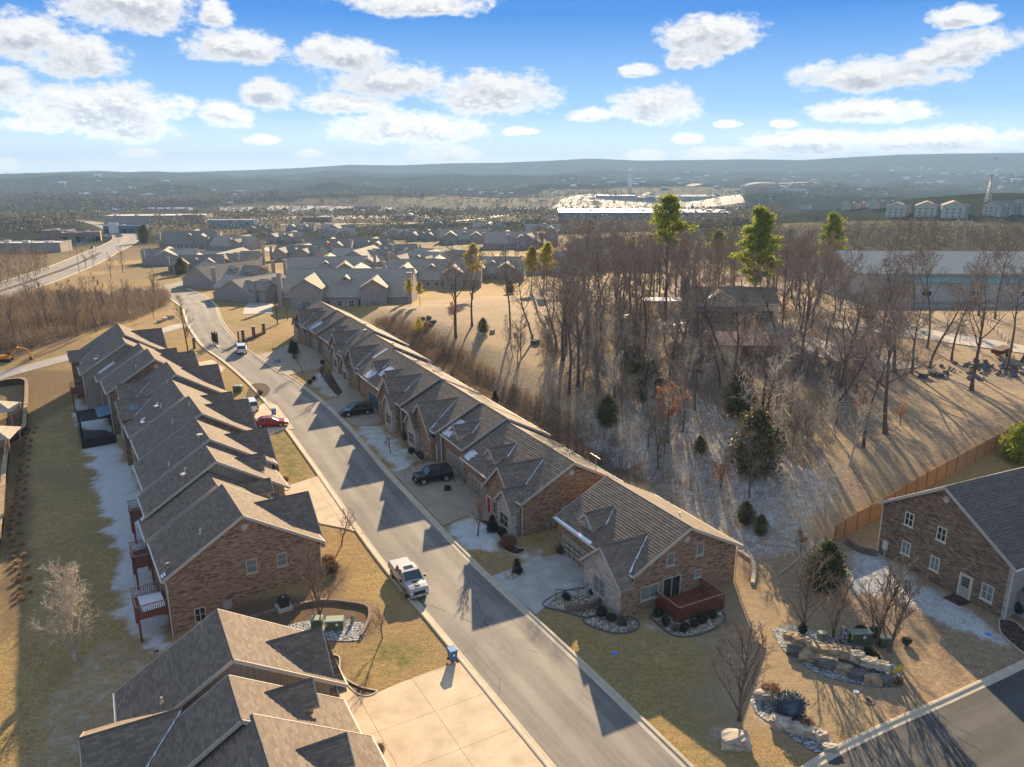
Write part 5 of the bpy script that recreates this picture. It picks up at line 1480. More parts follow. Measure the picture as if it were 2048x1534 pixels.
named = [
 (944, 652, 'bare oak tree standing alone in the tan clearing behind the far right houses'), (912, 676, 'slim bare tree at the clearing edge above the scrubby bank'),
 (1020, 679, 'bare tree with a crooked low left branch in the clearing'), (1067, 683, 'bare tree by the corner of the pale rail fence'),
 (1828, 620, 'leaning bare oak in front of the metal building wall'), (1903, 721, 'thick dark oak trunk casting a long shadow on the open lawn'),
 (1859, 735, 'oak trunk beside the three dark rocks on the open lawn'), (1823, 747, 'oak with dark rocks at its foot, left of the open lawn'),
 (1943, 781, 'oak with a flared foot, lowest on the open lawn'), (2011, 745, 'oak rising out of the rubble pile at the right edge'),
 (2042, 724, 'oak at the very right edge past the rubble pile'), (1772, 868, 'large pale leaning oak just left of the brown fence'),
 (1727, 895, 'dark oak trunk left of the pale leaning oak'), (1669, 848, 'oak on frosty leaves between the carport and the leaning oak'),
 (1580, 824, 'dark mossy oak trunk below the carport'), (1601, 745, 'oak directly right of the carport'), (1563, 718, 'oak in front of the carport drive'),
 (1702, 752, 'oak with a mound of leaves round its foot'), (1789, 745, 'thin straight oak left of the open lawn'), (1854, 697, 'oak behind the three dark rocks'),
 (1114, 702, 'bare oak beside the long rail fence line'), (1138, 788, 'bare oak at the top of the scrubby bank'), (1155, 772, 'twin trunked bare oak by the bank'),
 (1990, 638, 'oak at the right in front of the long metal building'), (1957, 632, 'slender oak near the blue canopy'), (1680, 813, 'oak leaning over the frosty leaf litter'),
 (1290, 700, 'oak in the middle of the woods left of the white house'), (1380, 690, 'oak in front of the white house'), (1240, 720, 'oak left of the patio furniture'),
 (1330, 640, 'oak behind the patio furniture'), (1200, 655, 'oak inside the rail fenced yard'), (1450, 735, 'oak whose trunk crosses the carport roof')]
spots_used = []
for i, (u, v, lab) in enumerate(named):
    x, y = at(u, v); spots_used.append((x, y))
    place(OAK[i % 7], x, y, lab, random.uniform(.88, 1.12), group='bare oaks of the woods')
pb = pts_px([(1080, 690), (1110, 590), (1400, 560), (1700, 610), (1790, 700), (1760, 790), (1640, 800), (1560, 850), (1400, 830), (1180, 790)])
bx0, bx1 = min(p[0] for p in pb), max(p[0] for p in pb); by0, by1 = min(p[1] for p in pb), max(p[1] for p in pb)
RR = random.Random(5); n_ = 0; tries = 0
clear = [np.array(at(1480, 690)), np.array(at(1440, 640)), np.array(at(1330, 665)), np.array(at(1510, 655))]
while n_ < 100 and tries < 6000:
    tries += 1; x = RR.uniform(bx0, bx1); y = RR.uniform(by0, by1)
    if not in_poly(np.array([x]), np.array([y]), pb)[0]: continue
    if any(hypot(x - a, y - b) < 3.4 for a, b in spots_used): continue
    if any(hypot(x - c[0], y - c[1]) < 8 for c in clear): continue
    spots_used.append((x, y)); n_ += 1
    s_ = RR.uniform(.65, 1.05); lb = woodlabel(x, y, s_, 'bare oak tree in the dense woods'); place(OAK[RR.randrange(7)], x, y, lb, s_, group=lb.replace('tree', 'trees'))
# band of taller trees behind the villas and below the apartments
pb2 = pts_px([(1060, 600), (1090, 525), (1250, 470), (1560, 470), (2150, 480), (2150, 505), (1690, 520), (1690, 590), (1400, 590)])
bx0, bx1 = min(p[0] for p in pb2), max(p[0] for p in pb2); by0, by1 = min(p[1] for p in pb2), max(p[1] for p in pb2)
n_ = 0; tries = 0
while n_ < 190 and tries < 12000:
    tries += 1; x = RR.uniform(bx0, bx1); y = RR.uniform(by0, by1)
    if not in_poly(np.array([x]), np.array([y]), pb2)[0]: continue
    if any(hypot(x - a, y - b) < 4.4 for a, b in spots_used): continue
    spots_used.append((x, y)); n_ += 1
    uu = 1024 + 1604 * x / y; s_ = RR.uniform(.8, 1.1) * (1 if y < 290 else .62); side_ = 'between the villas and the first tall pine' if uu < 1290 else 'between the tall pines' if uu < 1560 else 'behind the left end of the metal building' if uu < 1800 else 'below the apartments at the right'
    place(OAK[RR.randrange(7)], x, y, 'bare tree of the far woods ' + side_, s_, group='far woods trees ' + side_)
# behind the right-hand lawn and on the house side
for u, v, lab, s_ in [(1655, 1010, 'pale bare tree leaning over leaf litter in front of the brown fence', .62), (1512, 897, 'pale twisted bare tree behind the dark green cedar', .75), (1270, 920, 'slim pale bare sapling on the leafy slope behind the houses', .5), (1250, 830, 'bare sapling on the slope above the bank', .5)]:
    x, y = at(u, v)
PALE = [tree_proto('bare_pale_tree', 'tree', 'bare tree', 150 + i, 12, bark='pale_bark' if i == 0 else 'bark', twig='pale_twigs', spread=.5, first=.28, limbs=9, levels=(6, 5, 3), tw=.022, lean=.15, r0=.17) for i in range(2)]
for k, (u, v, lab, s_) in enumerate([(1652, 1075, 'pale spreading bare tree in front of the brown fence', .72), (1512, 897, 'pale twisted bare tree behind the dark green cedar', 1.1), (1266, 932, 'slim pale sapling on the leafy slope behind the houses', .6), (1390, 820, 'pale bare tree beside the rust leaved oak', .8), (1700, 930, 'pale bare tree on the litter above the brown fence', .8)]):
    x, y = at(u, v); place(PALE[k % 2], x, y, lab, s_)

# pines and cedars
P1 = pine_proto(201, 24, .42, .2, 'pine_needles', dens=1.0)
P2 = pine_proto(202, 22, .66, .22, 'pine_needles', dens=1.5)
P3 = pine_proto(203, 18, .5, .2, 'yellow_pine')
for p, u, v, lab, s_ in [(P1, 1330, 612, 'tall pine with a high open lime green crown, leftmost of the three tall pines', 1.1), (P2, 1507, 632, 'bright green pine with a full crown over the white house', 1.08),
                         (P2, 1655, 566, 'green pine rising behind the woods, rightmost of the tall pines', 1.02), (P1, 1432, 560, 'small green pine top between the two big pines', .75),
                         (P3, 945, 600, 'yellowish pine above the clearing, left of the two pale ones', .85), (P3, 1063, 590, 'yellowish pine at the left of a close pair', .8), (P3, 1093, 592, 'yellowish pine at the right of a close pair', .85),
                         (P3, 820, 612, 'thin yellow green pine at the end of the nearest villa', .38), (P3, 840, 612, 'small yellow green pine beside the thin one', .34), (P3, 1262, 545, 'distant yellowish pine behind the woods', .8)]:
    x, y = at(u, v); place(p, x, y, lab, s_)
CED = [bush_proto('cedar_tree', 'cedar', 220 + i, 2.6, 7.0, 'cedar_foliage', n=900, size=.42, shape='egg') for i in range(2)]
for k, (u, v, lab, s_) in enumerate([(1508, 948, 'broad dark green cedar standing in the middle of the frosty slope', 1.08), (1476, 830, 'tall dark cedar below the carport', .85), (1213, 850, 'brownish cedar beside the bank', .6), 
        (1300, 800, 'greenish cedar behind the rust leaved oak', .8), (1490, 1048, 'small yellow green cedar on the slope behind the nearest house', .36), (1520, 1068, 'tiny cedar right of the small yellow green one', .3),
        (966, 668, 'little pointed cedar in the clearing', .45), (1270, 745, 'cedar in the middle of the woods', .7), (1020, 588, 'dark shrubby cedar behind the clearing', .6),
        (1400, 905, 'small dark cedar left of the broad one', .3), (1735, 640, 'dark cedar by the metal building drive', .6), (363, 551, 'dark conical cedar in front of the left villas', .95), (290, 487, 'big dark cedar by the boulevard beyond the villas', 1.7), (300, 530, 'small round cedar at the left villa corner', .45)]):
    x, y = at(u, v); place(CED[k % 2], x, y, lab, s_)
x, y = at(838, 664); place(bush_proto('bright_shrub', 'shrub', 230, .9, 2.8, 'yellow_pine', n=400, size=.2, shape='egg'), x, y, 'bright yellow green shrub at the top of the scrubby bank')
x, y = at(2038, 925); place(bush_proto('bright_pine', 'pine tree', 231, 2.2, 5.0, 'pine_needles', n=900, size=.35, shape='egg'), x, y, 'bright yellow green pine behind the brown fence at the right edge')
x, y = at(1648, 1178); place(bush_proto('holly_tree', 'holly', 232, 1.9, 4.6, 'holly_foliage', n=1500, size=.24, shape='egg'), x, y, 'full green holly tree between the two right hand houses')
# rust-leaved oaks: a bare tree that kept its leaves
def rust_proto(seed, h):
    R = random.Random(seed); t, c = branchy(seed, h, spread=.45, first=.2, limbs=9, levels=(5, 3, 1), tw=.02)
    root = thing('rust_oak_tree', 'oak', 'oak tree'); t.build('trunk', M['bark'], root, uv=False); c.build('crown', M['twigs'], root, uv=False)
    fo = MB(); vs = c.v[::9]; R.shuffle(vs); tufts(fo, [Vector(v) for v in vs[:650]], .22, 5, R); fo.build('leaves', M['rust_leaves'], root, uv=False)
    return register(root)
RU = rust_proto(240, 8)
for u, v, lab, s_ in [(1337, 885, 'small oak covered in rust red leaves in the middle of the woods', 1.0), (1720, 850, 'low rust leaved oak behind the pale leaning oak', .6), (908, 650, 'small reddish leaved oak by the clearing', .62), (1440, 975, 'low reddish brown leafy bush on the frosty slope', .35), (1800, 850, 'rust leaved sapling on the lawn edge', .4), (1560, 640, 'rust tinted oak right of the bright pine', .8), (1600, 1105, 'tan leafy bush left of the holly tree', .3)]:
    x, y = at(u, v); place(RU, x, y, lab, s_)

# scrub on the bank: countless stems
def scatter_blades(name, px, n, hmin, hmax, wid, mat, seed, lean=.35, label=None, world=None, branch=3, keep=None):
    r = np.random.default_rng(seed); poly = world or pts_px(px)
    x0, x1 = min(p[0] for p in poly), max(p[0] for p in poly); y0, y1 = min(p[1] for p in poly), max(p[1] for p in poly)
    X = r.uniform(x0, x1, n * 4); Y = r.uniform(y0, y1, n * 4)
    k = in_poly(X, Y, [tuple(p) for p in poly]) & (vnoise(X, Y, 3.0, seed) > r.uniform(0, .75, n * 4))
    X, Y = X[k][:n], Y[k][:n]; n = len(X); Z = terrain(X, Y)
    H = r.uniform(hmin, hmax, n) * (.5 + vnoise(X, Y, 5.0, seed + 1)); V = []; 
    base = np.stack([X, Y, Z], 1)
    for b in range(branch):
        o_ = base.copy()
        if b: o_[:, 2] += H * r.uniform(.15, .6, n); o_[:, :2] += r.normal(0, .05, (n, 2)) * H[:, None]
        d = np.stack([r.normal(0, lean, n), r.normal(0, lean, n), np.ones(n)], 1); d /= np.linalg.norm(d, axis=1)[:, None]
        tip = o_ + d * (H * (1 if b == 0 else .55))[:, None]
        a = r.uniform(0, 6.28, n); s_ = np.stack([np.cos(a), np.sin(a), np.zeros(n)], 1) * wid
        V.append(np.stack([o_ - s_, o_ + s_, tip], 1))
    V = np.concatenate(V).reshape(-1, 3).astype(np.float32); nt = len(V) // 3
    me = bpy.data.meshes.new(name); me.vertices.add(len(V)); me.vertices.foreach_set('co', V.ravel())
    me.loops.add(len(V)); me.loops.foreach_set('vertex_index', np.arange(len(V), dtype=np.int32)); me.polygons.add(nt)
    me.polygons.foreach_set('loop_start', np.arange(0, len(V), 3, dtype=np.int32)); me.update(calc_edges=True)
    me.materials.append(M[mat]); o = bpy.data.objects.new(name, me); col.objects.link(o); stuff(o, label); return o
scatter_blades('bank_scrub', [(740, 640), (800, 636), (900, 680), (1000, 755), (1150, 840), (1280, 920), (1400, 985), (1290, 960), (1180, 925), (1090, 880), (960, 795), (850, 715)], 17000, .5, 1.9, .026, 'bank_brush', 31, label='tangled leafless scrub along the bank behind the right row')
scatter_blades('woodland_brush', [(1070, 640), (1200, 600), (1400, 600), (1700, 640), (1900, 690), (1760, 800), (1600, 950), (1500, 1060), (1330, 960), (1100, 820)], 26000, .4, 1.9, .024, 'bank_brush_grey', 32, label='thin leafless underbrush beneath the oaks')
scatter_blades('ditch_grass', [(900, 740), (1010, 800), (1150, 880), (1250, 920), (1230, 930), (1100, 885), (960, 800)], 2500, .25, .7, .03, 'dry_grass', 33, label='tufts of dry grass along the drainage ditch')
# scrub thicket at the left
scatter_blades('thicket_scrub', [(-260, 640), (-100, 605), (100, 596), (330, 588), (345, 606), (280, 640), (160, 668), (60, 700), (-150, 730)], 12000, 1.5, 4.2, .045, 'bank_brush', 34, label='brown leafless thicket beside the boulevard')
scatter_blades('roadside_thicket', [(-300, 470), (0, 487), (95, 510), (97, 545), (0, 585), (-200, 600)], 9000, 3.0, 7.0, .09, 'bank_brush', 35, label='leafless thicket in front of the shops at the far left')
SAP = [tree_proto('bare_sapling', 'sapling', 'bare tree', 170 + i, 7.5, twig='tan_twigs', spread=.36, first=.2, limbs=9, levels=(5, 4, 3), tw=.02, r0=.08, up=.8) for i in range(3)]
RR = random.Random(9)
tk = pts_px([(-160, 690), (-100, 610), (100, 600), (320, 592), (250, 640), (120, 680)]); n_ = 0
bx0, bx1 = min(p[0] for p in tk), max(p[0] for p in tk); by0, by1 = min(p[1] for p in tk), max(p[1] for p in tk)
while n_ < 46:
    x = RR.uniform(bx0, bx1); y = RR.uniform(by0, by1)
    if in_poly(np.array([x]), np.array([y]), tk)[0]:
        n_ += 1; place(SAP[RR.randrange(3)], x, y, 'bare sapling growing out of the brown thicket at the left', RR.uniform(.7, 1.25), group='saplings in the left thicket')
US = [tree_proto('bare_understory_tree', 'tree', 'bare tree', 160 + i, 8.5, twig=('pale_twigs', 'twigs', 'tan_twigs')[i], bark=('pale_bark', 'bark', 'bark')[i], spread=.42, first=.15, limbs=11, levels=(6, 5, 4), tw=.024, r0=.09, up=.6, lean=.15) for i in range(3)]
up_ = pts_px([(1000, 730), (1090, 690), (1400, 680), (1720, 730), (1760, 800), (1640, 900), (1560, 1000), (1440, 1040), (1300, 950), (1150, 850)]); n_ = 0
bx0, bx1 = min(p[0] for p in up_), max(p[0] for p in up_); by0, by1 = min(p[1] for p in up_), max(p[1] for p in up_)
wide_ = pts_px([(1080, 700), (1100, 600), (1400, 570), (1690, 610), (2100, 630), (2100, 700), (1800, 700), (1760, 800), (1640, 900), (1400, 830)])
wb0, wb1 = min(p[0] for p in wide_), max(p[0] for p in wide_); wc0, wc1 = min(p[1] for p in wide_), max(p[1] for p in wide_)
while n_ < 150:
    k2 = n_ % 5 < 3; x = RR.uniform(*((bx0, bx1) if k2 else (wb0, wb1))); y = RR.uniform(*((by0, by1) if k2 else (wc0, wc1)))
    if in_poly(np.array([x]), np.array([y]), up_ if k2 else wide_)[0]:
        n_ += 1; k_ = RR.randrange(3); s_ = RR.uniform(.5, 1.05); lb = woodlabel(x, y, s_, ('pale', 'grey brown', 'tan')[k_] + ' bare understory tree'); place(US[k_], x, y, lb, s_, group=lb.replace('tree', 'trees'))
for u, v, lab, s_ in [(155, 672, 'pale thin bare tree on the slope left of the gravel track', 1.15), (192, 664, 'pale thin bare tree right of another on the left slope', 1.1), (308, 638, 'low bare tree on the tan slope above the far left house', .7), (377, 706, 'bare many branched tree beside the gate in front of the left row', 1.55),
                      (172, 537, 'bare tree on the boulevard verge, left of the pair', 1.2), (187, 533, 'bare tree on the boulevard verge, right of the pair', 1.2), (222, 556, 'bare street tree nearer the villas', 1.3), (246, 545, 'full bare street tree beside the left villa', 1.45),
                      (540, 575, 'bare tree beside the nearest left villa', 1.2), (555, 648, 'bare tree on the lawn by the villa drive', 1.3), (575, 640, 'bare tree on the gravelly verge near the villa', 1.0)]:
    x, y = at(u, v); place(SAP[RR.randrange(3)], x, y, lab, s_, group=None)

# small garden trees of the street
G1 = tree_proto('bare_garden_tree', 'tree', 'bare tree', 180, 4.2, twig='tan_twigs', spread=.55, first=.3, limbs=9, levels=(5, 4, 3), tw=.011, r0=.06, up=.6)
G2 = tree_proto('bare_garden_tree', 'tree', 'bare tree', 181, 4.5, twig='tan_twigs', spread=.4, first=.35, limbs=10, levels=(6, 5, 3), tw=.011, r0=.06, up=1.0)
G3 = tree_proto('bare_myrtle_tree', 'tree', 'bare tree', 182, 5.0, twig='tan_twigs', spread=.5, first=.08, limbs=13, levels=(5, 5, 3), tw=.013, r0=.07, up=1.3)
for p, u, v, lab, s_ in [(G2, 955, 1072, 'small pale twiggy tree in the frosty yard by the red front door', 1.15), (G1, 678, 912 - 0, 'skip', 0)][:1] + [
        (G1, 782, 907, 'little bare tree in the frosty yard in front of the stone bay', .75), (G1, 660, 776, 'small bare tree on the gravelly verge by the far brick gable', 1.1), (G1, 605, 747, 'little round headed bare tree on the far frosty verge', .95),
        (G1, 683, 1090, 'small bare tree on the sunlit lawn by the left kerb', 1.0), (G1, 765, 1277, 'leaning little bare tree alone on the sunlit lawn', .8), (G3, 640, 1235, 'bare twiggy tree against the big brown gable wall', 1.35),
        (G3, 1478, 1440, 'bare many stemmed shrub tree above the pale boulder', 1.7), (G3, 1605, 1262, 'bare vase shaped tree at the left end of the boulder wall', 1.5), (G3, 1752, 1290, 'bare vase shaped tree behind the green transformer', 1.7), (G3, 1778, 1305, 'second bare tree just right of the vase shaped one', 1.45),
        (G3, 1665, 1275, 'thin bare tree behind the pale stone post', 1.25), (G2, 990, 1085, 'skip', 0)][:-1]:
    x, y = at(u, v); place(p, x, y, lab, s_)
BT = tree_proto('bare_pale_tree', 'tree', 'bare tree', 191, 7.6, bark='pale_bark', twig='pale_twigs', spread=.52, first=.08, limbs=18, levels=(7, 6, 4), tw=.018, r0=.13, up=.75)
x, y = at(152, 1320); place(BT, x, y, 'large cream coloured bare tree alone on the left back lawn', 1.1)

# clipped shrubs
BX = bush_proto('boxwood_shrub', 'shrub', 250, .45, .8, 'boxwood_foliage', n=420, size=.09, core=True)
for u, v, lab in [(1132, 1200, 'round clipped boxwood below the black handrail'), (1186, 1190, 'round clipped boxwood at the top end of the handrail'), (1203, 1232, 'round boxwood left in the gravel at the stone corner'), (1222, 1243, 'round boxwood right beside the bare bush at the stone corner'),
                  (1316, 1233, 'round boxwood at the left end of the deck bed'), (1331, 1250, 'second round boxwood from the left in the deck bed'), (1368, 1262, 'round boxwood in front of the deck middle'), (1388, 1254, 'round boxwood right of the deck middle'), (1404, 1246, 'second round boxwood from the right in the deck bed'), (1424, 1236, 'round boxwood at the right end of the deck bed'),
                  (895, 982, 'tiny round boxwood in the frosty island bed'), (823, 906, 'dark round shrub at the brick gable corner'), (938, 968, 'round shrub against the brick garage corner'),
                  (1735, 1310, 'round shrub on the boulder wall bed behind a boulder'), (1678, 1302, 'dark round shrub above the tan boulder'), (1605, 1266, 'olive round shrub at the left end of the boulder bed'), (1812, 1290, 'dark round shrub at the right end of the boulder bed'), (1722, 1270, 'small round shrub behind the green transformer'), (1748, 1272, 'small round shrub right of the transformer'),
                  (2040, 1230, 'big dark round shrub at the right edge by the stone wall'), (1750, 1322, 'rounded olive shrub at the low end of the boulder bed'), (620, 768, 'dark low shrub by the far kerb'), (590, 718, 'shrub at the far garage corner'), (645, 728, 'shrub left of the far porch'),
                  (700, 832, 'olive shrub below the stone bay of the far middle house'), (628, 760, 'olive shrub beside the mailbox posts'), (1003, 1068, 'small round shrub beside the dark cone in front of the stone bay')]:
    x, y = at(u, v); big = 'big' in lab; place(BX, x, y, lab, 1.9 if big else random.uniform(.9, 1.1))
CN = bush_proto('cone_shrub', 'shrub', 251, .55, 1.5, 'boxwood_foliage', n=420, size=.11, shape='cone')
for u, v, lab, s_ in [(1034, 1147, 'small dark cone shaped evergreen by the rocks at the driveway', 1.0), (984, 1062, 'dark cone shaped evergreen against the stone bay', 1.15), (585, 705, 'dark conical evergreen left of a pair at the farthest house', 1.6), (592, 708, 'dark conical evergreen right of a pair at the farthest house', 1.5), (990, 803, 'small dark evergreen in the round bed behind the right row', 1.2)]:
    x, y = at(u, v); place(CN, x, y, lab, s_)
x, y = at(1576, 1432); place(bush_proto('blue_spruce', 'spruce', 252, 1.15, 1.9, 'spruce_blue', n=900, size=.17, core=True), x, y, 'frosty blue dwarf spruce among boulders near the lane')
BB = bush_proto('brown_bush', 'bush', 253, .75, .9, 'brown_bush', n=420, size=.13)
for u, v, lab, s_ in [(1015, 1093, 'wide reddish brown bush under the stone bay corner', 1.2), (985, 1085 - 30, 'low brown bush beside the cone evergreen', .5), (757, 1502, 'rust coloured plant in the driveway island', .5), (660, 1145, 'orange brown bush at the stone corner of the big gable', 1.1), (655, 1125, 'second orange brown bush at the gable corner', .8), (1700, 1308, 'flat tan grass clump in the boulder bed', .7),
                      (1795, 1367, 'dark tuft below the low end of the boulder wall', .5), (855, 655, 'brown bush beside the bright yellow green shrub', 1.2), (1607, 1455, 'brown bush behind the lane boulders', .8), (1540, 1390, 'low tan bush left of the blue spruce', .9), (570, 962, 'orange bush by the sunlit left house', .6), (560, 975, 'small orange bush nearest the sunlit driveway', .5)]:
    x, y = at(u, v); place(BB, x, y, lab, s_)
DB = dry_bush_proto('bare_bush', 'bush', 254, .9, 1.2, 'bark', n=110, tw=.014)
for u, v, lab, s_ in [(1244, 1250, 'round bare dark bush at the stone corner of the nearest house', .8), (1122, 1108, 'bare dark bush between two houses at the garage corner', .9), (810, 880, 'bare dark bush beneath the shed roofed stone bay', 1.0), (785, 850, 'bare brown bush near the far stone bay', .9), (1350, 1262, 'bare dark bush in front of the deck', .6), (985, 1044, 'low bare bush along the walk', .5), (520, 790, 'bare bush beside the green utility box', .8)]:
    x, y = at(u, v); place(DB, x, y, lab, s_)
# row of clipped ornamental grasses along the curved wall at the left
GR = dry_bush_proto('grass_clump', 'ornamental grass', 255, .38, .5, 'dry_grass', n=60, tw=.02)
strip = resample(pts_px([(58, 858), (47, 885), (40, 930), (33, 975), (25, 1015), (18, 1060), (25, 1105), (35, 1150), (38, 1200)]), 1.25)
for i, p in enumerate(strip):
    for off in ((0, 0), (.9, .35)) if i % 2 == 0 else ((0.2, 0),):
        place(GR, p.x + off[0], p.y + off[1], 'trimmed tan grass clump in the curved planting strip at the left', random.uniform(.75, 1.1), group='grass clumps along the curved wall')

# ---------------------------------------------------------------- far woods: one mass
r = np.random.default_rng(77)
N = 70000
A_ = np.radians(r.uniform(-42, 42, N)); Dd_ = np.exp(r.uniform(np.log(330), np.log(5600), N))
A_[:9000] = np.radians(r.uniform(10, 44, 9000)); Dd_[:9000] = r.uniform(300, 540, 9000)
X = Dd_ * np.sin(A_); Y = Dd_ * np.cos(A_)
ok = (vnoise(X, Y, 160, 41) * .6 + vnoise(X, Y, 45, 42) * .5 > .30)
keepout = [pts_px(q) for q in ([(200, 480), (200, 412), (500, 405), (800, 385), (1100, 372), (1490, 372), (1500, 420), (1130, 447), (1140, 560), (820, 600), (560, 620), (250, 570)],
                               [(-60, 520), (-60, 470), (110, 465), (200, 440), (300, 440), (290, 500), (140, 560), (0, 600)],
                               [(1560, 482), (1560, 395), (2050, 372), (2150, 380), (2150, 458), (1600, 458)],
                               [(1670, 640), (1670, 500), (2200, 500), (2200, 640)], [(1000, 640), (1000, 590), (1750, 590), (1750, 700)])]
ok &= ~(in_poly(X, Y, keepout[0]) & ((r.random(N) > .5) | (Dd_ < 520)))
for q in keepout[1:]: ok &= ~in_poly(X, Y, q)
ok &= ~((Dd_ < 420) & (X < 0)); ok &= ~((Dd_ < 420) & (X < 90))
X, Y, Dd_ = X[ok], Y[ok], Dd_[ok]; N = len(X); Z = terrain(X, Y)
H = r.uniform(8, 14, N) * np.clip(Dd_ / 1000, .5, 1); tri = []
for k in range(11):
    c = np.stack([X + r.normal(0, 1, N) * H * .22, Y + r.normal(0, 1, N) * H * .22, Z + H * r.uniform(.15, .95, N)], 1)
    e = r.normal(0, 1, (N, 3, 3)); e /= np.linalg.norm(e, axis=2)[:, :, None]
    tri.append(c[:, None, :] + e * (H * .2 * np.clip(Dd_ / 1300, .3, 1))[:, None, None])
V = np.concatenate(tri).reshape(-1, 3).astype(np.float32)
me = bpy.data.meshes.new('far_woods'); me.vertices.add(len(V)); me.vertices.foreach_set('co', V.ravel())
me.loops.add(len(V)); me.loops.foreach_set('vertex_index', np.arange(len(V), dtype=np.int32)); me.polygons.add(len(V) // 3)
me.polygons.foreach_set('loop_start', np.arange(0, len(V), 3, dtype=np.int32))
me.materials.append(M['far_woods']); me.materials.append(M['far_cedar'])
ced = np.tile((vnoise(X, Y, 120, 50) > .62) | (r.random(N) < .12), 11).astype(np.int32); me.polygons.foreach_set('material_index', ced)
me.update(calc_edges=True)
o = bpy.data.objects.new('far_woods', me); col.objects.link(o); stuff(o, 'brown leafless woods with dark cedars rolling out to the hazy hills')
# ---------------------------------------------------------------- right-edge brick house details
g2 = (0, 1, 0)
def rwin(fp, z, w_, h, gl='glass_dark', **kw):
    return window(RI['root'], (RI['x0'], -fp, 0), (0, 1, 0), (-1, 0, 0), w_, h, z, 2, gl, trim_m='white_trim', **kw)
# positions along the wall measured from the front corner (left in the photo is the back)
for fp, z, w_, h, gl in ((-3.2, 4.3, .95, 1.35, 'glass_dark'), (.2, 4.3, .95, 1.35, 'glass_dark'), (-3.1, 1.35, .95, 1.35, 'glass_blinds'), (.0, 1.2, .95, 1.4, 'glass_blinds'), (5.1, .9, 1.1, 1.5, 'glass_blinds')):
    rwin(fp, z, w_, h, gl)
door(RI['root'], (RI['x0'], -3.1, 0), (0, 1, 0), (-1, 0, 0), 'door_beige', 1.0, 2.1, 0.1, glassed=True)
mb = MB(); mb.box(RI['x0'] - 1.5, RI['x0'], -3.9, -2.3, -.1, .06); mb.build('door_step', M['mulch'], RI['root'])
mb = MB(); mb.box(RI['x0'] - .25, RI['x0'] - .02, 5.0, 5.5, .9, 1.8); mb.tube((RI['x0'] - .12, 5.25, -.2), (RI['x0'] - .12, 5.25, .9), .05, .05, 6); mb.build('electric_meter', M['white_trim'], RI['root'])
mb = MB(); mb.tube((RI['x0'] - .1, RI['wb'], .3), (RI['x0'] - 2.2, RI['wb'] + .3, .05), .09, .09, 6); mb.build('downspout_extension', M['galvanised'], RI['root'])
add_wing(RI, x=9.0, f=RI['hf'] + 2.5, zr=8.2, slope=.8, hw=7.4, kind='wing', mat='pale_brick', snow=True)
for k in range(13):
    mb = MB(); e = .42 if k % 2 else .26
    yy = -RI['wf']; mb.box(RI['x0'] - .04, RI['x0'] + e, yy - .04, yy + .22, k * .38 - .1, k * .38 + .24); mb.build('quoin_stone', M['field_stone'], RI['root'])

# ---------------------------------------------------------------- villas beyond the gate
VG = 'grey roofed villas of the neighbourhood beyond the gate'
def villa(seed, W, D_, loc, ang, label, sc=1.0, dark=False):
    R = random.Random(seed); hf = D_ / 2 + .4; sl = .52; zr = 3.1 + sl * hf
    wings = [dict(x=W * .22, f=hf + 2.6 + R.random(), zr=zr - .7, slope=.62, hw=3.9, kind='wing', mat='pale_brick', side_mat='grey_siding', snow=False, roofm='grey_shingles_dark', win=[(0, .6, 2.2, 1.9, 'glass_blinds')]),
             dict(x=W * .72, f=hf + 1.6, zr=zr - 1.1, slope=.62, hw=3.3, kind='wing', mat='pale_brick', side_mat='grey_siding', snow=False, roofm='grey_shingles_dark', win=[(0, .6, 1.8, 1.7, 'glass_blinds')]),
             dict(x=W * .48, f=hf * .62, zr=zr - 1.0, slope=.7, hw=1.2, kind='dormer', mat='grey_siding', snow=False, roofm='grey_shingles', win=[(0, zr - 2.15, .8, .7, 'glass_dark')]),
             dict(x=W * .5, f=hf + 5, zr=zr - .3, slope=.55, hw=7.2, kind='wing', mat='grey_siding', snow=False, roofm='grey_shingles', back=True)]
    if seed % 2: wings = wings[1:]
    d = Vector((cos(ang), sin(ang))); near = (loc[0] - d.x * W / 2, loc[1] - d.y * W / 2)
    z0 = tz(*loc) + .1
    I = gable_house('villa', label, near, W, ang, -1, z0 + zr, hf, hf, sl, z0, near_mat='pale_brick', far_mat='pale_brick', front_mat='grey_siding', roof='grey_shingles_dark' if dark else 'grey_shingles', wings=wings, group=VG, near_step=.25, down=False, seed=seed)
    yf = -(hf - .45)
    for k in range(3):
        xx = W * (.36 + .09 * k)
        window(I['root'], (xx, yf, 0), (1, 0, 0), (0, -1, 0), 1.2, 1.5, .7, 2, 'glass_dark', trim_m='white_paint')
    for xx in (W * .31, W * .60):
        mb = MB(); mb.box(xx - .2, xx + .2, yf - .06, yf - .01, .7, 2.2); mb.build('shutter', M['shutter_blue'], I['root'], uv=False)
    for xx in (.25, W - .25):
        mb = MB(); mb.box(xx - .5, xx + .5, yf - .9, yf + .2, -.6, zr + .1); mb.box(xx - .6, xx + .6, yf - 1.0, yf + .3, zr + .1, zr + .3); mb.build('chimney', M['pale_brick'], I['root'])
    if sc != 1: I['root'].scale = (sc,) * 3
    register(I['root']); I['W'] = W
    return I
def vpos(u, v): return at(u, v)
VP = [villa(300 + i, W, D_, (0, -50 - 30 * i), 0, 'villa', dark=i in (1, 4)) for i, (W, D_) in enumerate([(31, 20), (27, 19), (24, 20), (29, 21), (25, 18)])]
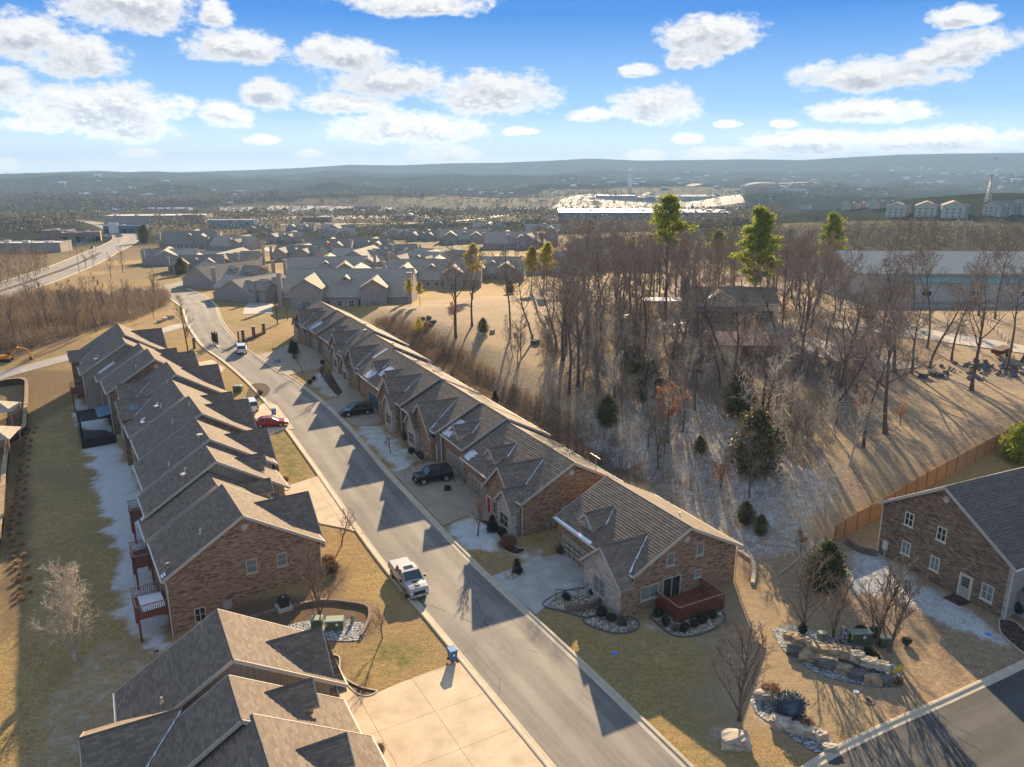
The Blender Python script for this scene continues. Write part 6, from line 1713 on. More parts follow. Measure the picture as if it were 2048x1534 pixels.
def put_villa(i, u, v, deg, label, sc=1.0):
    x, y = at(u, v); a = radians(deg); I = VP[i]
    # (u, v) is the foot of the front wall's middle
    D_ = I['hf'] * sc; cx_, cy_ = x - sin(a) * D_ * 1.0, y + cos(a) * D_
    loc = (cx_ - cos(a) * I['W'] * sc / 2, cy_ - sin(a) * I['W'] * sc / 2, tz(cx_, cy_) - .15)
    if not I['root'].get('_used'):
        I['root']['_used'] = 1; r = I['root']; r.location = loc; r.rotation_euler = (0, 0, a); r.scale = (sc,) * 3; r['label'] = label
        return r
    return copy_thing(I['root'], loc, a, sc, label, VG)
ROWS = [
 (0, 692, 613, 2, 'nearest villa, long grey roof with a dormer and two stone chimneys above the right row', 1.12),
 (2, 560, 600, 62, 'grey villa seen end on beside the shaded drive, left of the nearest one', .8),
 (3, 655, 566, 10, 'grey villa directly behind the nearest one', 1.0),
 (1, 492, 572, -22, 'villa with a stone chimney on the bend of the side road', .92),
 (4, 395, 545, 18, 'villa with pointed gables behind the dark conical cedar', .85),
 (2, 296, 528, -8, 'leftmost villa beside the boulevard trees', .85),
 (1, 380, 497, 12, 'villa with the tallest dark roof and two dormers', 1.25),
 (3, 455, 500, -14, 'villa with white bay windows right of the tallest dark roof', .9),
 (0, 505, 535, 8, 'villa behind the bend with twin arched gables', .9),
 (4, 588, 522, -6, 'villa in the middle of the second row with brown shadowed porch', .92),
 (1, 655, 508, 4, 'villa behind the small flag pole', .95),
 (2, 565, 487, -8, 'dark roofed villa in front of the grey store', .9),
 (0, 650, 478, 10, 'pale roofed villa between the dark roofed ones', .9),
 (3, 770, 530, 2, 'villa with a stone end behind the small yellow lawn', .9),
 (1, 735, 505, -4, 'villa with dark dormered roof above the small yellow lawn', .9),
 (4, 800, 517, 20, 'villa right of the small yellow lawn', .85),
 (0, 865, 575, 0, 'long grey villa left of the yellowish pine', 1.05),
 (2, 830, 545, -16, 'grey villa with a white corner behind the long grey one', .95),
 (3, 700, 466, 0, 'dark roofed villa in the far left row', .9),
 (1, 775, 478, 6, 'far villa with a stone chimney in the middle row', .9),
 (4, 845, 482, -8, 'far villa with two pointed gables left of the pale gabled pair', .9),
 (0, 930, 487, 3, 'pale gabled villa, left one of the large pair', 1.05),
 (3, 1020, 497, 3, 'pale gabled villa, right one of the large pair', 1.05),
 (1, 1100, 492, -10, 'villa with a dark dormer right of the gabled pair', 1.0),
 (2, 985, 560, -4, 'villa partly hidden by the bare tree in the clearing', .95),
 (0, 1150, 545, 30, 'villa half hidden behind the close pair of yellowish pines', .95),
 (4, 1175, 505, 12, 'villa at the edge of the woods', .95),
 (1, 870, 455, 0, 'small far villa in the back row', .85), (2, 1000, 462, 8, 'far villa with a blue grey gable near the dark cedars', .95),
 (3, 1085, 470, -5, 'far villa in front of the dark cedars', .95), (0, 600, 462, 0, 'far dark villa beside the brick store', .8),
 (4, 520, 466, 15, 'far villa left of the brick store', .85), (3, 1260, 540, 10, 'villa glimpsed through the bare woods', .95), (1, 920, 530, -10, 'villa behind the yellowish pine', .9)]
for k, (i, u, v, dg, lab, s_) in enumerate(ROWS): put_villa(i, u, v, dg + (78 if k % 5 == 3 else -65 if k % 7 == 5 else 0), lab, s_)
for k, (u, v) in enumerate([(430, 528), (462, 545), (520, 505), (545, 532), (600, 505), (620, 545), (690, 492), (742, 528), (765, 505), (812, 500), (845, 520), (905, 505), (880, 480), (960, 510), (1040, 505), (1065, 480), (950, 470), (655, 470), (610, 450), (720, 452), (880, 500), (915, 475), (985, 480), (1010, 520), (940, 545), (800, 470), (680, 485), (580, 475), (535, 470), (470, 480), (415, 500), (1150, 480), (1120, 505), (1070, 520), (330, 500), (345, 522), (500, 478), (560, 462), (1130, 530)]):
    x, y = at(u, v); place(SAP[k % 3], x, y, 'small bare tree between the grey roofed villas', .9 + .05 * (k % 5), group='bare trees among the villas')
# villa lanes and small lawns
for px, w_, nm in (([(700, 545), (760, 540), (800, 548), (850, 560)], 9, 'lane among the villas'), ([(545, 590), (520, 610), (515, 628)], 7, 'short drive beside the nearest villa'), ([(985, 512), (1010, 522), (1020, 535), (990, 545)], 6, 'curved pale lane in front of the gabled villas'), ([(470, 500), (520, 495), (560, 505), (680, 520), (760, 532)], 6, 'lane behind the first villas')):
    o = structure(ribbon(pts_px(px), w_, 'villa_lane', M['parking_pale'], .08, step=3)); o['label'] = nm
for px, lab in (([(715, 532), (735, 521), (765, 520), (775, 530), (735, 540)], 'small yellow lawn among the villas'), ([(780, 545), (800, 537), (820, 540), (810, 552)], 'second small lawn among the villas')):
    o = structure(sheet(pts_px(px), 'lawn', M['ground'], .12, 3)); o['label'] = lab

# ---------------------------------------------------------------- shops and stores on the valley floor
def store(name, label, u, v, W, D_, H, deg, wall, roof, units=6, front=None, cat='store', windows=0, roof_z=.0, sub=0):
    x, y = at(u, v); a = radians(deg)
    root = thing(name, label, cat, (x, y, tz(x, y) - .3), a)
    mb = MB(); mb.box(-W / 2, W / 2, 0, D_, -2, H); mb.build('wall', M[wall], root)
    mb = MB(); mb.box(-W / 2 + .4, W / 2 - .4, .4, D_ - .4, H - .02, H + .12); mb.build('roof', M[roof], root)
    mb = MB()
    for b in ((-W / 2 - .1, W / 2 + .1, -.1, .4), (-W / 2 - .1, W / 2 + .1, D_ - .4, D_ + .1)): mb.box(b[0], b[1], b[2], b[3], H, H + .7)
    mb.box(-W / 2 - .1, -W / 2 + .4, .4, D_ - .4, H, H + .7); mb.box(W / 2 - .4, W / 2 + .1, .4, D_ - .4, H, H + .7)
    mb.build('parapet', M[wall], root)
    R = random.Random(int(u + v))
    for k in range(units):
        m_ = MB(); ux = -W / 2 + W * (k % max(1, units // 2) + .6) / max(1, units // 2) + R.uniform(-2, 2) - W / units * .3; uy = D_ * (.3 if k < units // 2 else .68)
        ux = max(-W / 2 + 3, min(W / 2 - 3, ux)); s_ = max(1.2, W / 110) * R.uniform(.6, 1.2)
        m_.box(ux - s_ * 1.2, ux + s_ * 1.2, uy - s_, uy + s_, H + .1, H + .1 + s_ * 1.1); m_.build('roof_unit', M['galvanised'], root, uv=False)
    for k in range(windows):
        m_ = MB(); ux = -W / 2 + W * (k + .5) / windows; m_.box(ux - W / windows * .36, ux + W / windows * .36, -.12, .05, .3, H * .62); m_.build('shop_window', M['glass_dark'], root, uv=False)
    if front:
        for (fx, fw, fh, mt) in front:
            m_ = MB(); m_.box(fx - fw / 2, fx + fw / 2, -1.2, .3, -.5, fh); m_.build('entrance', M[mt], root)
    return root
store('big_store', 'long store with a white roof and dark roof units, beige walls, behind the left villas', 310, 448, 108, 38, 9, 7, 'store_beige', 'flat_roof_white', 10, [(38, 16, 10.5, 'store_brick')])
store('big_store', 'second white roofed store standing behind the long one', 335, 425, 84, 34, 8, 6, 'store_grey', 'flat_roof_white', 8)
store('store', 'low grey metal sided store behind the left villas', 462, 456, 46, 18, 7.5, 0, 'store_grey', 'pale_metal_roof', 0)
store('store', 'brown brick shop with a flat roof above the villas', 634, 444, 36, 14, 5, 2, 'store_brick', 'store_grey', 4)
store('shop_row', 'brick shop row with arched fronts at the far left', 164, 483, 24, 14, 6, 25, 'store_brick', 'store_grey', 4, [(-6, 5, 7, 'store_brick'), (4, 5, 7, 'store_brick')], windows=6)
store('shop', 'dark brick box shop left of the arched shop row', 110, 478, 18, 14, 6, 5, 'store_brick', 'store_grey', 2)
store('shop', 'low white roofed shop at the left edge behind the thicket', 50, 505, 38, 16, 5, 8, 'store_beige', 'flat_roof_white', 6)
store('car_dealer', 'blue and white showroom right of the arched shop row', 248, 466, 34, 12, 6, 4, 'store_blue', 'flat_roof_white', 2, [(-8, 8, 9, 'flat_roof_white')], windows=5)
store('store', 'long dark sided store roof at the far left horizon of shops', 60, 450, 60, 20, 5, 2, 'store_grey', 'store_grey', 3)
store('mall', 'very large store with a gleaming white ribbed roof beyond the woods', 1290, 444, 205, 92, 11, -3, 'store_blue', 'flat_roof_bright', 26)
store('store', 'row of low shops with dark roofs left of the white mall', 1045, 424, 92, 18, 6, 10, 'store_brick', 'store_grey', 8)
store('store', 'grey shop with white roof beside the mall parking', 1235, 398, 95, 40, 8, 2, 'store_grey', 'flat_roof_white', 8)
store('store', 'blue fronted store behind the gleaming mall', 1300, 403, 70, 30, 9, 0, 'store_brick', 'store_grey', 6, [(0, 20, 12, 'store_blue')])
store('store', 'far store with a pale roof right of the blue fronted one', 1400, 400, 90, 40, 9, 0, 'store_grey', 'flat_roof_white', 6)
store('store', 'low white roofed building in the valley middle', 900, 427, 40, 16, 6, 0, 'store_beige', 'flat_roof_white', 4)
store('store', 'brick row building above the parking lot', 735, 418, 60, 18, 6, 0, 'store_brick', 'store_grey', 5)
store('store', 'dark brick shop block behind the brown brick shop', 690, 424, 30, 14, 6, 0, 'store_red', 'store_grey', 3)
store('store', 'far grey block at the right end of the valley', 1590, 385, 90, 40, 9, 0, 'store_grey', 'flat_roof_white', 4)
store('store', 'far white roofed shed beyond the apartments', 1730, 378, 80, 40, 8, 0, 'store_beige', 'flat_roof_white', 4)
# restaurant with peaked red-brown roofs
x, y = at(945, 428)
I = gable_house('restaurant', 'brown restaurant with a steep peaked roof', (x - 12, y), 24, 0.1, -1, tz(x, y) + 15, 10, 10, 1.0, tz(x, y), near_mat='store_red', front_mat='store_brick', roof='brown_shingles', down=False, cat='restaurant', gable_vent=False,
                wings=[dict(x=12, f=13, zr=14, slope=1.3, hw=6, kind='wing', mat='store_red', snow=False, roofm='brown_shingles')])
# domed building
x, y = at(808, 440); r_ = thing('domed_building', 'low building with two white domes', 'building', (x, y, tz(x, y)))
mb = MB(); mb.box(-13, 13, 0, 14, -1, 5); mb.build('wall', M['store_blue'], r_)
for xx in (-5, 6):
    mb = MB()
    for k in range(5): mb.tube((xx, 7, 5 + 3.4 * sin(k * pi / 10)), (xx, 7, 5 + 3.4 * sin((k + 1) * pi / 10)), 6 * cos(k * pi / 10), 6 * cos((k + 1) * pi / 10) + .01, 14, cap=False)
    mb.build('dome', M['flat_roof_white'], r_, smooth=True)
# distant buildings scattered on the hills, each a small block with a roof
RR = random.Random(12); FB = []
for k, (wm, rm) in enumerate((('store_beige', 'flat_roof_bright'), ('store_grey', 'flat_roof_white'), ('store_brick', 'flat_roof_white'))):
    r_ = thing('far_building', 'far building', 'building'); mb = MB(); mb.box(-9, 9, -6, 6, -3, 5); mb.build('wall', M[wm], r_, uv=False)
    mb = MB(); mb.hexa([(-10, -7, 5), (10, -7, 5), (10, 7, 5), (-10, 7, 5)], [(-10, -.4, 9), (10, -.4, 9), (10, .4, 9), (-10, .4, 9)]); mb.build('roof', M[rm], r_, uv=False); FB.append(register(r_))
for k in range(120):
    if k < 55: u, v = RR.uniform(1120, 1780), RR.uniform(346, 392)
    elif k < 85: u, v = RR.uniform(1780, 2040), RR.uniform(335, 372)
    elif k < 100: u, v = RR.uniform(860, 1120), RR.uniform(372, 402)
    else: u, v = RR.uniform(60, 500), RR.uniform(352, 425)
    x, y = at(u, v); d_ = hypot(x, y); side_ = 'right' if u > 1100 else 'middle' if u > 600 else 'left'
    place(FB[(k % 3)], x, y, ('white', 'grey walled', 'brick')[0:3][k % 3] + ' building among the distant woods, %s part of the %s hills' % ('nearer' if v > 375 else 'farther', side_), min(1.5, max(.5, d_ / 3200)) * RR.uniform(.6, 1.2), RR.uniform(-.4, .4), group='%s distant %s buildings of the %s hills' % ('nearer' if v > 375 else 'farther', ('white', 'grey', 'brick')[k % 3], side_))
# parking lot
lot = pts_px([(425, 437), (440, 414), (640, 412), (860, 420), (860, 436), (600, 440)])
o = structure(sheet(lot, 'parking_lot', M['parking_pale'], .3, 40)); o['label'] = 'wide pale parking lot full of tiny cars'
lot2 = pts_px([(1110, 425), (1120, 400), (1240, 392), (1450, 388), (1490, 405), (1300, 420)])
o = structure(sheet(lot2, 'parking_lot', M['parking_pale'], .3, 40)); o['label'] = 'pale parking area behind the white mall'
o = structure(ribbon(pts_px([(560, 450), (700, 448), (850, 446), (1000, 432), (1100, 418), (1300, 385)]), 16, 'highway', M['parking_pale'], .4, step=20)); o['label'] = 'pale highway crossing the valley floor'
o = structure(ribbon(pts_px([(1380, 372), (1500, 368), (1640, 366)]), 30, 'highway', M['parking_pale'], .6, step=40))

# water tower: a pale fluted column with a wider head
x, y = at(1259, 384); r_ = thing('water_tower', 'tall pale cylindrical water tower standing above the valley', 'water tower', (x, y, tz(x, y)))
h = 1546 * 0; dist = hypot(x, y); Ht = 44 / 1604 * dist
mb = MB(); mb.tube((0, 0, -2), (0, 0, Ht * .8), Ht * .09, Ht * .085, 18); mb.build('column', M['flat_roof_white'], r_, smooth=True)
mb = MB(); mb.tube((0, 0, Ht * .8), (0, 0, Ht * .86), Ht * .085, Ht * .14, 18); mb.tube((0, 0, Ht * .86), (0, 0, Ht * .96), Ht * .14, Ht * .14, 18); mb.tube((0, 0, Ht * .96), (0, 0, Ht), Ht * .14, Ht * .05, 18); mb.build('tank', M['flat_roof_white'], r_, smooth=True)
# lattice tower and radio mast at the right
def lattice(name, label, u, v, px_h, cat, wide=.07):
    x, y = at(u, v); H_ = px_h / 1604 * hypot(x, y); r_ = thing(name, label, cat, (x, y, tz(x, y)))
    mb = MB(); n = 9
    for k in range(n):
        z0, z1 = H_ * k / n, H_ * (k + 1) / n; w0 = H_ * wide * (1 - k / n * .8); w1 = H_ * wide * (1 - (k + 1) / n * .8)
        for a, b in ((1, 1), (1, -1), (-1, -1), (-1, 1)): mb.beam((a * w0, b * w0, z0), (a * w1, b * w1, z1), .4, .4)
        mb.beam((-w0, w0, z0), (w1, w1, z1), .3, .3); mb.beam((w0, -w0, z0), (-w1, -w1, z1), .3, .3); mb.beam((w0, w0, z0), (w1, -w1, z1), .3, .3)
    mb.build('lattice', M['galvanised'], r_, uv=False)
    mb = MB(); mb.box(-H_ * .05, H_ * .05, -H_ * .05, H_ * .05, H_ * .97, H_ * 1.04); mb.build('antenna_head', M['galvanised'], r_, uv=False)
lattice('lattice_tower', 'grey lattice mast with a square head above the right hills', 1983, 372, 46, 'tower', .035)
lattice('lattice_tower', 'pale leaning lattice frame on the wooded hill at the right', 1975, 405, 46, 'tower', .09)

# ---------------------------------------------------------------- apartments on the rise at the right
AG = 'cream apartment blocks behind the woods'
def apartments():
    I = gable_house('apartment_block', 'apartments', (0, -300), 30, 0, -1, 14.5, 9.5, 9.5, .42, 0, near_mat='cream_wall', far_mat='cream_wall', front_mat='cream_wall', roof='brown_shingles', down=False, cat='apartments', group=AG, back_base=-1, near_step=.3,
                    wings=[dict(x=7, f=12, zr=12.4, slope=.75, hw=3.6, kind='wing', mat='grey_siding', snow=False, roofm='grey_shingles_dark'), dict(x=22, f=12, zr=12.4, slope=.75, hw=3.6, kind='wing', mat='grey_siding', snow=False, roofm='grey_shingles_dark')])
    for fl in range(3):
        for yy in (-5, 0, 5): window(I['root'], (I['x0'], yy, 0), (0, 1, 0), (-1, 0, 0), 1.5, 1.6, 1.0 + fl * 3.0, 1, 'glass_dark', 'white_paint', muntins=False)
        for xx in (7, 22): window(I['root'], (xx, -(12 - .35), 0), (1, 0, 0), (0, -1, 0), 2.6, 1.9, .8 + fl * 3.0, 2, 'glass_dark', 'white_paint', muntins=False)
        for xx in (13, 16): window(I['root'], (xx, -(9.5 - .45), 0), (1, 0, 0), (0, -1, 0), 1.6, 1.6, 1.0 + fl * 3.0, 1, 'glass_dark', 'white_paint', muntins=False)
    register(I['root']); return I['root']
AP = apartments()
for i, (u, v, dg, s_, lab) in enumerate([(1600, 418, -30, .75, 'leftmost cream apartment block half hidden by bare trees'), (1690, 420, 10, .8, 'apartment block with two blue grey gables, left group'), (1745, 418, 15, .85, 'apartment block behind the yellow green pine'), (1790, 434, 60, 1.0, 'apartment block with a tall cream gable end, left one of three'),
        (1850, 434, 62, 1.05, 'apartment block with a tall cream gable end, middle one of three'), (1905, 436, 64, 1.1, 'apartment block with a tall cream gable end, right one of three'), (1980, 432, 20, 1.0, 'apartment block behind the dark pines'), (2030, 428, 5, 1.0, 'apartment block at the right edge'),
        (1960, 380, 30, .95, 'apartment block high on the right hill beside the lattice frame'), (2005, 378, 80, .9, 'pale gabled apartment block on the right hill'), (2045, 380, 10, .9, 'apartment block on the right hill at the edge')]):
    x, y = at(u, v); loc = (x, y, tz(x, y) - .5)
    if i == 0: AP.location = loc; AP.rotation_euler = (0, 0, radians(dg)); AP.scale = (s_,) * 3; AP['label'] = lab
    else: copy_thing(AP, loc, radians(dg), s_, lab, AG)

# ---------------------------------------------------------------- metal building, white house, carport in the woods
x, y = at(1702, 600); zb = tz(x, y)
I = gable_house('metal_building', 'long beige metal building with a pale ribbed roof and teal lower roof', (x, y + 13), 78, radians(-1.5), -1, zb + 11.5, 13.4, 13.4, .33, zb, near_mat='metal_cladding', far_mat='metal_cladding', front_mat='metal_cladding', roof='pale_metal_roof', down=False, cat='industrial building', near_step=.2, gable_vent=False)
mb = MB(); mb.slab([(9, -11.5, 6.9), (78, -11.5, 6.9), (78, -16.5, 5.1), (9, -16.5, 5.1)], .2); mb.build('lower_roof', M['green_metal_roof'], I['root'])
mb = MB(); mb.box(9, 77.8, -16.2, -12.5, -1, 5.0); mb.build('lower_wall', M['metal_cladding'], I['root'])
for xx in (18, 30, 43, 58): window(I['root'], (xx, -16.2, 0), (1, 0, 0), (0, -1, 0), 2.6, 1.4, 1.6, 2, 'glass_dark', 'white_paint', muntins=False)
x, y = at(1935, 592); r_ = thing('canopy_tent', 'blue and white canopy in front of the metal building', 'canopy', (x, y, tz(x, y)))
mb = MB(); mb.slab([(-4, -2, 2.8), (4, -2, 2.8), (4, 0, 3.6), (-4, 0, 3.6)], .06); mb.slab([(-4, 0, 3.6), (4, 0, 3.6), (4, 2, 2.8), (-4, 2, 2.8)], .06); mb.build('cover', M['tarp_blue'], r_, uv=False)
for a in (-3.9, 3.9):
    for b in (-1.9, 1.9):
        mb = MB(); mb.tube((a, b, -.1), (a, b, 2.8), .06, .06, 5); mb.build('leg', M['white_paint'], r_, uv=False)
x, y = at(1392, 642); zb = tz(x, y)
I = gable_house('white_house', 'cream farmhouse with a big gable and dark porch roof among the bare oaks', (x - 1, y + 5), 19, radians(-4), -1, zb + 6.9, 5.2, 5.2, .55, zb, near_mat='cream_wall', far_mat='cream_wall', front_mat='cream_wall', roof='brown_shingles', down=False, near_step=.2, gable_vent=False,
                wings=[dict(x=6.2, f=6.0, zr=6.8, slope=.6, hw=5.6, kind='wing', mat='cream_wall', snow=False, roofm='brown_shingles')])
for xx in (3, 6.5, 9.5): window(I['root'], (xx, -5.65, 0), (1, 0, 0), (0, -1, 0), 1.6, 1.5, .8, 2, 'glass_dark', 'white_paint')
window(I['root'], (5.0, -5.65, 0), (1, 0, 0), (0, -1, 0), .8, 1.2, 4.4, 1, 'glass_dark', 'white_paint')
garage(I['root'], (15.6, -4.75, 0), (1, 0, 0), (0, -1, 0), 4.6, 2.4, 'dark_red_wall')
door(I['root'], (12.2, -4.75, 0), (1, 0, 0), (0, -1, 0), 'store_beige')
mb = MB(); mb.box(-1.5, -.2, -2.5, -1.2, -.5, 9.0); mb.box(-1.6, -.1, -2.6, -1.1, 9.0, 9.3); mb.build('chimney', M['stone_dark'], I['root'])
mb = MB(); mb.slab([(.5, -5.7, 3.4), (14, -5.7, 3.4), (14, -7.6, 2.6), (.5, -7.6, 2.6)], .15); mb.build('porch_roof', M['dark_shingles'], I['root'])
x, y = at(1430, 722); r_ = thing('carport', 'small open shed with a copper coloured ribbed roof and a white end wall', 'carport', (x, y, tz(x, y)), radians(-2))
mb = MB(); mb.slab([(-.6, -.6, 3.0), (13.2, -.6, 3.0), (13.2, 4.2, 4.5), (-.6, 4.2, 4.5)], .12); mb.slab([(-.6, 4.2, 4.5), (13.2, 4.2, 4.5), (13.2, 7, 3.7), (-.6, 7, 3.7)], .12); mb.build('roof', M['copper_metal_roof'], r_)
mb = MB(); mb.box(0, .15, 0, 6.5, -.5, 3.3); mb.box(.15, 4.2, 0, .15, -.5, 2.9); mb.box(0, 12.8, 6.4, 6.5, -.5, 3.6); mb.build('wall', M['cream_wall'], r_)
for xx in (4.2, 8.4, 12.7):
    mb = MB(); mb.box(xx, xx + .2, 0, .2, -.2, 2.9); mb.build('post', M['white_paint'], r_, uv=False)
for nm, u, v, c_ in (('riding_mower', 1460, 719, 'paint_grey'), ('utility_trailer', 1490, 716, 'paint_red')):
    x, y = at(u, v + 3); q_ = thing(nm, {'riding_mower': 'grey riding mower parked under the copper roofed carport', 'utility_trailer': 'red brown trailer under the right bay of the carport'}[nm], 'mower' if nm[0] == 'r' else 'trailer', (x, y + 2, tz(x, y + 2)))
    mb = MB(); mb.box(-1.1, 1.1, -.5, .5, .4, .9); mb.box(-.3, .3, -.3, .3, .9, 1.3); mb.build('body', M[c_], q_, uv=False)
    for a in (-.7, .7):
        mb = MB(); mb.tube((a, -.62, .32), (a, .62, .32), .32, .32, 12); mb.build('wheels' if False else 'wheel', M['rubber'], q_, uv=False)
# concrete drive and patio in the woods
for px, mt, lab in (([(1530, 668), (1560, 662), (1640, 680), (1760, 712), (1840, 735), (1760, 745), (1640, 715), (1540, 690)], 'pale_path', 'pale curving drive through the oaks'), ([(1640, 640), (1700, 645), (1860, 660), (2100, 700), (2100, 715), (1850, 680), (1650, 655)], 'pale_path', 'sunlit lane between the woods and the metal building'),
                    ([(1530, 640), (1600, 640), (1630, 660), (1560, 690), (1530, 680)], 'concrete', 'pale concrete pad beside the white house'), ([(1310, 640), (1385, 640), (1390, 665), (1320, 668)], 'pale_path', 'stone patio with garden furniture'), ([(1670, 600), (2200, 595), (2200, 615), (1670, 618)], 'asphalt_far', 'pavement in front of the metal building')):
    o = structure(sheet(pts_px(px), 'lane' if 'lane' in lab else 'patio' if 'patio' in lab else 'drive', M[mt], .12, 3)); o['label'] = lab

# rail fence round the clearing yard
def rail_fence(label, px, h=1.2, step=3.0, mat='rail_wood_pale', rails=3):
    P = resample(pts_px(px), step); r_ = thing('rail_fence', label, 'fence', (P[0].x, P[0].y, tz(P[0].x, P[0].y)))
    o_ = Vector((P[0].x, P[0].y, tz(P[0].x, P[0].y)))
    for p in P:
        q = Vector((p.x, p.y, tz(p.x, p.y))) - o_; mb = MB(); mb.box(q.x - .08, q.x + .08, q.y - .08, q.y + .08, q.z - .3, q.z + h); mb.build('post', M[mat], r_, uv=False)
    for a, b in zip(P[:-1], P[1:]):
        qa = Vector((a.x, a.y, tz(a.x, a.y))) - o_; qb = Vector((b.x, b.y, tz(b.x, b.y))) - o_
        for k in range(rails):
            z = h * (.35 + .6 * k / max(1, rails - 1)); mb = MB(); mb.beam(qa + Vector((0, 0, z)), qb + Vector((0, 0, z)), .06, .12); mb.build('rail', M[mat], r_, uv=False)
rail_fence('pale rail fence running down the middle of the clearing', [(1060, 588), (1075, 622), (1092, 655), (1112, 700)])
rail_fence('pale rail fence along the back of the yard', [(1060, 588), (1110, 580), (1210, 575), (1370, 566)])
rail_fence('pale fence rails left of the carport', [(1395, 660), (1428, 690), (1400, 700), (1330, 705)])
rail_fence('rail fence by the sunlit lane at the right', [(1975, 650), (1995, 668), (2015, 690)])
# ---------------------------------------------------------------- vehicles
def car(name, label, kind, color, u=None, v=None, heading=0.0, xy=None, cat='car', tag_text=True, z=None):
    """length along +X (front at +X); body lofted from stations"""
    S = {
     'pickup': dict(L=5.9, W=2.02, wb=3.75, r=.42, body=[(-2.95, .62, 1.12, .93), (-2.85, .5, 1.22, .98), (-1.2, .48, 1.24, 1.0), (.95, .46, 1.26, 1.0), (2.3, .46, 1.22, .98), (2.8, .48, 1.12, .92), (2.95, .55, .95, .84)],
                    cab=[(-.95, 1.24, .86), (-.75, 1.84, .76), (.35, 1.88, .77), (.75, 1.82, .76), (1.5, 1.26, .86)]),
     'suv': dict(L=4.85, W=1.92, wb=2.9, r=.38, body=[(-2.42, .5, .98, .86), (-2.3, .42, 1.05, .93), (-1.0, .38, 1.06, .95), (1.0, .38, 1.06, .95), (1.9, .4, 1.0, .92), (2.3, .44, .86, .84), (2.42, .5, .7, .74)],
                 cab=[(-2.36, 1.05, .84), (-2.05, 1.66, .7), (-.4, 1.76, .74), (.3, 1.72, .73), (1.12, 1.04, .84)]),
     'offroad': dict(L=4.7, W=1.95, wb=2.85, r=.41, body=[(-2.3, .55, 1.1, .88), (-2.25, .5, 1.16, .94), (-1.0, .46, 1.17, .96), (1.0, .46, 1.17, .96), (2.1, .48, 1.15, .94), (2.28, .5, 1.08, .9), (2.34, .58, .9, .86)],
                 cab=[(-2.22, 1.16, .86), (-2.1, 1.78, .78), (-.4, 1.84, .8), (.55, 1.8, .79), (1.05, 1.16, .87)]),
     'sedan': dict(L=4.85, W=1.84, wb=2.8, r=.34, body=[(-2.42, .45, .82, .78), (-2.3, .36, .95, .88), (-1.0, .32, .95, .91), (1.0, .32, .92, .91), (1.9, .34, .84, .87), (2.3, .38, .7, .78), (2.42, .44, .58, .66)],
                   cab=[(-1.95, .95, .78), (-1.2, 1.36, .62), (-.3, 1.44, .66), (.25, 1.4, .65), (1.15, .92, .78)])}[kind]
    if xy is None: xy = at(u, v)
    zz = tz(*xy) + .035 if z is None else z
    root = thing(name, label, cat, (xy[0], xy[1], zz), heading)
    mb = MB()
    rings = []
    for (x, z0, z1, hw) in S['body']:
        rings.append([(x, -hw * .9, z0), (x, -hw, z0 + .12), (x, -hw, (z0 + z1) / 2), (x, -hw * .97, z1 - .08), (x, -hw * .86, z1), (x, 0, z1 + .03), (x, hw * .86, z1), (x, hw * .97, z1 - .08), (x, hw, (z0 + z1) / 2), (x, hw, z0 + .12), (x, hw * .9, z0)])
    n = len(rings[0]); base = len(mb.v)
    for r_ in rings: mb.v += r_
    for i in range(len(rings) - 1):
        for j in range(n):
            k = (j + 1) % n; mb.f.append((base + i * n + j, base + i * n + k, base + (i + 1) * n + k, base + (i + 1) * n + j)); mb.m.append(0)
    mb.f.append(tuple(base + j for j in range(n))); mb.m.append(0); mb.f.append(tuple(base + (len(rings) - 1) * n + j for j in range(n - 1, -1, -1))); mb.m.append(0)
    body = mb.build('body', M[color], root, smooth=False, uv=False)
    bv = body.modifiers.new('soft', 'BEVEL'); bv.width = .05; bv.segments = 2
    # cabin: pillars and roof in body colour, glass between
    cb = S['cab']; zb = cb[0][1]
    gl = MB(); rf = MB()
    (xa, za, wa), (xb, zb_, wb_), *mid, (xe, ze, we) = cb
    top = [cb[1]] + cb[2:-1]
    # roof plate
    L_ = [(x, -w_, z) for x, z, w_ in top]; R_ = [(x, w_, z) for x, z, w_ in top]
    for i in range(len(top) - 1): rf.slab([L_[i], L_[i + 1], R_[i + 1], R_[i]], .06)
    bot = .03
    A0, A1 = (xa, -wa, za - bot), (xa, wa, za - bot); B0, B1 = (xb, -wb_, zb_), (xb, wb_, zb_)
    E0, E1 = (xe, -we, ze - bot), (xe, we, ze - bot); T0, T1 = (top[-1][0], -top[-1][2], top[-1][1]), (top[-1][0], top[-1][2], top[-1][1])
    sides = []
    gl.face([A0, A1, B1, B0]); gl.face([E1, E0, T0, T1])
    for s_ in (-1, 1):
        pts = [(xa, s_ * wa, za - bot), (xe, s_ * we, ze - bot)] + [(x, s_ * w_, z) for x, z, w_ in reversed(top)]
        gl.face(pts)
    def lift(p, k=.012): return Vector((p[0], p[1] * 1.012, p[2]))
    for s_ in (-1, 1):
        rf.beam(lift((xa, s_ * wa, za)), lift((xb, s_ * wb_, zb_)), .09, .09); rf.beam(lift((xe, s_ * we, ze)), lift((top[-1][0], s_ * top[-1][2], top[-1][1])), .07, .07)
        for f in (.38, .68):
            xm = xa + (xe - xa) * f
            zt = np.interp(xm, [t[0] for t in top], [t[1] for t in top]); wt = np.interp(xm, [t[0] for t in top], [t[2] for t in top])
            rf.beam((xm, s_ * (wa + .015), za), (xm, s_ * (wt + .015), zt), .09, .05)
    gl.build('windows' if False else 'glass', M['car_glass'], root, uv=False)
    rf.build('roof', M[color], root, uv=False)
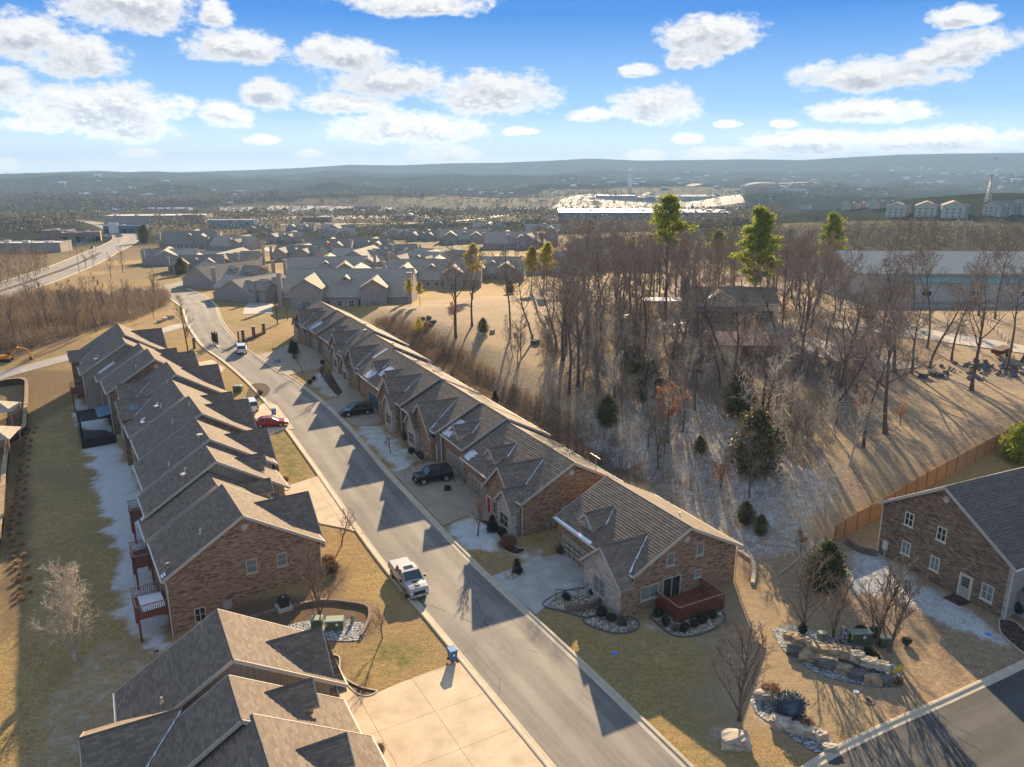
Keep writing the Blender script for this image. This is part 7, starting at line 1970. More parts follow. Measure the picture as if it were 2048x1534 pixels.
    if kind == 'pickup':
        bed = MB(); bed.box(-2.82, -1.05, -.88, .88, 1.25, 1.31); bed.build('bed_cover', M[color], root, uv=False)
        sr = MB(); sr.box(-.1, .35, -.42, .42, 1.88, 1.915); sr.build('sunroof', M['car_glass'], root, uv=False)
        hs = MB(); hs.hexa([(1.7, -.28, 1.27), (2.6, -.2, 1.2), (2.6, .2, 1.2), (1.7, .28, 1.27)], [(1.75, -.25, 1.31), (2.5, -.18, 1.25), (2.5, .18, 1.25), (1.75, .25, 1.31)]); hs.build('hood_scoop', M['black_iron'], root, uv=False)
    xf = S['body'][-1][0]; xr = S['body'][0][0]; hw = S['W'] / 2
    zf = S['body'][-1][2]
    g_ = MB(); g_.box(xf - .03, xf + .04, -hw * .55, hw * .55, zf - .32, zf - .08); g_.build('grille', M['black_iron'], root, uv=False)
    bp = MB(); bp.box(xf - .12, xf + .09, -hw * .84, hw * .84, .38, .56); bp.build('bumper', M[color if kind != 'offroad' else 'black_iron'], root, uv=False)
    bp = MB(); bp.box(xr - .09, xr + .1, -hw * .84, hw * .84, .42, .62); bp.build('bumper', M['galvanised' if kind == 'pickup' else color], root, uv=False)
    for s_ in (-1, 1):
        h_ = MB(); h_.box(xf - .16, xf + .03, s_ * hw * .58 - .0, s_ * hw * .8, zf - .26, zf - .06) if s_ > 0 else h_.box(xf - .16, xf + .03, -hw * .8, -hw * .58, zf - .26, zf - .06); h_.build('headlight', M['lens_clear'], root, uv=False)
        zr_ = S['body'][0][2]; t_ = MB(); y0, y1 = (hw * .66, hw * .9) if s_ > 0 else (-hw * .9, -hw * .66); t_.box(xr - .03, xr + .14, y0, y1, zr_ - .4, zr_ - .02); t_.build('tail_light', M['lens_red'], root, uv=False)
        m_ = MB(); m_.box(xe - .3, xe - .12, s_ * (hw + .12) - .1, s_ * (hw + .12) + .1, ze - .0, ze + .2); m_.build('mirror', M['black_iron'], root, uv=False)
        for xw in (S['wb'] / 2, -S['wb'] / 2):
            wh = MB(); r = S['r']; wh.tube((xw, s_ * (hw - .24), r), (xw, s_ * (hw + .005), r), r, r, 20)
            w_o = wh.build('wheel', M['rubber'], root, uv=False)
            rm = MB(); rm.tube((xw, s_ * (hw + .0), r), (xw, s_ * (hw + .015), r), r * .64, r * .6, 16); rm.build('rim', M['rim'], w_o, uv=False)
            ar = MB(); ar.tube((xw, s_ * (hw - .3), r + .03), (xw, s_ * (hw - .04), r + .03), r * 1.2, r * 1.2, 20); ar.build('wheel_arch', M['black_iron'], root, uv=False)
    pl = MB(); pl.box(xf + .085, xf + .1, -.16, .16, .42, .52) if kind == 'pickup' else pl.box(xr - .1, xr - .085, -.16, .16, .45, .6); pl.build('number_plate', M['white_paint'], root, uv=False)
    return root
sdir = atan2(.876, -.482)
car('pickup_truck', 'silver crew cab pickup truck parked against the left kerb, facing the camera', 'pickup', 'paint_silver', 817, 1170, sdir + pi - .03, cat='pickup truck')
car('suv', 'white sport utility vehicle driving away past the gate island', 'suv', 'paint_white', 484, 704, radians(108), cat='suv')
car('suv', 'dark green sport utility vehicle parked across the brown driveway', 'suv', 'paint_darkgreen', 713, 829, radians(206), cat='suv')
car('offroad_vehicle', 'boxy black off-road vehicle parked by the garage of the brown sided house', 'offroad', 'paint_black', 866, 962, radians(204), cat='suv')
car('red_sedan', 'dark red sedan on the sunlit driveway of the left row', 'sedan', 'paint_red', 543, 852, radians(10), cat='car')
car('white_car', 'white car half hidden behind the left row gable', 'suv', 'paint_white', 500, 818, radians(120), cat='car')
car('white_car', 'white car parked on the shaded drive by the villas', 'suv', 'paint_white', 572, 604, radians(100), cat='car')
car('small_car', 'lone dark car driving on the boulevard', 'sedan', 'paint_grey', 187, 497, radians(100), cat='car')
# tiny parked cars: one body and cabin mesh each, shared
TC = []
for k, c_ in enumerate(('paint_white', 'paint_black', 'paint_grey', 'paint_silver', 'paint_red', 'paint_blue')):
    r_ = thing('parked_car', 'car', 'car'); mb = MB(); mb.hexa([(-2.3, -.9, .25), (2.3, -.9, .25), (2.3, .9, .25), (-2.3, .9, .25)], [(-2.25, -.88, .95), (2.15, -.86, .8), (2.15, .86, .8), (-2.25, .88, .95)]); mb.build('body', M[c_], r_, uv=False)
    mb = MB(); mb.hexa([(-1.9, -.85, .93), (1.0, -.85, .88), (1.0, .85, .88), (-1.9, .85, .93)], [(-1.4, -.68, 1.5), (.3, -.68, 1.5), (.3, .68, 1.5), (-1.4, .68, 1.5)]); mb.build('cabin', M['car_glass'], r_, uv=False); TC.append(register(r_))
RR = random.Random(21)
def park(px, n, rows, label, group, sc=1.0):
    P = [Vector(p) for p in pts_px(px)]          # quad: a-b front row, d-c back row
    a, b, c, d = P
    for i in range(n):
        fr = (i % rows) / max(1, rows - 1); t = RR.random()
        p = a.lerp(b, t).lerp(d.lerp(c, t), fr)
        q = place(TC[RR.randrange(6)], p.x, p.y, label, sc, RR.choice((0, pi)) + pi / 2 + RR.uniform(-.05, .05), group=group); q.location.z += .3
park([(430, 436), (600, 438), (640, 415), (445, 416)], 130, 9, 'tiny parked car in the wide parking lot', 'cars in the wide parking lot', 1.25)
park([(640, 432), (850, 432), (840, 420), (650, 418)], 45, 5, 'tiny parked car in the right half of the wide lot', 'cars in the right half of the wide lot', 1.25)
park([(1120, 415), (1260, 404), (1245, 394), (1130, 402)], 40, 4, 'tiny parked car behind the white mall', 'cars behind the white mall', 1.3)
park([(205, 476), (255, 474), (250, 470), (210, 472)], 14, 2, 'small parked car at the blue showroom', 'cars at the blue showroom', 1.0)
park([(150, 492), (180, 486), (176, 483), (150, 488)], 7, 2, 'small parked car at the arched shop row', 'cars at the arched shop row', 1.0)

# ---------------------------------------------------------------- street things
def bin_(u, v, label, heading):
    x, y = at(u, v); r_ = thing('wheelie_bin', label, 'trash bin', (x, y, tz(x, y) + .09), heading)
    mb = MB(); mb.hexa([(-.24, -.24, .08), (.24, -.24, .08), (.24, .24, .08), (-.24, .24, .08)], [(-.34, -.31, .98), (.34, -.31, .98), (.34, .31, .98), (-.34, .31, .98)]); mb.build('body', M['bin_blue'], r_, uv=False)
    mb = MB(); mb.hexa([(-.38, -.35, .98), (.38, -.35, .98), (.38, .35, .98), (-.38, .35, .98)], [(-.3, -.3, 1.08), (.36, -.3, 1.06), (.36, .3, 1.06), (-.3, .3, 1.08)]); mb.build('lid', M['bin_lid'], r_, uv=False)
    mb = MB(); mb.tube((-.42, -.28, 1.0), (-.42, .28, 1.0), .025, .025, 6); mb.build('handle', M['bin_blue'], r_, uv=False)
    for s_ in (-1, 1):
        mb = MB(); mb.tube((-.26, s_ * .24, .12), (-.26, s_ * .3, .12), .12, .12, 12); mb.build('wheel', M['rubber'], r_, uv=False)
    mb = MB(); mb.box(.30, .325, -.08, .08, .55, .75); mb.build('sticker', M['white_paint'], r_, uv=False)
bin_(905, 1323, 'blue wheeled bin with a pale blue lid at the foot of the sunlit driveway', radians(-60))
bin_(548, 832, 'blue wheeled bin at the kerb beside the red sedan', radians(-60))

def transformer(u, v, W, D_, H, rz, mat, label, sign=True):
    x, y = at(u, v); r_ = thing('transformer_box', label, 'utility box', (x, y, tz(x, y)), rz)
    mb = MB(); mb.box(-W / 2, W / 2, -D_ / 2, D_ / 2, 0, H); mb.build('cabinet', M[mat], r_, uv=False)
    mb = MB(); mb.hexa([(-W / 2 - .04, -D_ / 2 - .04, H), (W / 2 + .04, -D_ / 2 - .04, H), (W / 2 + .04, D_ / 2 + .04, H), (-W / 2 - .04, D_ / 2 + .04, H)], [(-W / 2 + .02, -D_ / 2 + .02, H + .07), (W / 2 - .02, -D_ / 2 + .02, H + .07), (W / 2 - .02, D_ / 2 - .02, H + .07), (-W / 2 + .02, D_ / 2 - .02, H + .07)]); mb.build('top', M['transformer_pale'], r_, uv=False)
    mb = MB(); mb.box(-W / 2 - .15, W / 2 + .15, -D_ / 2 - .15, D_ / 2 + .15, -.3, -.0); mb.build('plinth', M['concrete_grey'], r_, uv=False)
    mb = MB(); mb.box(-.01, .01, -D_ / 2 - .012, -D_ / 2, .08, H - .05); mb.build('door_seam', M['black_iron'], r_, uv=False)
    if sign:
        mb = MB(); mb.box(.12, .34, -D_ / 2 - .02, -D_ / 2, H * .55, H * .8); mb.build('label_plate', M['white_paint'], r_, uv=False)
        mb = MB(); mb.box(-W / 2 + .06, -W / 2 + .16, -D_ / 2 - .02, -D_ / 2, H * .5, H * .9); mb.build('yellow_marker', M['yellow_paint'], r_, uv=False)
transformer(670, 1256, 1.45, .9, .85, radians(6), 'transformer_green', 'wide green transformer box with a white plate in the dark frosty bed')
transformer(635, 1252, .9, .8, .75, radians(4), 'transformer_green', 'smaller green transformer box left of the wide one', False)
transformer(476, 784, 1.3, 1.1, 1.1, radians(5), 'transformer_green', 'green utility box on the lawn by the far left kerb', False)
transformer(1718, 1284, 1.8, .7, .95, radians(2), 'transformer_green', 'wide green transformer box behind the boulder wall')
transformer(1768, 1290, .9, .6, .75, radians(2), 'transformer_green', 'green utility box under the twin bare trees', False)
transformer(1644, 1276, .65, .5, .5, radians(2), 'transformer_pale', 'small pale green utility box left of the stone slab post', False)
x, y = at(705, 1245); r_ = thing('utility_post', 'short green round utility post right of the transformers', 'utility post', (x, y, tz(x, y)))
mb = MB(); mb.tube((0, 0, -.1), (0, 0, .6), .14, .14, 12); mb.build('post', M['transformer_pale'], r_, uv=False); mb = MB(); mb.tube((0, 0, .6), (0, 0, .74), .15, .05, 12); mb.build('cap', M['transformer_pale'], r_, uv=False)
x, y = at(1690, 1284); r_ = thing('stone_slab', 'upright pale stone slab beside the green transformer', 'stone', (x, y, tz(x, y)), .3)
mb = MB(); mb.hexa([(-.45, -.2, -.1), (.45, -.2, -.1), (.45, .2, -.1), (-.45, .2, -.1)], [(-.5, -.1, 1.5), (.3, -.1, 1.1), (.3, .12, 1.1), (-.45, .12, 1.55)]); mb.build('slab', M['frosted_stones'], r_)
# yellow tilted leaf-shaped garden ornament
x, y = at(1794, 1345); r_ = thing('yellow_ornament', 'bright yellow sheet lying tilted at the right end of the boulder wall', 'ornament', (x, y, tz(x, y)), .5)
mb = MB()
for k in range(5): mb.slab([(-.55 + k * .24, -.12 - .05 * (k % 2), .12 + k * .03), (-.33 + k * .24, -.14, .2 + k * .04), (-.33 + k * .24, .16, .26 + k * .04), (-.55 + k * .24, .14, .2 + k * .03)], .03)
mb.build('sheet', M['ornament_yellow'], r_)
# air conditioner by the big gable
x, y = at(568, 1218); r_ = thing('air_conditioner', 'dark square air conditioner beside the big brown gable wall', 'air conditioner', (x, y, tz(x, y) + .35), .6)
mb = MB(); mb.box(-.4, .4, -.4, .4, 0, .8); mb.build('casing', M['ac_dark'], r_, uv=False)
mb = MB(); mb.tube((0, 0, .8), (0, 0, .84), .34, .34, 18); mb.build('fan_grille', M['black_iron'], r_, uv=False); mb = MB(); mb.tube((0, 0, .84), (0, 0, .86), .12, .12, 12); mb.build('fan_hub', M['galvanised'], r_, uv=False)
mb = MB(); mb.box(-.6, .6, -.6, .6, -.6, -.0); mb.build('pad', M['concrete_grey'], r_, uv=False)

# curved retaining wall with tumbled blocks, each block a piece
def block_wall(label, px, h, bl=.42, bh=.2, th=.28, mat='block_wall', courses=None, name='retaining_wall', cap=True, base=None):
    P = resample(pts_px(px), .25); r_ = thing(name, label, 'wall', (P[0].x, P[0].y, tz(P[0].x, P[0].y)))
    o_ = Vector((P[0].x, P[0].y, tz(P[0].x, P[0].y)))
    L = [0]
    for a, b in zip(P[:-1], P[1:]): L.append(L[-1] + (b - a).length)
    def pt(d):
        d = max(0, min(L[-1] - 1e-3, d)); k = int(np.searchsorted(L, d)) - 1; k = max(0, min(len(P) - 2, k)); f = (d - L[k]) / max(1e-6, L[k + 1] - L[k]); return P[k].lerp(P[k + 1], f), (P[k + 1] - P[k]).normalized()
    R = random.Random(3); courses = courses or int(h / bh); cnt = 0; core = MB()
    for c in range(courses):
        d = (bl / 2 if c % 2 else 0)
        while d < L[-1] - .05:
            e = min(L[-1], d + bl * R.uniform(.75, 1.15)); p, t_ = pt((d + e) / 2); n_ = Vector((t_.y, -t_.x)); hl = (e - d) / 2 - .012
            zb = tz(p.x, p.y) - o_.z + c * bh - .1; q = p - Vector((o_.x, o_.y))
            off = R.uniform(-.02, .02); c0 = [q - t_ * hl - n_ * (th / 2 + off), q + t_ * hl - n_ * (th / 2 + off), q + t_ * hl + n_ * (th / 2 + off), q - t_ * hl + n_ * (th / 2 + off)]
            tgt = MB() if cnt < 300 else core
            tgt.hexa([(v.x, v.y, zb + .01) for v in c0], [(v.x, v.y, zb + bh - .01) for v in c0])
            if tgt is not core: tgt.build('block', M[mat], r_)
            cnt += 1; d = e
    if core.f: o = core.build('blocks' if False else 'block_mass', M[mat], r_); o['kind'] = 'stuff'
    return r_
block_wall('low curved wall of red brown blocks round the transformers', [(500, 1240), (560, 1222), (640, 1204), (700, 1208), (735, 1216), (740, 1232), (735, 1250), (722, 1275)], .6, mat='block_wall')
block_wall('curved brown block wall below the gravel bed with the handrail', [(1128, 1222), (1150, 1224), (1180, 1218), (1202, 1206), (1213, 1190)], .8, mat='block_wall')
block_wall('low curved block wall behind the right hand house', [(1690, 1085), (1720, 1105), (1755, 1112)], .8, mat='block_wall')
block_wall('pale stone edging wall at the back corner of the nearest right house', [(1478, 1105), (1500, 1120), (1508, 1140), (1505, 1170)], .4, bl=.9, bh=.4, th=.4, mat='stone_pale')
# timber edged ditch walls between the houses
x, y = at(1545, 1150)
rail_fence('L shaped low timber retaining edge between the two houses', [(1560, 1150), (1598, 1118), (1592, 1105)], .35, 4, 'rail_wood_pale', 1)

# boulders
def boulder_mesh(seed, sx, sy, sz, mat):
    R = random.Random(seed); bm_ = bmesh.new(); bmesh.ops.create_cube(bm_, size=1); bmesh.ops.subdivide_edges(bm_, edges=bm_.edges[:], cuts=3, use_grid_fill=True)
    for v in bm_.verts:
        c = v.co.copy(); k = .93 + .1 * (.5 - abs(c.x * c.y * c.z) * 4); v.co = Vector((c.x * sx, c.y * sy, c.z * sz)) * k + Vector((R.uniform(-.09, .09) * sx, R.uniform(-.1, .1) * sy, R.uniform(-.09, .09) * sz))
        v.co.z += sz * .4
    me = bpy.data.meshes.new('boulder'); bm_.to_mesh(me); bm_.free(); me.materials.append(M[mat]); return me
def boulder(u, v, sx, sy, sz, rz, mat, label, dz=0.0, seed=0, group=None, snowy=False):
    x, y = at(u, v); o = link_mesh('boulder', boulder_mesh(seed or int(u * 7 + v), sx, sy, sz, mat), None, (x, y, tz(x, y) + dz), rz); tag(o, label, 'boulder', group); return o
BW = [((1578, 1290), 1.0, .7, .6, 'leftmost tan boulder of the boulder wall'), ((1600, 1300), 1.3, .8, .7, 'second tan boulder from the left end of the wall'), ((1640, 1314), 2.3, .9, .55, 'longest flat tan boulder on top of the wall'), ((1682, 1322), 1.4, .9, .7, 'grey boulder right of the longest flat one'),
      ((1712, 1332), 1.1, .8, .7, 'square boulder in the middle of the wall top'), ((1735, 1342), 1.2, .8, .6, 'boulder below the green transformer, top course'), ((1762, 1350), 1.0, .7, .6, 'tan topped boulder near the low end of the wall')]
for k, ((u, v), sx, sy, sz, lab) in enumerate(BW): boulder(u, v, sx, sy, sz, -.35, 'stone_tan' if k < 4 else 'stone_pale', lab, .55, 500 + k)
for k, (u, v, sx) in enumerate([(1588, 1308, 1.1), (1618, 1322, 1.5), (1652, 1334, 1.5), (1686, 1344, 1.2), (1716, 1354, 1.3), (1744, 1364, 1.2), (1770, 1366, 1.0)]):
    boulder(u, v, sx, .8, .6, -.35, 'stone_dark' if k % 2 == 0 else 'stone_tan', 'dark boulder in the bottom course of the boulder wall, number %s from the left' % ('one two three four five six seven'.split()[k]), .0, 520 + k)
for k, (u, v, sx, sy, sz, rz, lab) in enumerate([(1524, 1395, 1.2, .8, .6, -.3, 'tan boulder at the left end of the row by the lane'), (1560, 1452, 1.3, 1.0, .7, -.5, 'frosty boulder right below the blue spruce'), (1590, 1462, 1.2, .9, .6, -.5, 'boulder second below the blue spruce'), (1618, 1470, 1.1, .8, .6, -.4, 'dark boulder in the middle of the lane row'),
        (1640, 1476, 1.0, .7, .6, .2, 'upright pale boulder in the lane row'), (1660, 1500, 1.0, .6, .45, .1, 'pale flat boulder nearest the lane kerb'), (1470, 1490, 1.8, 1.2, .9, -.1, 'large pale boulder alone on frosty ground at the bottom'), (1300, 1190 + 20, .01, .01, .01, 0, 'skip')][:-1]):
    boulder(u, v, sx, sy, sz, rz, 'stone_pale', lab, 0, 540 + k)
for k, (u, v, s_, lab) in enumerate([(1017, 1152, .55, 'pale rock left of a cluster beside the driveway cone shrub'), (1024, 1158, .45, 'pale rock in front of the cone shrub cluster'), (1030, 1152, .4, 'small rock touching the cone shrub'), (1012, 1158, .3, 'tiny rock at the cluster edge'),
        (843, 640, 1.4, 'dark rock left in the clearing trio'), (858, 638, 1.3, 'dark rock middle in the clearing trio'), (866, 646, 1.2, 'dark rock low in the clearing trio'), (1847, 755, 1.5, 'dark rock left of three on the open lawn'), (1866, 751, 1.3, 'dark rock middle of three on the open lawn'), (1880, 754, 1.2, 'dark rock right of three on the open lawn'),
        (1070, 688, 1.5, 'dark rock at the foot of the clearing fence tree'), (985, 665, 1.2, 'rock below the pointed clearing cedar'), (960, 672, 1.2, 'flat rock left of the pointed clearing cedar'), (320, 645, 1.2, 'pale boulder, leftmost by the track junction'), (330, 641, 1.3, 'pale boulder, middle by the track junction'), (342, 637, 1.5, 'pale flat boulder, right by the track junction')]):
    boulder(u, v, s_, s_ * .8, s_ * .6, k, 'stone_dark' if 'dark' in lab else 'stone_pale', lab, 0, 560 + k)
# rubble pile at the right edge: one heap nobody could count
mb = MB(); R = random.Random(4); cx_, cy_ = at(2015, 742)
for k in range(160):
    a = R.gauss(0, 1) * 5.5; b = R.gauss(0, 1) * 2.2; s_ = R.uniform(.15, .55); x, y = cx_ + a, cy_ + b; z = tz(x, y) + max(0, .8 - abs(a) * .1 - abs(b) * .2) * R.random()
    p = Vector((x, y, z + s_ * .3)); u_ = Vector((R.gauss(0, 1), R.gauss(0, 1), R.gauss(0, .4))).normalized() * s_; v_ = u_.orthogonal().normalized() * s_ * .6
    mb.hexa([p - u_ - v_, p + u_ - v_, p + u_ + v_, p - u_ + v_], [q + Vector((0, 0, s_ * .4)) for q in (p - u_ * .8 - v_, p + u_ * .7 - v_, p + u_ * .8 + v_, p - u_ + v_)])
o = mb.build('rubble_pile', [M['stone_dark']]); stuff(o, 'heap of stones and broken timber at the right edge of the lawn', 'rubble')
x, y = at(2003, 712); r_ = thing('dump_trailer', 'dark tilted trailer beside the rubble pile', 'trailer', (x, y, tz(x, y)), .4)
mb = MB(); mb.hexa([(-1.6, -.9, .5), (1.4, -.9, .9), (1.4, .9, .9), (-1.6, .9, .5)], [(-1.8, -1, 1.3), (1.2, -1, 1.8), (1.2, 1, 1.8), (-1.8, 1, 1.3)]); mb.build('tub', M['rust_iron'], r_, uv=False)
for s_ in (-1, 1):
    mb = MB(); mb.tube((0, s_ * .95, .4), (0, s_ * 1.15, .4), .4, .4, 12); mb.build('wheel', M['rubber'], r_, uv=False)
mb = MB(); mb.beam((1.4, 0, .9), (2.6, 0, .2), .1, .1); mb.build('drawbar', M['rust_iron'], r_, uv=False)

# small plastic covers and manholes in the lawns
for u, v, mt, nm, lab in ((1229, 1307, 'blue_plastic', 'blue_disc', 'bright blue disc lying on the shaded lawn below the deck'), (1976, 1269, 'blue_plastic', 'blue_disc', 'bright blue disc near the corner of the right hand house'), (1738, 1403, 'stone_dark', 'manhole_cover', 'dark round manhole ring in the lawn by the lane'), (1712, 1384, 'white_paint', 'valve_cover', 'tiny white cap on the lawn below the boulder wall'), (877, 983, 'blue_plastic', 'blue_disc', 'blue disc in the frosty island bed'), (313, 1303, 'transformer_green', 'valve_cover', 'green valve cover on the frosty back lawn')):
    x, y = at(u, v); r_ = thing(nm, lab, 'ground cover' if 'disc' not in nm else 'plastic disc', (x, y, tz(x, y))); rr = .42 if 'manhole' in nm else .22
    mb = MB(); mb.tube((0, 0, -.05), (0, 0, .06), rr, rr * .9, 16); mb.build('rim', M[mt], r_, uv=False); mb = MB(); mb.tube((0, 0, .06), (0, 0, .085), rr * .6, rr * .5, 12); mb.build('lid', M['black_iron' if 'manhole' in nm else mt], r_, uv=False)

# handrails
def handrail(label, px, h=.95, posts=4):
    P = [Vector((*p, tz(*p))) for p in pts_px(px)]; r_ = thing('handrail', label, 'handrail', tuple(P[0])); o_ = P[0]
    for a, b in zip(P[:-1], P[1:]):
        mb = MB(); mb.beam(a - o_ + Vector((0, 0, h)), b - o_ + Vector((0, 0, h)), .05, .05); mb.build('top_rail', M['black_iron'], r_, uv=False)
    Q = resample([(p.x, p.y) for p in P], 1.4)
    for p in Q:
        z = tz(p.x, p.y) - o_.z; mb = MB(); mb.tube((p.x - o_.x, p.y - o_.y, z - .1), (p.x - o_.x, p.y - o_.y, z + h), .025, .025, 6); mb.build('post', M['black_iron'], r_, uv=False)
handrail('black handrail over the gravel bed at the nearest right hand house', [(1112, 1198), (1156, 1200), (1186, 1182)])
handrail('black handrail on the ramp beside the black off-road vehicle', [(810, 955), (832, 940), (860, 928)])

# decks
def deck(label, near_root, x0, x1, y0, y1, z, ground_z, ang, loc, rails, group=None, mat='deck_red'):
    """a raised timber deck in its own axes; rails: list of sides among 'x0','x1','y0','y1'"""
    r_ = thing('deck', label, 'deck', loc, ang, group)
    n = max(4, int((y1 - y0) / .30)); 
    for i in range(n):
        a = y0 + (y1 - y0) * i / n; b = y0 + (y1 - y0) * (i + 1) / n - .012; mb = MB(); mb.box(x0, x1, a, b, z - .05, z); mb.build('board', M[mat], r_)
    mb = MB(); mb.box(x0 - .04, x1 + .04, y0 - .05, y0, z - .32, z - .055); mb.box(x0 - .04, x1 + .04, y1, y1 + .05, z - .32, z - .055); mb.box(x0 - .05, x0, y0, y1, z - .32, z - .055); mb.box(x1, x1 + .05, y0, y1, z - .32, z - .055); mb.build('frame', M[mat], r_)
    for a in (x0 + .1, x1 - .1):
        for b in (y0 + .1, y1 - .1):
            mb = MB(); mb.box(a - .09, a + .09, b - .09, b + .09, ground_z - .3, z - .06); mb.build('post', M[mat], r_)
    for s_ in rails:
        if s_[0] == 'x': xx = x0 if s_ == 'x0' else x1; A_ = (xx, y0); B_ = (xx, y1)
        else: yy = y0 if s_ == 'y0' else y1; A_ = (x0, yy); B_ = (x1, yy)
        L = hypot(B_[0] - A_[0], B_[1] - A_[1]); rl = MB()
        rl.beam((*A_, z + .95), (*B_, z + .95), .13, .05); tr_ = rl.build('top_rail', M['deck_rail_top'], r_, uv=False)
        bl_ = MB(); bl_.beam((*A_, z + .12), (*B_, z + .12), .05, .05)
        for k in range(int(L / .16) + 1):
            t = k * .16 / L; px_, py_ = A_[0] + (B_[0] - A_[0]) * t, A_[1] + (B_[1] - A_[1]) * t; bl_.box(px_ - .025, px_ + .025, py_ - .025, py_ + .025, z + .1, z + .93)
        o = bl_.build('balusters', M[mat], r_, uv=False); o['kind'] = 'stuff'
    return r_
# deck of the nearest right-hand house, standing in front of its gable side
rl_ = A['root']; la = RA
deck('red stained wooden deck beside the nearest right hand house', None, -3.1, -.05, 0, 5.0, .55, 0, la, (rl_.location.x + cos(la) * A['x0'] - sin(la) * -1.75, rl_.location.y + sin(la) * A['x0'] + cos(la) * -1.75, 0), ('x0', 'y0', 'y1'))
def back_deck(I, x0, w_, z, label, depth=2.6, gz=-2.6):
    L_ = I['root'].location; y0 = I['wb']; 
    return deck(label, None, 0, w_, 0, depth, z, gz, LA, (L_.x + cos(LA) * x0 - sin(LA) * y0, L_.y + sin(LA) * x0 + cos(LA) * y0, L_.z), ('x0', 'x1', 'y1'), group='back decks of the left row')
back_deck(L1, .9, 3.6, .4, 'red balcony deck at the back of the big gable house, snow on its boards')
back_deck(L1b, 1.2, 3.4, .4, 'dark balcony deck behind the snow line roof', 1.6); back_deck(L3, 1.0, 3.0, .4, 'dark back deck with snow at the foot of a long eave', 1.8); back_deck(L7, 1.0, 3.4, .4, 'timber balcony at the far back corner of the left row', 2.0)
# black pergola in the dark courtyard at the back
L_ = L6['root'].location; r_ = thing('pergola', 'black pergola covered with a blue sheet behind the brick gable house', 'pergola', (L_.x + cos(LA) * 1.0 - sin(LA) * (L6['wb']), L_.y + sin(LA) * 1.0 + cos(LA) * L6['wb'], L_.z - 2.8), LA)
for a in (0, 5):
    for b in (.2, 4.2):
        mb = MB(); mb.box(a - .1, a + .1, b - .1, b + .1, -.5, 2.6); mb.build('post', M['black_iron'], r_, uv=False)
for k in range(9): mb = MB(); mb.beam((-.3 + k * .7, -.1, 2.7), (-.3 + k * .7, 4.5, 2.7), .08, .16); mb.build('beam', M['black_iron'], r_, uv=False)
mb = MB(); mb.slab([(-.3, 0, 3.2), (5.3, 0, 3.2), (5.3, 1.9, 2.9), (-.3, 1.9, 2.9)], .05); mb.build('cover', M['store_blue'], r_, uv=False)

for (xa, xb, ya, yb) in ((-4.5, 0, 4.4, 4.5), (0, 5.2, 4.4, 4.5), (-4.5, -4.4, .1, 4.4)):
    mb = MB(); mb.box(xa, xb, ya, yb, -.4, 1.25); mb.build('screen_panel', M['black_iron'], r_)
mb = MB(); mb.box(-4.4, 5, .2, 4.3, -.5, .04); mb.build('paving', M['ac_dark'], r_)
# brown timber fence at the right, in panels of pickets
P = resample(pts_px([(1668, 1088), (1712, 1060), (1765, 1030), (1830, 990), (1890, 955), (1950, 922), (2010, 888), (2080, 845), (2160, 790)]), 2.4)
fr = thing('wood_fence', 'tall brown wooden fence behind the right hand house', 'fence', (P[0].x, P[0].y, tz(P[0].x, P[0].y)))
o_ = Vector((P[0].x, P[0].y, tz(P[0].x, P[0].y)))
for a, b in zip(P[:-1], P[1:]):
    q0 = Vector((a.x, a.y, tz(a.x, a.y))) - o_; q1 = Vector((b.x, b.y, tz(b.x, b.y))) - o_; mb = MB(); n = max(3, int((q1 - q0).length / .17))
    for k in range(n):
        s_ = q0.lerp(q1, (k + .06) / n); e_ = q0.lerp(q1, (k + .94) / n); nn_ = Vector((-(e_ - s_).y, (e_ - s_).x, 0)).normalized() * .012; h = 2.05 + .015 * ((k * 7) % 3)
        mb.hexa([s_ - nn_ + Vector((0, 0, -.1)), e_ - nn_ + Vector((0, 0, -.1)), e_ + nn_ + Vector((0, 0, -.1)), s_ + nn_ + Vector((0, 0, -.1))], [s_ - nn_ + Vector((0, 0, h)), e_ - nn_ + Vector((0, 0, h)), e_ + nn_ + Vector((0, 0, h)), s_ + nn_ + Vector((0, 0, h))])
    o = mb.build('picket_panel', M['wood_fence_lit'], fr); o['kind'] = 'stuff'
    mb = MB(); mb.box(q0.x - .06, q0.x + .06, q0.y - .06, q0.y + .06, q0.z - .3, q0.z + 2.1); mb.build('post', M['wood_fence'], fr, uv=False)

# brick entrance posts with iron gates
def brick_post(u, v, h, label, w_=.55, lamp=False):
    x, y = at(u, v); r_ = thing('brick_post', label, 'gate post', (x, y, tz(x, y)), RA)
    mb = MB(); mb.box(-w_ / 2, w_ / 2, -w_ / 2, w_ / 2, -.3, h); mb.build('shaft', M['dark_brick'], r_); mb = MB(); mb.box(-w_ / 2 - .08, w_ / 2 + .08, -w_ / 2 - .08, w_ / 2 + .08, h, h + .12); mb.build('cap', M['trim'], r_, uv=False)
    return r_
brick_post(487, 683, 2.4, 'brick entrance post nearest the right kerb'); brick_post(508, 675, 2.3, 'second brick entrance post from the kerb', .6); brick_post(528, 667, 2.2, 'brick entrance post on the lawn, farthest from the kerb', .6)
brick_post(478, 686, 2.4, 'slim dark entrance post at the kerb', .3); brick_post(389, 697, 2.2, 'brick entrance post at the left kerb', .5)
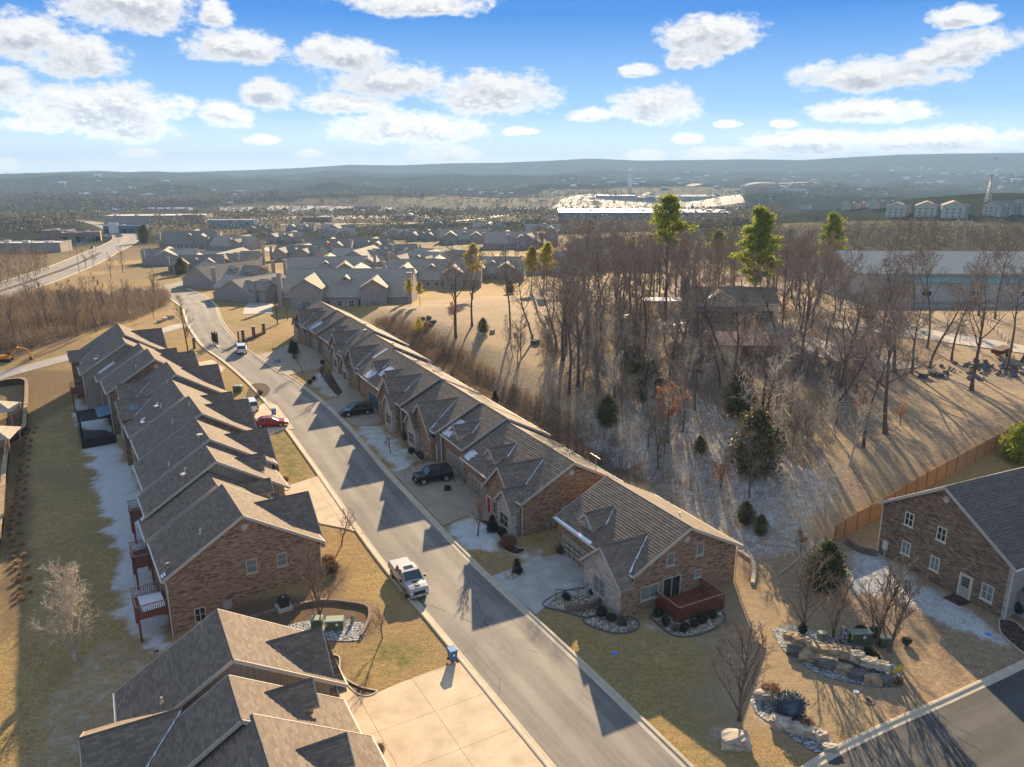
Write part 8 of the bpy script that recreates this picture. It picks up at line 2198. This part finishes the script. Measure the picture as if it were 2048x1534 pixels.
for k, (u, v, lab) in enumerate(((432, 689, 'left iron gate leaf folded open on the island'), (436, 691, 'right iron gate leaf folded open on the island'))):
    x, y = at(u, v); r_ = thing('iron_gate', lab, 'gate', (x, y, tz(x, y) + .15), RA + .2); mb = MB()
    for z in (.25, 1.2, 2.1): mb.beam((0, 0, z), (2.4, 0, z), .08, .08)
    mb.box(-.1, .1, -.1, .1, -.1, 2.6); mb.build('frame', M['black_iron'], r_, uv=False); mb = MB()
    for q in range(14): mb.beam((.17 * q + .1, 0, .25), (.17 * q + .1, 0, 2.1), .04, .04)
    o = mb.build('bars', M['black_iron'], r_, uv=False); o['kind'] = 'stuff'
ip = pts_px([(424, 676), (427, 674), (440, 693), (437, 697), (432, 694)]); o = structure(sheet(ip, 'traffic_island', M['kerb_concrete'], .16, 1.0, .16)); o['label'] = 'small concrete island carrying the gates'
block_wall('low brick entrance wall joining the lawn posts', [(488, 684), (508, 676), (528, 668)], .5, .5, .25, .25, 'dark_brick')
x, y = at(277, 588); r_ = thing('entrance_sign', 'brown wooden entrance sign at the bend of the side road', 'sign', (x, y, tz(x, y)), .1)
mb = MB(); mb.box(-1.1, 1.1, -.08, .08, .5, 1.7); mb.build('board', M['rust_iron'], r_, uv=False)
for s_ in (-1, 1): mb = MB(); mb.box(s_ * 1.0 - .08, s_ * 1.0 + .08, -.1, .1, -.2, 1.9); mb.build('post', M['dark_brick'], r_, uv=False)
# street name posts and lamp posts
def lamp(u, v, H_, label, arm=0.0, mat='black_iron'):
    x, y = at(u, v); r_ = thing('lamp_post', label, 'lamp post', (x, y, tz(x, y))); mb = MB(); mb.tube((0, 0, -.2), (0, 0, H_), .09, .06, 7); mb.build('pole', M[mat], r_, uv=False)
    mb = MB()
    if arm: mb.beam((0, 0, H_), (arm, 0, H_ + .2), .08, .08)
    mb.box(arm - .3, arm + .3, -.15, .15, H_ + .1, H_ + .28); mb.build('lamp_head', M[mat], r_, uv=False)
lamp(159, 545, 12, 'tall lamp post on the boulevard verge', 1.5); lamp(141, 507, 12, 'tall lamp post across the boulevard by the shops', -1.5); lamp(238, 490, 11, 'lamp post beside the boulevard head'); lamp(1623, 560, 14, 'floodlight pole with four lamps in the far woods', 1.0, 'galvanised'); lamp(1595, 560, 15, 'dark floodlight pole left of the pale one', .8); lamp(1612, 520, 13, 'floodlight pole behind the pines')
# power pole pair with crossarm and insulators
x, y = at(1915, 505); r_ = thing('power_pole', 'double wooden power pole with a crossarm above the far woods', 'power pole', (x, y, tz(x, y)))
for s_ in (-2.2, 2.2): mb = MB(); mb.tube((s_, 0, -.5), (s_, 0, 17), .22, .16, 7); mb.build('pole', M['galvanised'], r_, uv=False)
mb = MB(); mb.beam((-5, 0, 15), (5, 0, 15), .3, .3); mb.build('crossarm', M['galvanised'], r_, uv=False)
for s_ in (-4.6, 0, 4.6): mb = MB(); mb.tube((s_, 0, 15), (s_, 0, 13.2), .22, .22, 8); mb.build('insulator', M['white_paint'], r_, uv=False)
# flag on a pole, mailboxes
x, y = at(664, 512); r_ = thing('flag', 'small red and white flag on a pole in front of a middle villa', 'flag', (x, y, tz(x, y))); mb = MB(); mb.tube((0, 0, 0), (0, 0, 7), .06, .05, 6); mb.build('pole', M['white_paint'], r_, uv=False); mb = MB(); mb.slab([(0, 0, 7), (-1.8, -.2, 6.8), (-1.8, -.2, 5.8), (0, 0, 6)], .03); mb.build('cloth', M['red_cloth'], r_, uv=False)
x, y = at(640, 764); r_ = thing('mailbox', 'white mailbox post among shrubs at the far kerb', 'mailbox', (x, y, tz(x, y))); mb = MB(); mb.box(-.06, .06, -.06, .06, -.1, 1.0); mb.build('post', M['white_paint'], r_, uv=False); mb = MB(); mb.box(-.12, .12, -.25, .25, 1.0, 1.25); mb.build('box', M['white_paint'], r_, uv=False)
# excavator by the gravel track
x, y = at(14, 722); r_ = thing('excavator', 'orange excavator standing at the left edge by the gravel track', 'excavator', (x, y, tz(x, y)), .2); r_.scale = (.6,) * 3
for s_ in (-1, 1): mb = MB(); mb.hexa([(-1.8, s_ * 1.1 - .25, 0), (1.8, s_ * 1.1 - .25, 0), (1.8, s_ * 1.1 + .25, 0), (-1.8, s_ * 1.1 + .25, 0)], [(-1.6, s_ * 1.1 - .25, .8), (1.6, s_ * 1.1 - .25, .8), (1.6, s_ * 1.1 + .25, .8), (-1.6, s_ * 1.1 + .25, .8)]); mb.build('track', M['rubber'], r_, uv=False)
mb = MB(); mb.box(-2.0, 1.0, -1.2, 1.2, .9, 1.9); mb.build('house', M['excavator_orange'], r_, uv=False); mb = MB(); mb.box(.2, 1.3, .2, 1.15, 1.9, 2.9); mb.build('cab', M['car_glass'], r_, uv=False)
mb = MB(); mb.beam((1.0, -.3, 1.6), (4.0, -.3, 4.4), .4, .5); mb.beam((4.0, -.3, 4.4), (6.6, -.3, 3.6), .35, .4); mb.build('boom', M['excavator_orange'], r_, uv=False); mb = MB(); mb.beam((6.6, -.3, 3.6), (7.4, -.3, 1.2), .3, .35); mb.build('arm', M['excavator_orange'], r_, uv=False); mb = MB(); mb.hexa([(7.0, -.8, .2), (8.0, -.8, .2), (8.0, .2, .2), (7.0, .2, .2)], [(6.9, -.8, 1.1), (7.7, -.8, 1.2), (7.7, .2, 1.2), (6.9, .2, 1.1)]); mb.build('bucket', M['rust_iron'], r_, uv=False)

# lower courtyard at the left edge: curved wall, timber fence, gazebos
def solid_wall(name, label, px, h, th, mat, capm, dz=0.0):
    P = resample(pts_px(px), 1.0); r_ = thing(name, label, 'wall', (0, 0, 0)); prof = [(-th / 2, -1.2), (-th / 2, h), (th / 2, h), (th / 2, -1.2)]
    sweep([(p.x, p.y) for p in P], prof, 'wall_body', M[mat], r_, step=1.0); sweep([(p.x, p.y) for p in P], [(-th / 2 - .08, h), (-th / 2 - .08, h + .1), (th / 2 + .08, h + .1), (th / 2 + .08, h)], 'coping', M[capm], r_, step=1.0)
    return r_
solid_wall('boundary_wall', 'curved boundary wall with a pale coping round the courtyard at the left', [(-60, 790), (0, 774), (30, 769), (52, 771), (55, 790), (52, 840), (48, 870), (22, 885), (14, 930), (8, 990), (3, 1060), (-10, 1120)], 1.1, .35, 'mulch', 'stone_tan')
def gazebo(u, v, label, s_=1.0):
    x, y = at(u, v); r_ = thing('gazebo', label, 'gazebo', (x, y, tz(x, y)), .3)
    mb = MB(); h = 2.7 * s_; w_ = 2.6 * s_
    for a, b in (((-w_, -w_), (w_, -w_)), ((w_, -w_), (w_, w_)), ((w_, w_), (-w_, w_)), ((-w_, w_), (-w_, -w_))): mb.face([(a[0], a[1], h), (b[0], b[1], h), (0, 0, h + 1.3 * s_)])
    mb.face([(-w_, -w_, h - .02), (-w_, w_, h - .02), (w_, w_, h - .02), (w_, -w_, h - .02)]); mb.build('roof', M['grey_shingles'], r_)
    for a in (-1, 1):
        for b in (-1, 1): m_ = MB(); m_.box(a * (w_ - .3) - .1, a * (w_ - .3) + .1, b * (w_ - .3) - .1, b * (w_ - .3) + .1, -.2, h); m_.build('post', M['wood_fence_lit'], r_)
gazebo(2, 850, 'grey roofed gazebo with orange timber posts at the left edge'); gazebo(-8, 910, 'second grey roofed gazebo cut by the left edge', 1.1)
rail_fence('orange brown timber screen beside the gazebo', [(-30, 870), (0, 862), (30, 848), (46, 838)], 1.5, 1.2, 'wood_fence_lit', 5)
# balcony snow: a white sheet lying on the near balcony deck
L_ = L1['root'].location; mb = MB(); mb.slab([(1.5, L1['wb'] + .25, .47), (4.2, L1['wb'] + .3, .47), (4.3, L1['wb'] + 2.2, .47), (1.4, L1['wb'] + 2.1, .47)], .03)
o = mb.build('snow_sheet', M['snow'], None, loc=tuple(L_), rz=LA); tag(o, 'patch of smooth snow lying on the red balcony boards', 'snow')
# patio furniture in the woods
for u, v, lab in ((1330, 655, 'dark garden table on the stone patio, left'), (1350, 655, 'dark garden table on the stone patio, middle'), (1368, 652, 'dark garden table on the stone patio, right'), (1242, 640, 'garden seat with white cushions left of the patio'), (1252, 636, 'second garden seat with white cushions left of the patio')):
    x, y = at(u, v); r_ = thing('garden_table' if 'table' in lab else 'garden_sofa', lab, 'garden furniture', (x, y, tz(x, y)), 0.2)
    mb = MB(); mb.box(-.9, .9, -.5, .5, .62, .7); mb.build('top' if 'table' in lab else 'seat', M['black_iron' if 'table' in lab else 'white_paint'], r_, uv=False)
    for a in (-.8, .8):
        for b in (-.4, .4): m_ = MB(); m_.box(a - .04, a + .04, b - .04, b + .04, -.1, .62); m_.build('leg', M['black_iron'], r_, uv=False)
x, y = at(1330, 622); r_ = thing('picnic_shelter', 'low shelter with a bright pinkish roof behind the patio', 'shelter', (x, y, tz(x, y))); mb = MB(); mb.slab([(-5.5, -1, 2.6), (5.5, -1, 2.6), (5.5, 1.5, 3.0), (-5.5, 1.5, 3.0)], .12); mb.build('roof', M['flat_roof_white'], r_, uv=False)
for a in (-5.2, -1.8, 1.8, 5.2): m_ = MB(); m_.box(a - .1, a + .1, -.8, -.6, -.2, 2.6); m_.build('post', M['rail_wood_pale'], r_, uv=False)
# antenna on the right row ridge, satellite dish on the left eave
mb = MB(); z_ = B['R'] - B['slope'] * 3.5; mb.tube((1.2, -3.5, z_ - .1), (1.2, -3.5, z_ + 1.6), .035, .035, 5); mb.beam((.4, -3.5, z_ + 1.5), (2.0, -3.3, z_ + 1.7), .04, .04); mb.build('antenna', M['galvanised'], B['roof'], uv=False)
mb = MB(); z_ = L1['R'] - L1['slope'] * 6.3; mb.tube((1.0, 6.3, z_ - .1), (1.0, 6.3, z_ + .5), .035, .035, 5); mb.tube((.95, 6.3, z_ + .5), (1.1, 6.35, z_ + .62), .32, .1, 12); mb.build('satellite_dish', M['galvanised'], L1['roof'], uv=False)
# iron bench posts / round fire pit bed behind the right row
x, y = at(885, 772)
block_wall('small round stone bed behind the right row', [(938, 778), (950, 776), (956, 781), (948, 786), (938, 784), (936, 780)], .4, .5, .25, .3, 'stone_tan')
block_wall('second small round stone bed behind the right row', [(984, 806), (992, 803), (1000, 807), (994, 812), (986, 811), (983, 808)], .4, .5, .25, .3, 'stone_tan')
# painted accessible bay on the far driveway
o = structure(sheet(pts_px([(543, 722), (562, 718), (569, 724), (549, 729)]), 'painted_bay', M['white_paint'], .085, 1.0)); o['label'] = 'pale blue painted parking bay on the farthest right driveway'

# ---------------------------------------------------------------- air between here and the hills
mb = MB(); mb.box(-9800, 9800, -500, 9500, -260, 215)
hz = mb.build('haze', [], uv=False); stuff(hz, 'pale winter haze filling the valley')
hm = bpy.data.materials.new('haze_air'); hm.use_nodes = True; h_ = NT(hm.node_tree); h_.n.clear()
pv = h_.node('ShaderNodeVolumePrincipled'); pv.inputs['Density'].default_value = 0.00013; pv.inputs['Color'].default_value = (.36, .55, .80, 1); pv.inputs['Anisotropy'].default_value = 0.0
ho = h_.node('ShaderNodeOutputMaterial'); h_.l.new(pv.outputs[0], ho.inputs['Volume'])
hz.data.materials.append(hm)
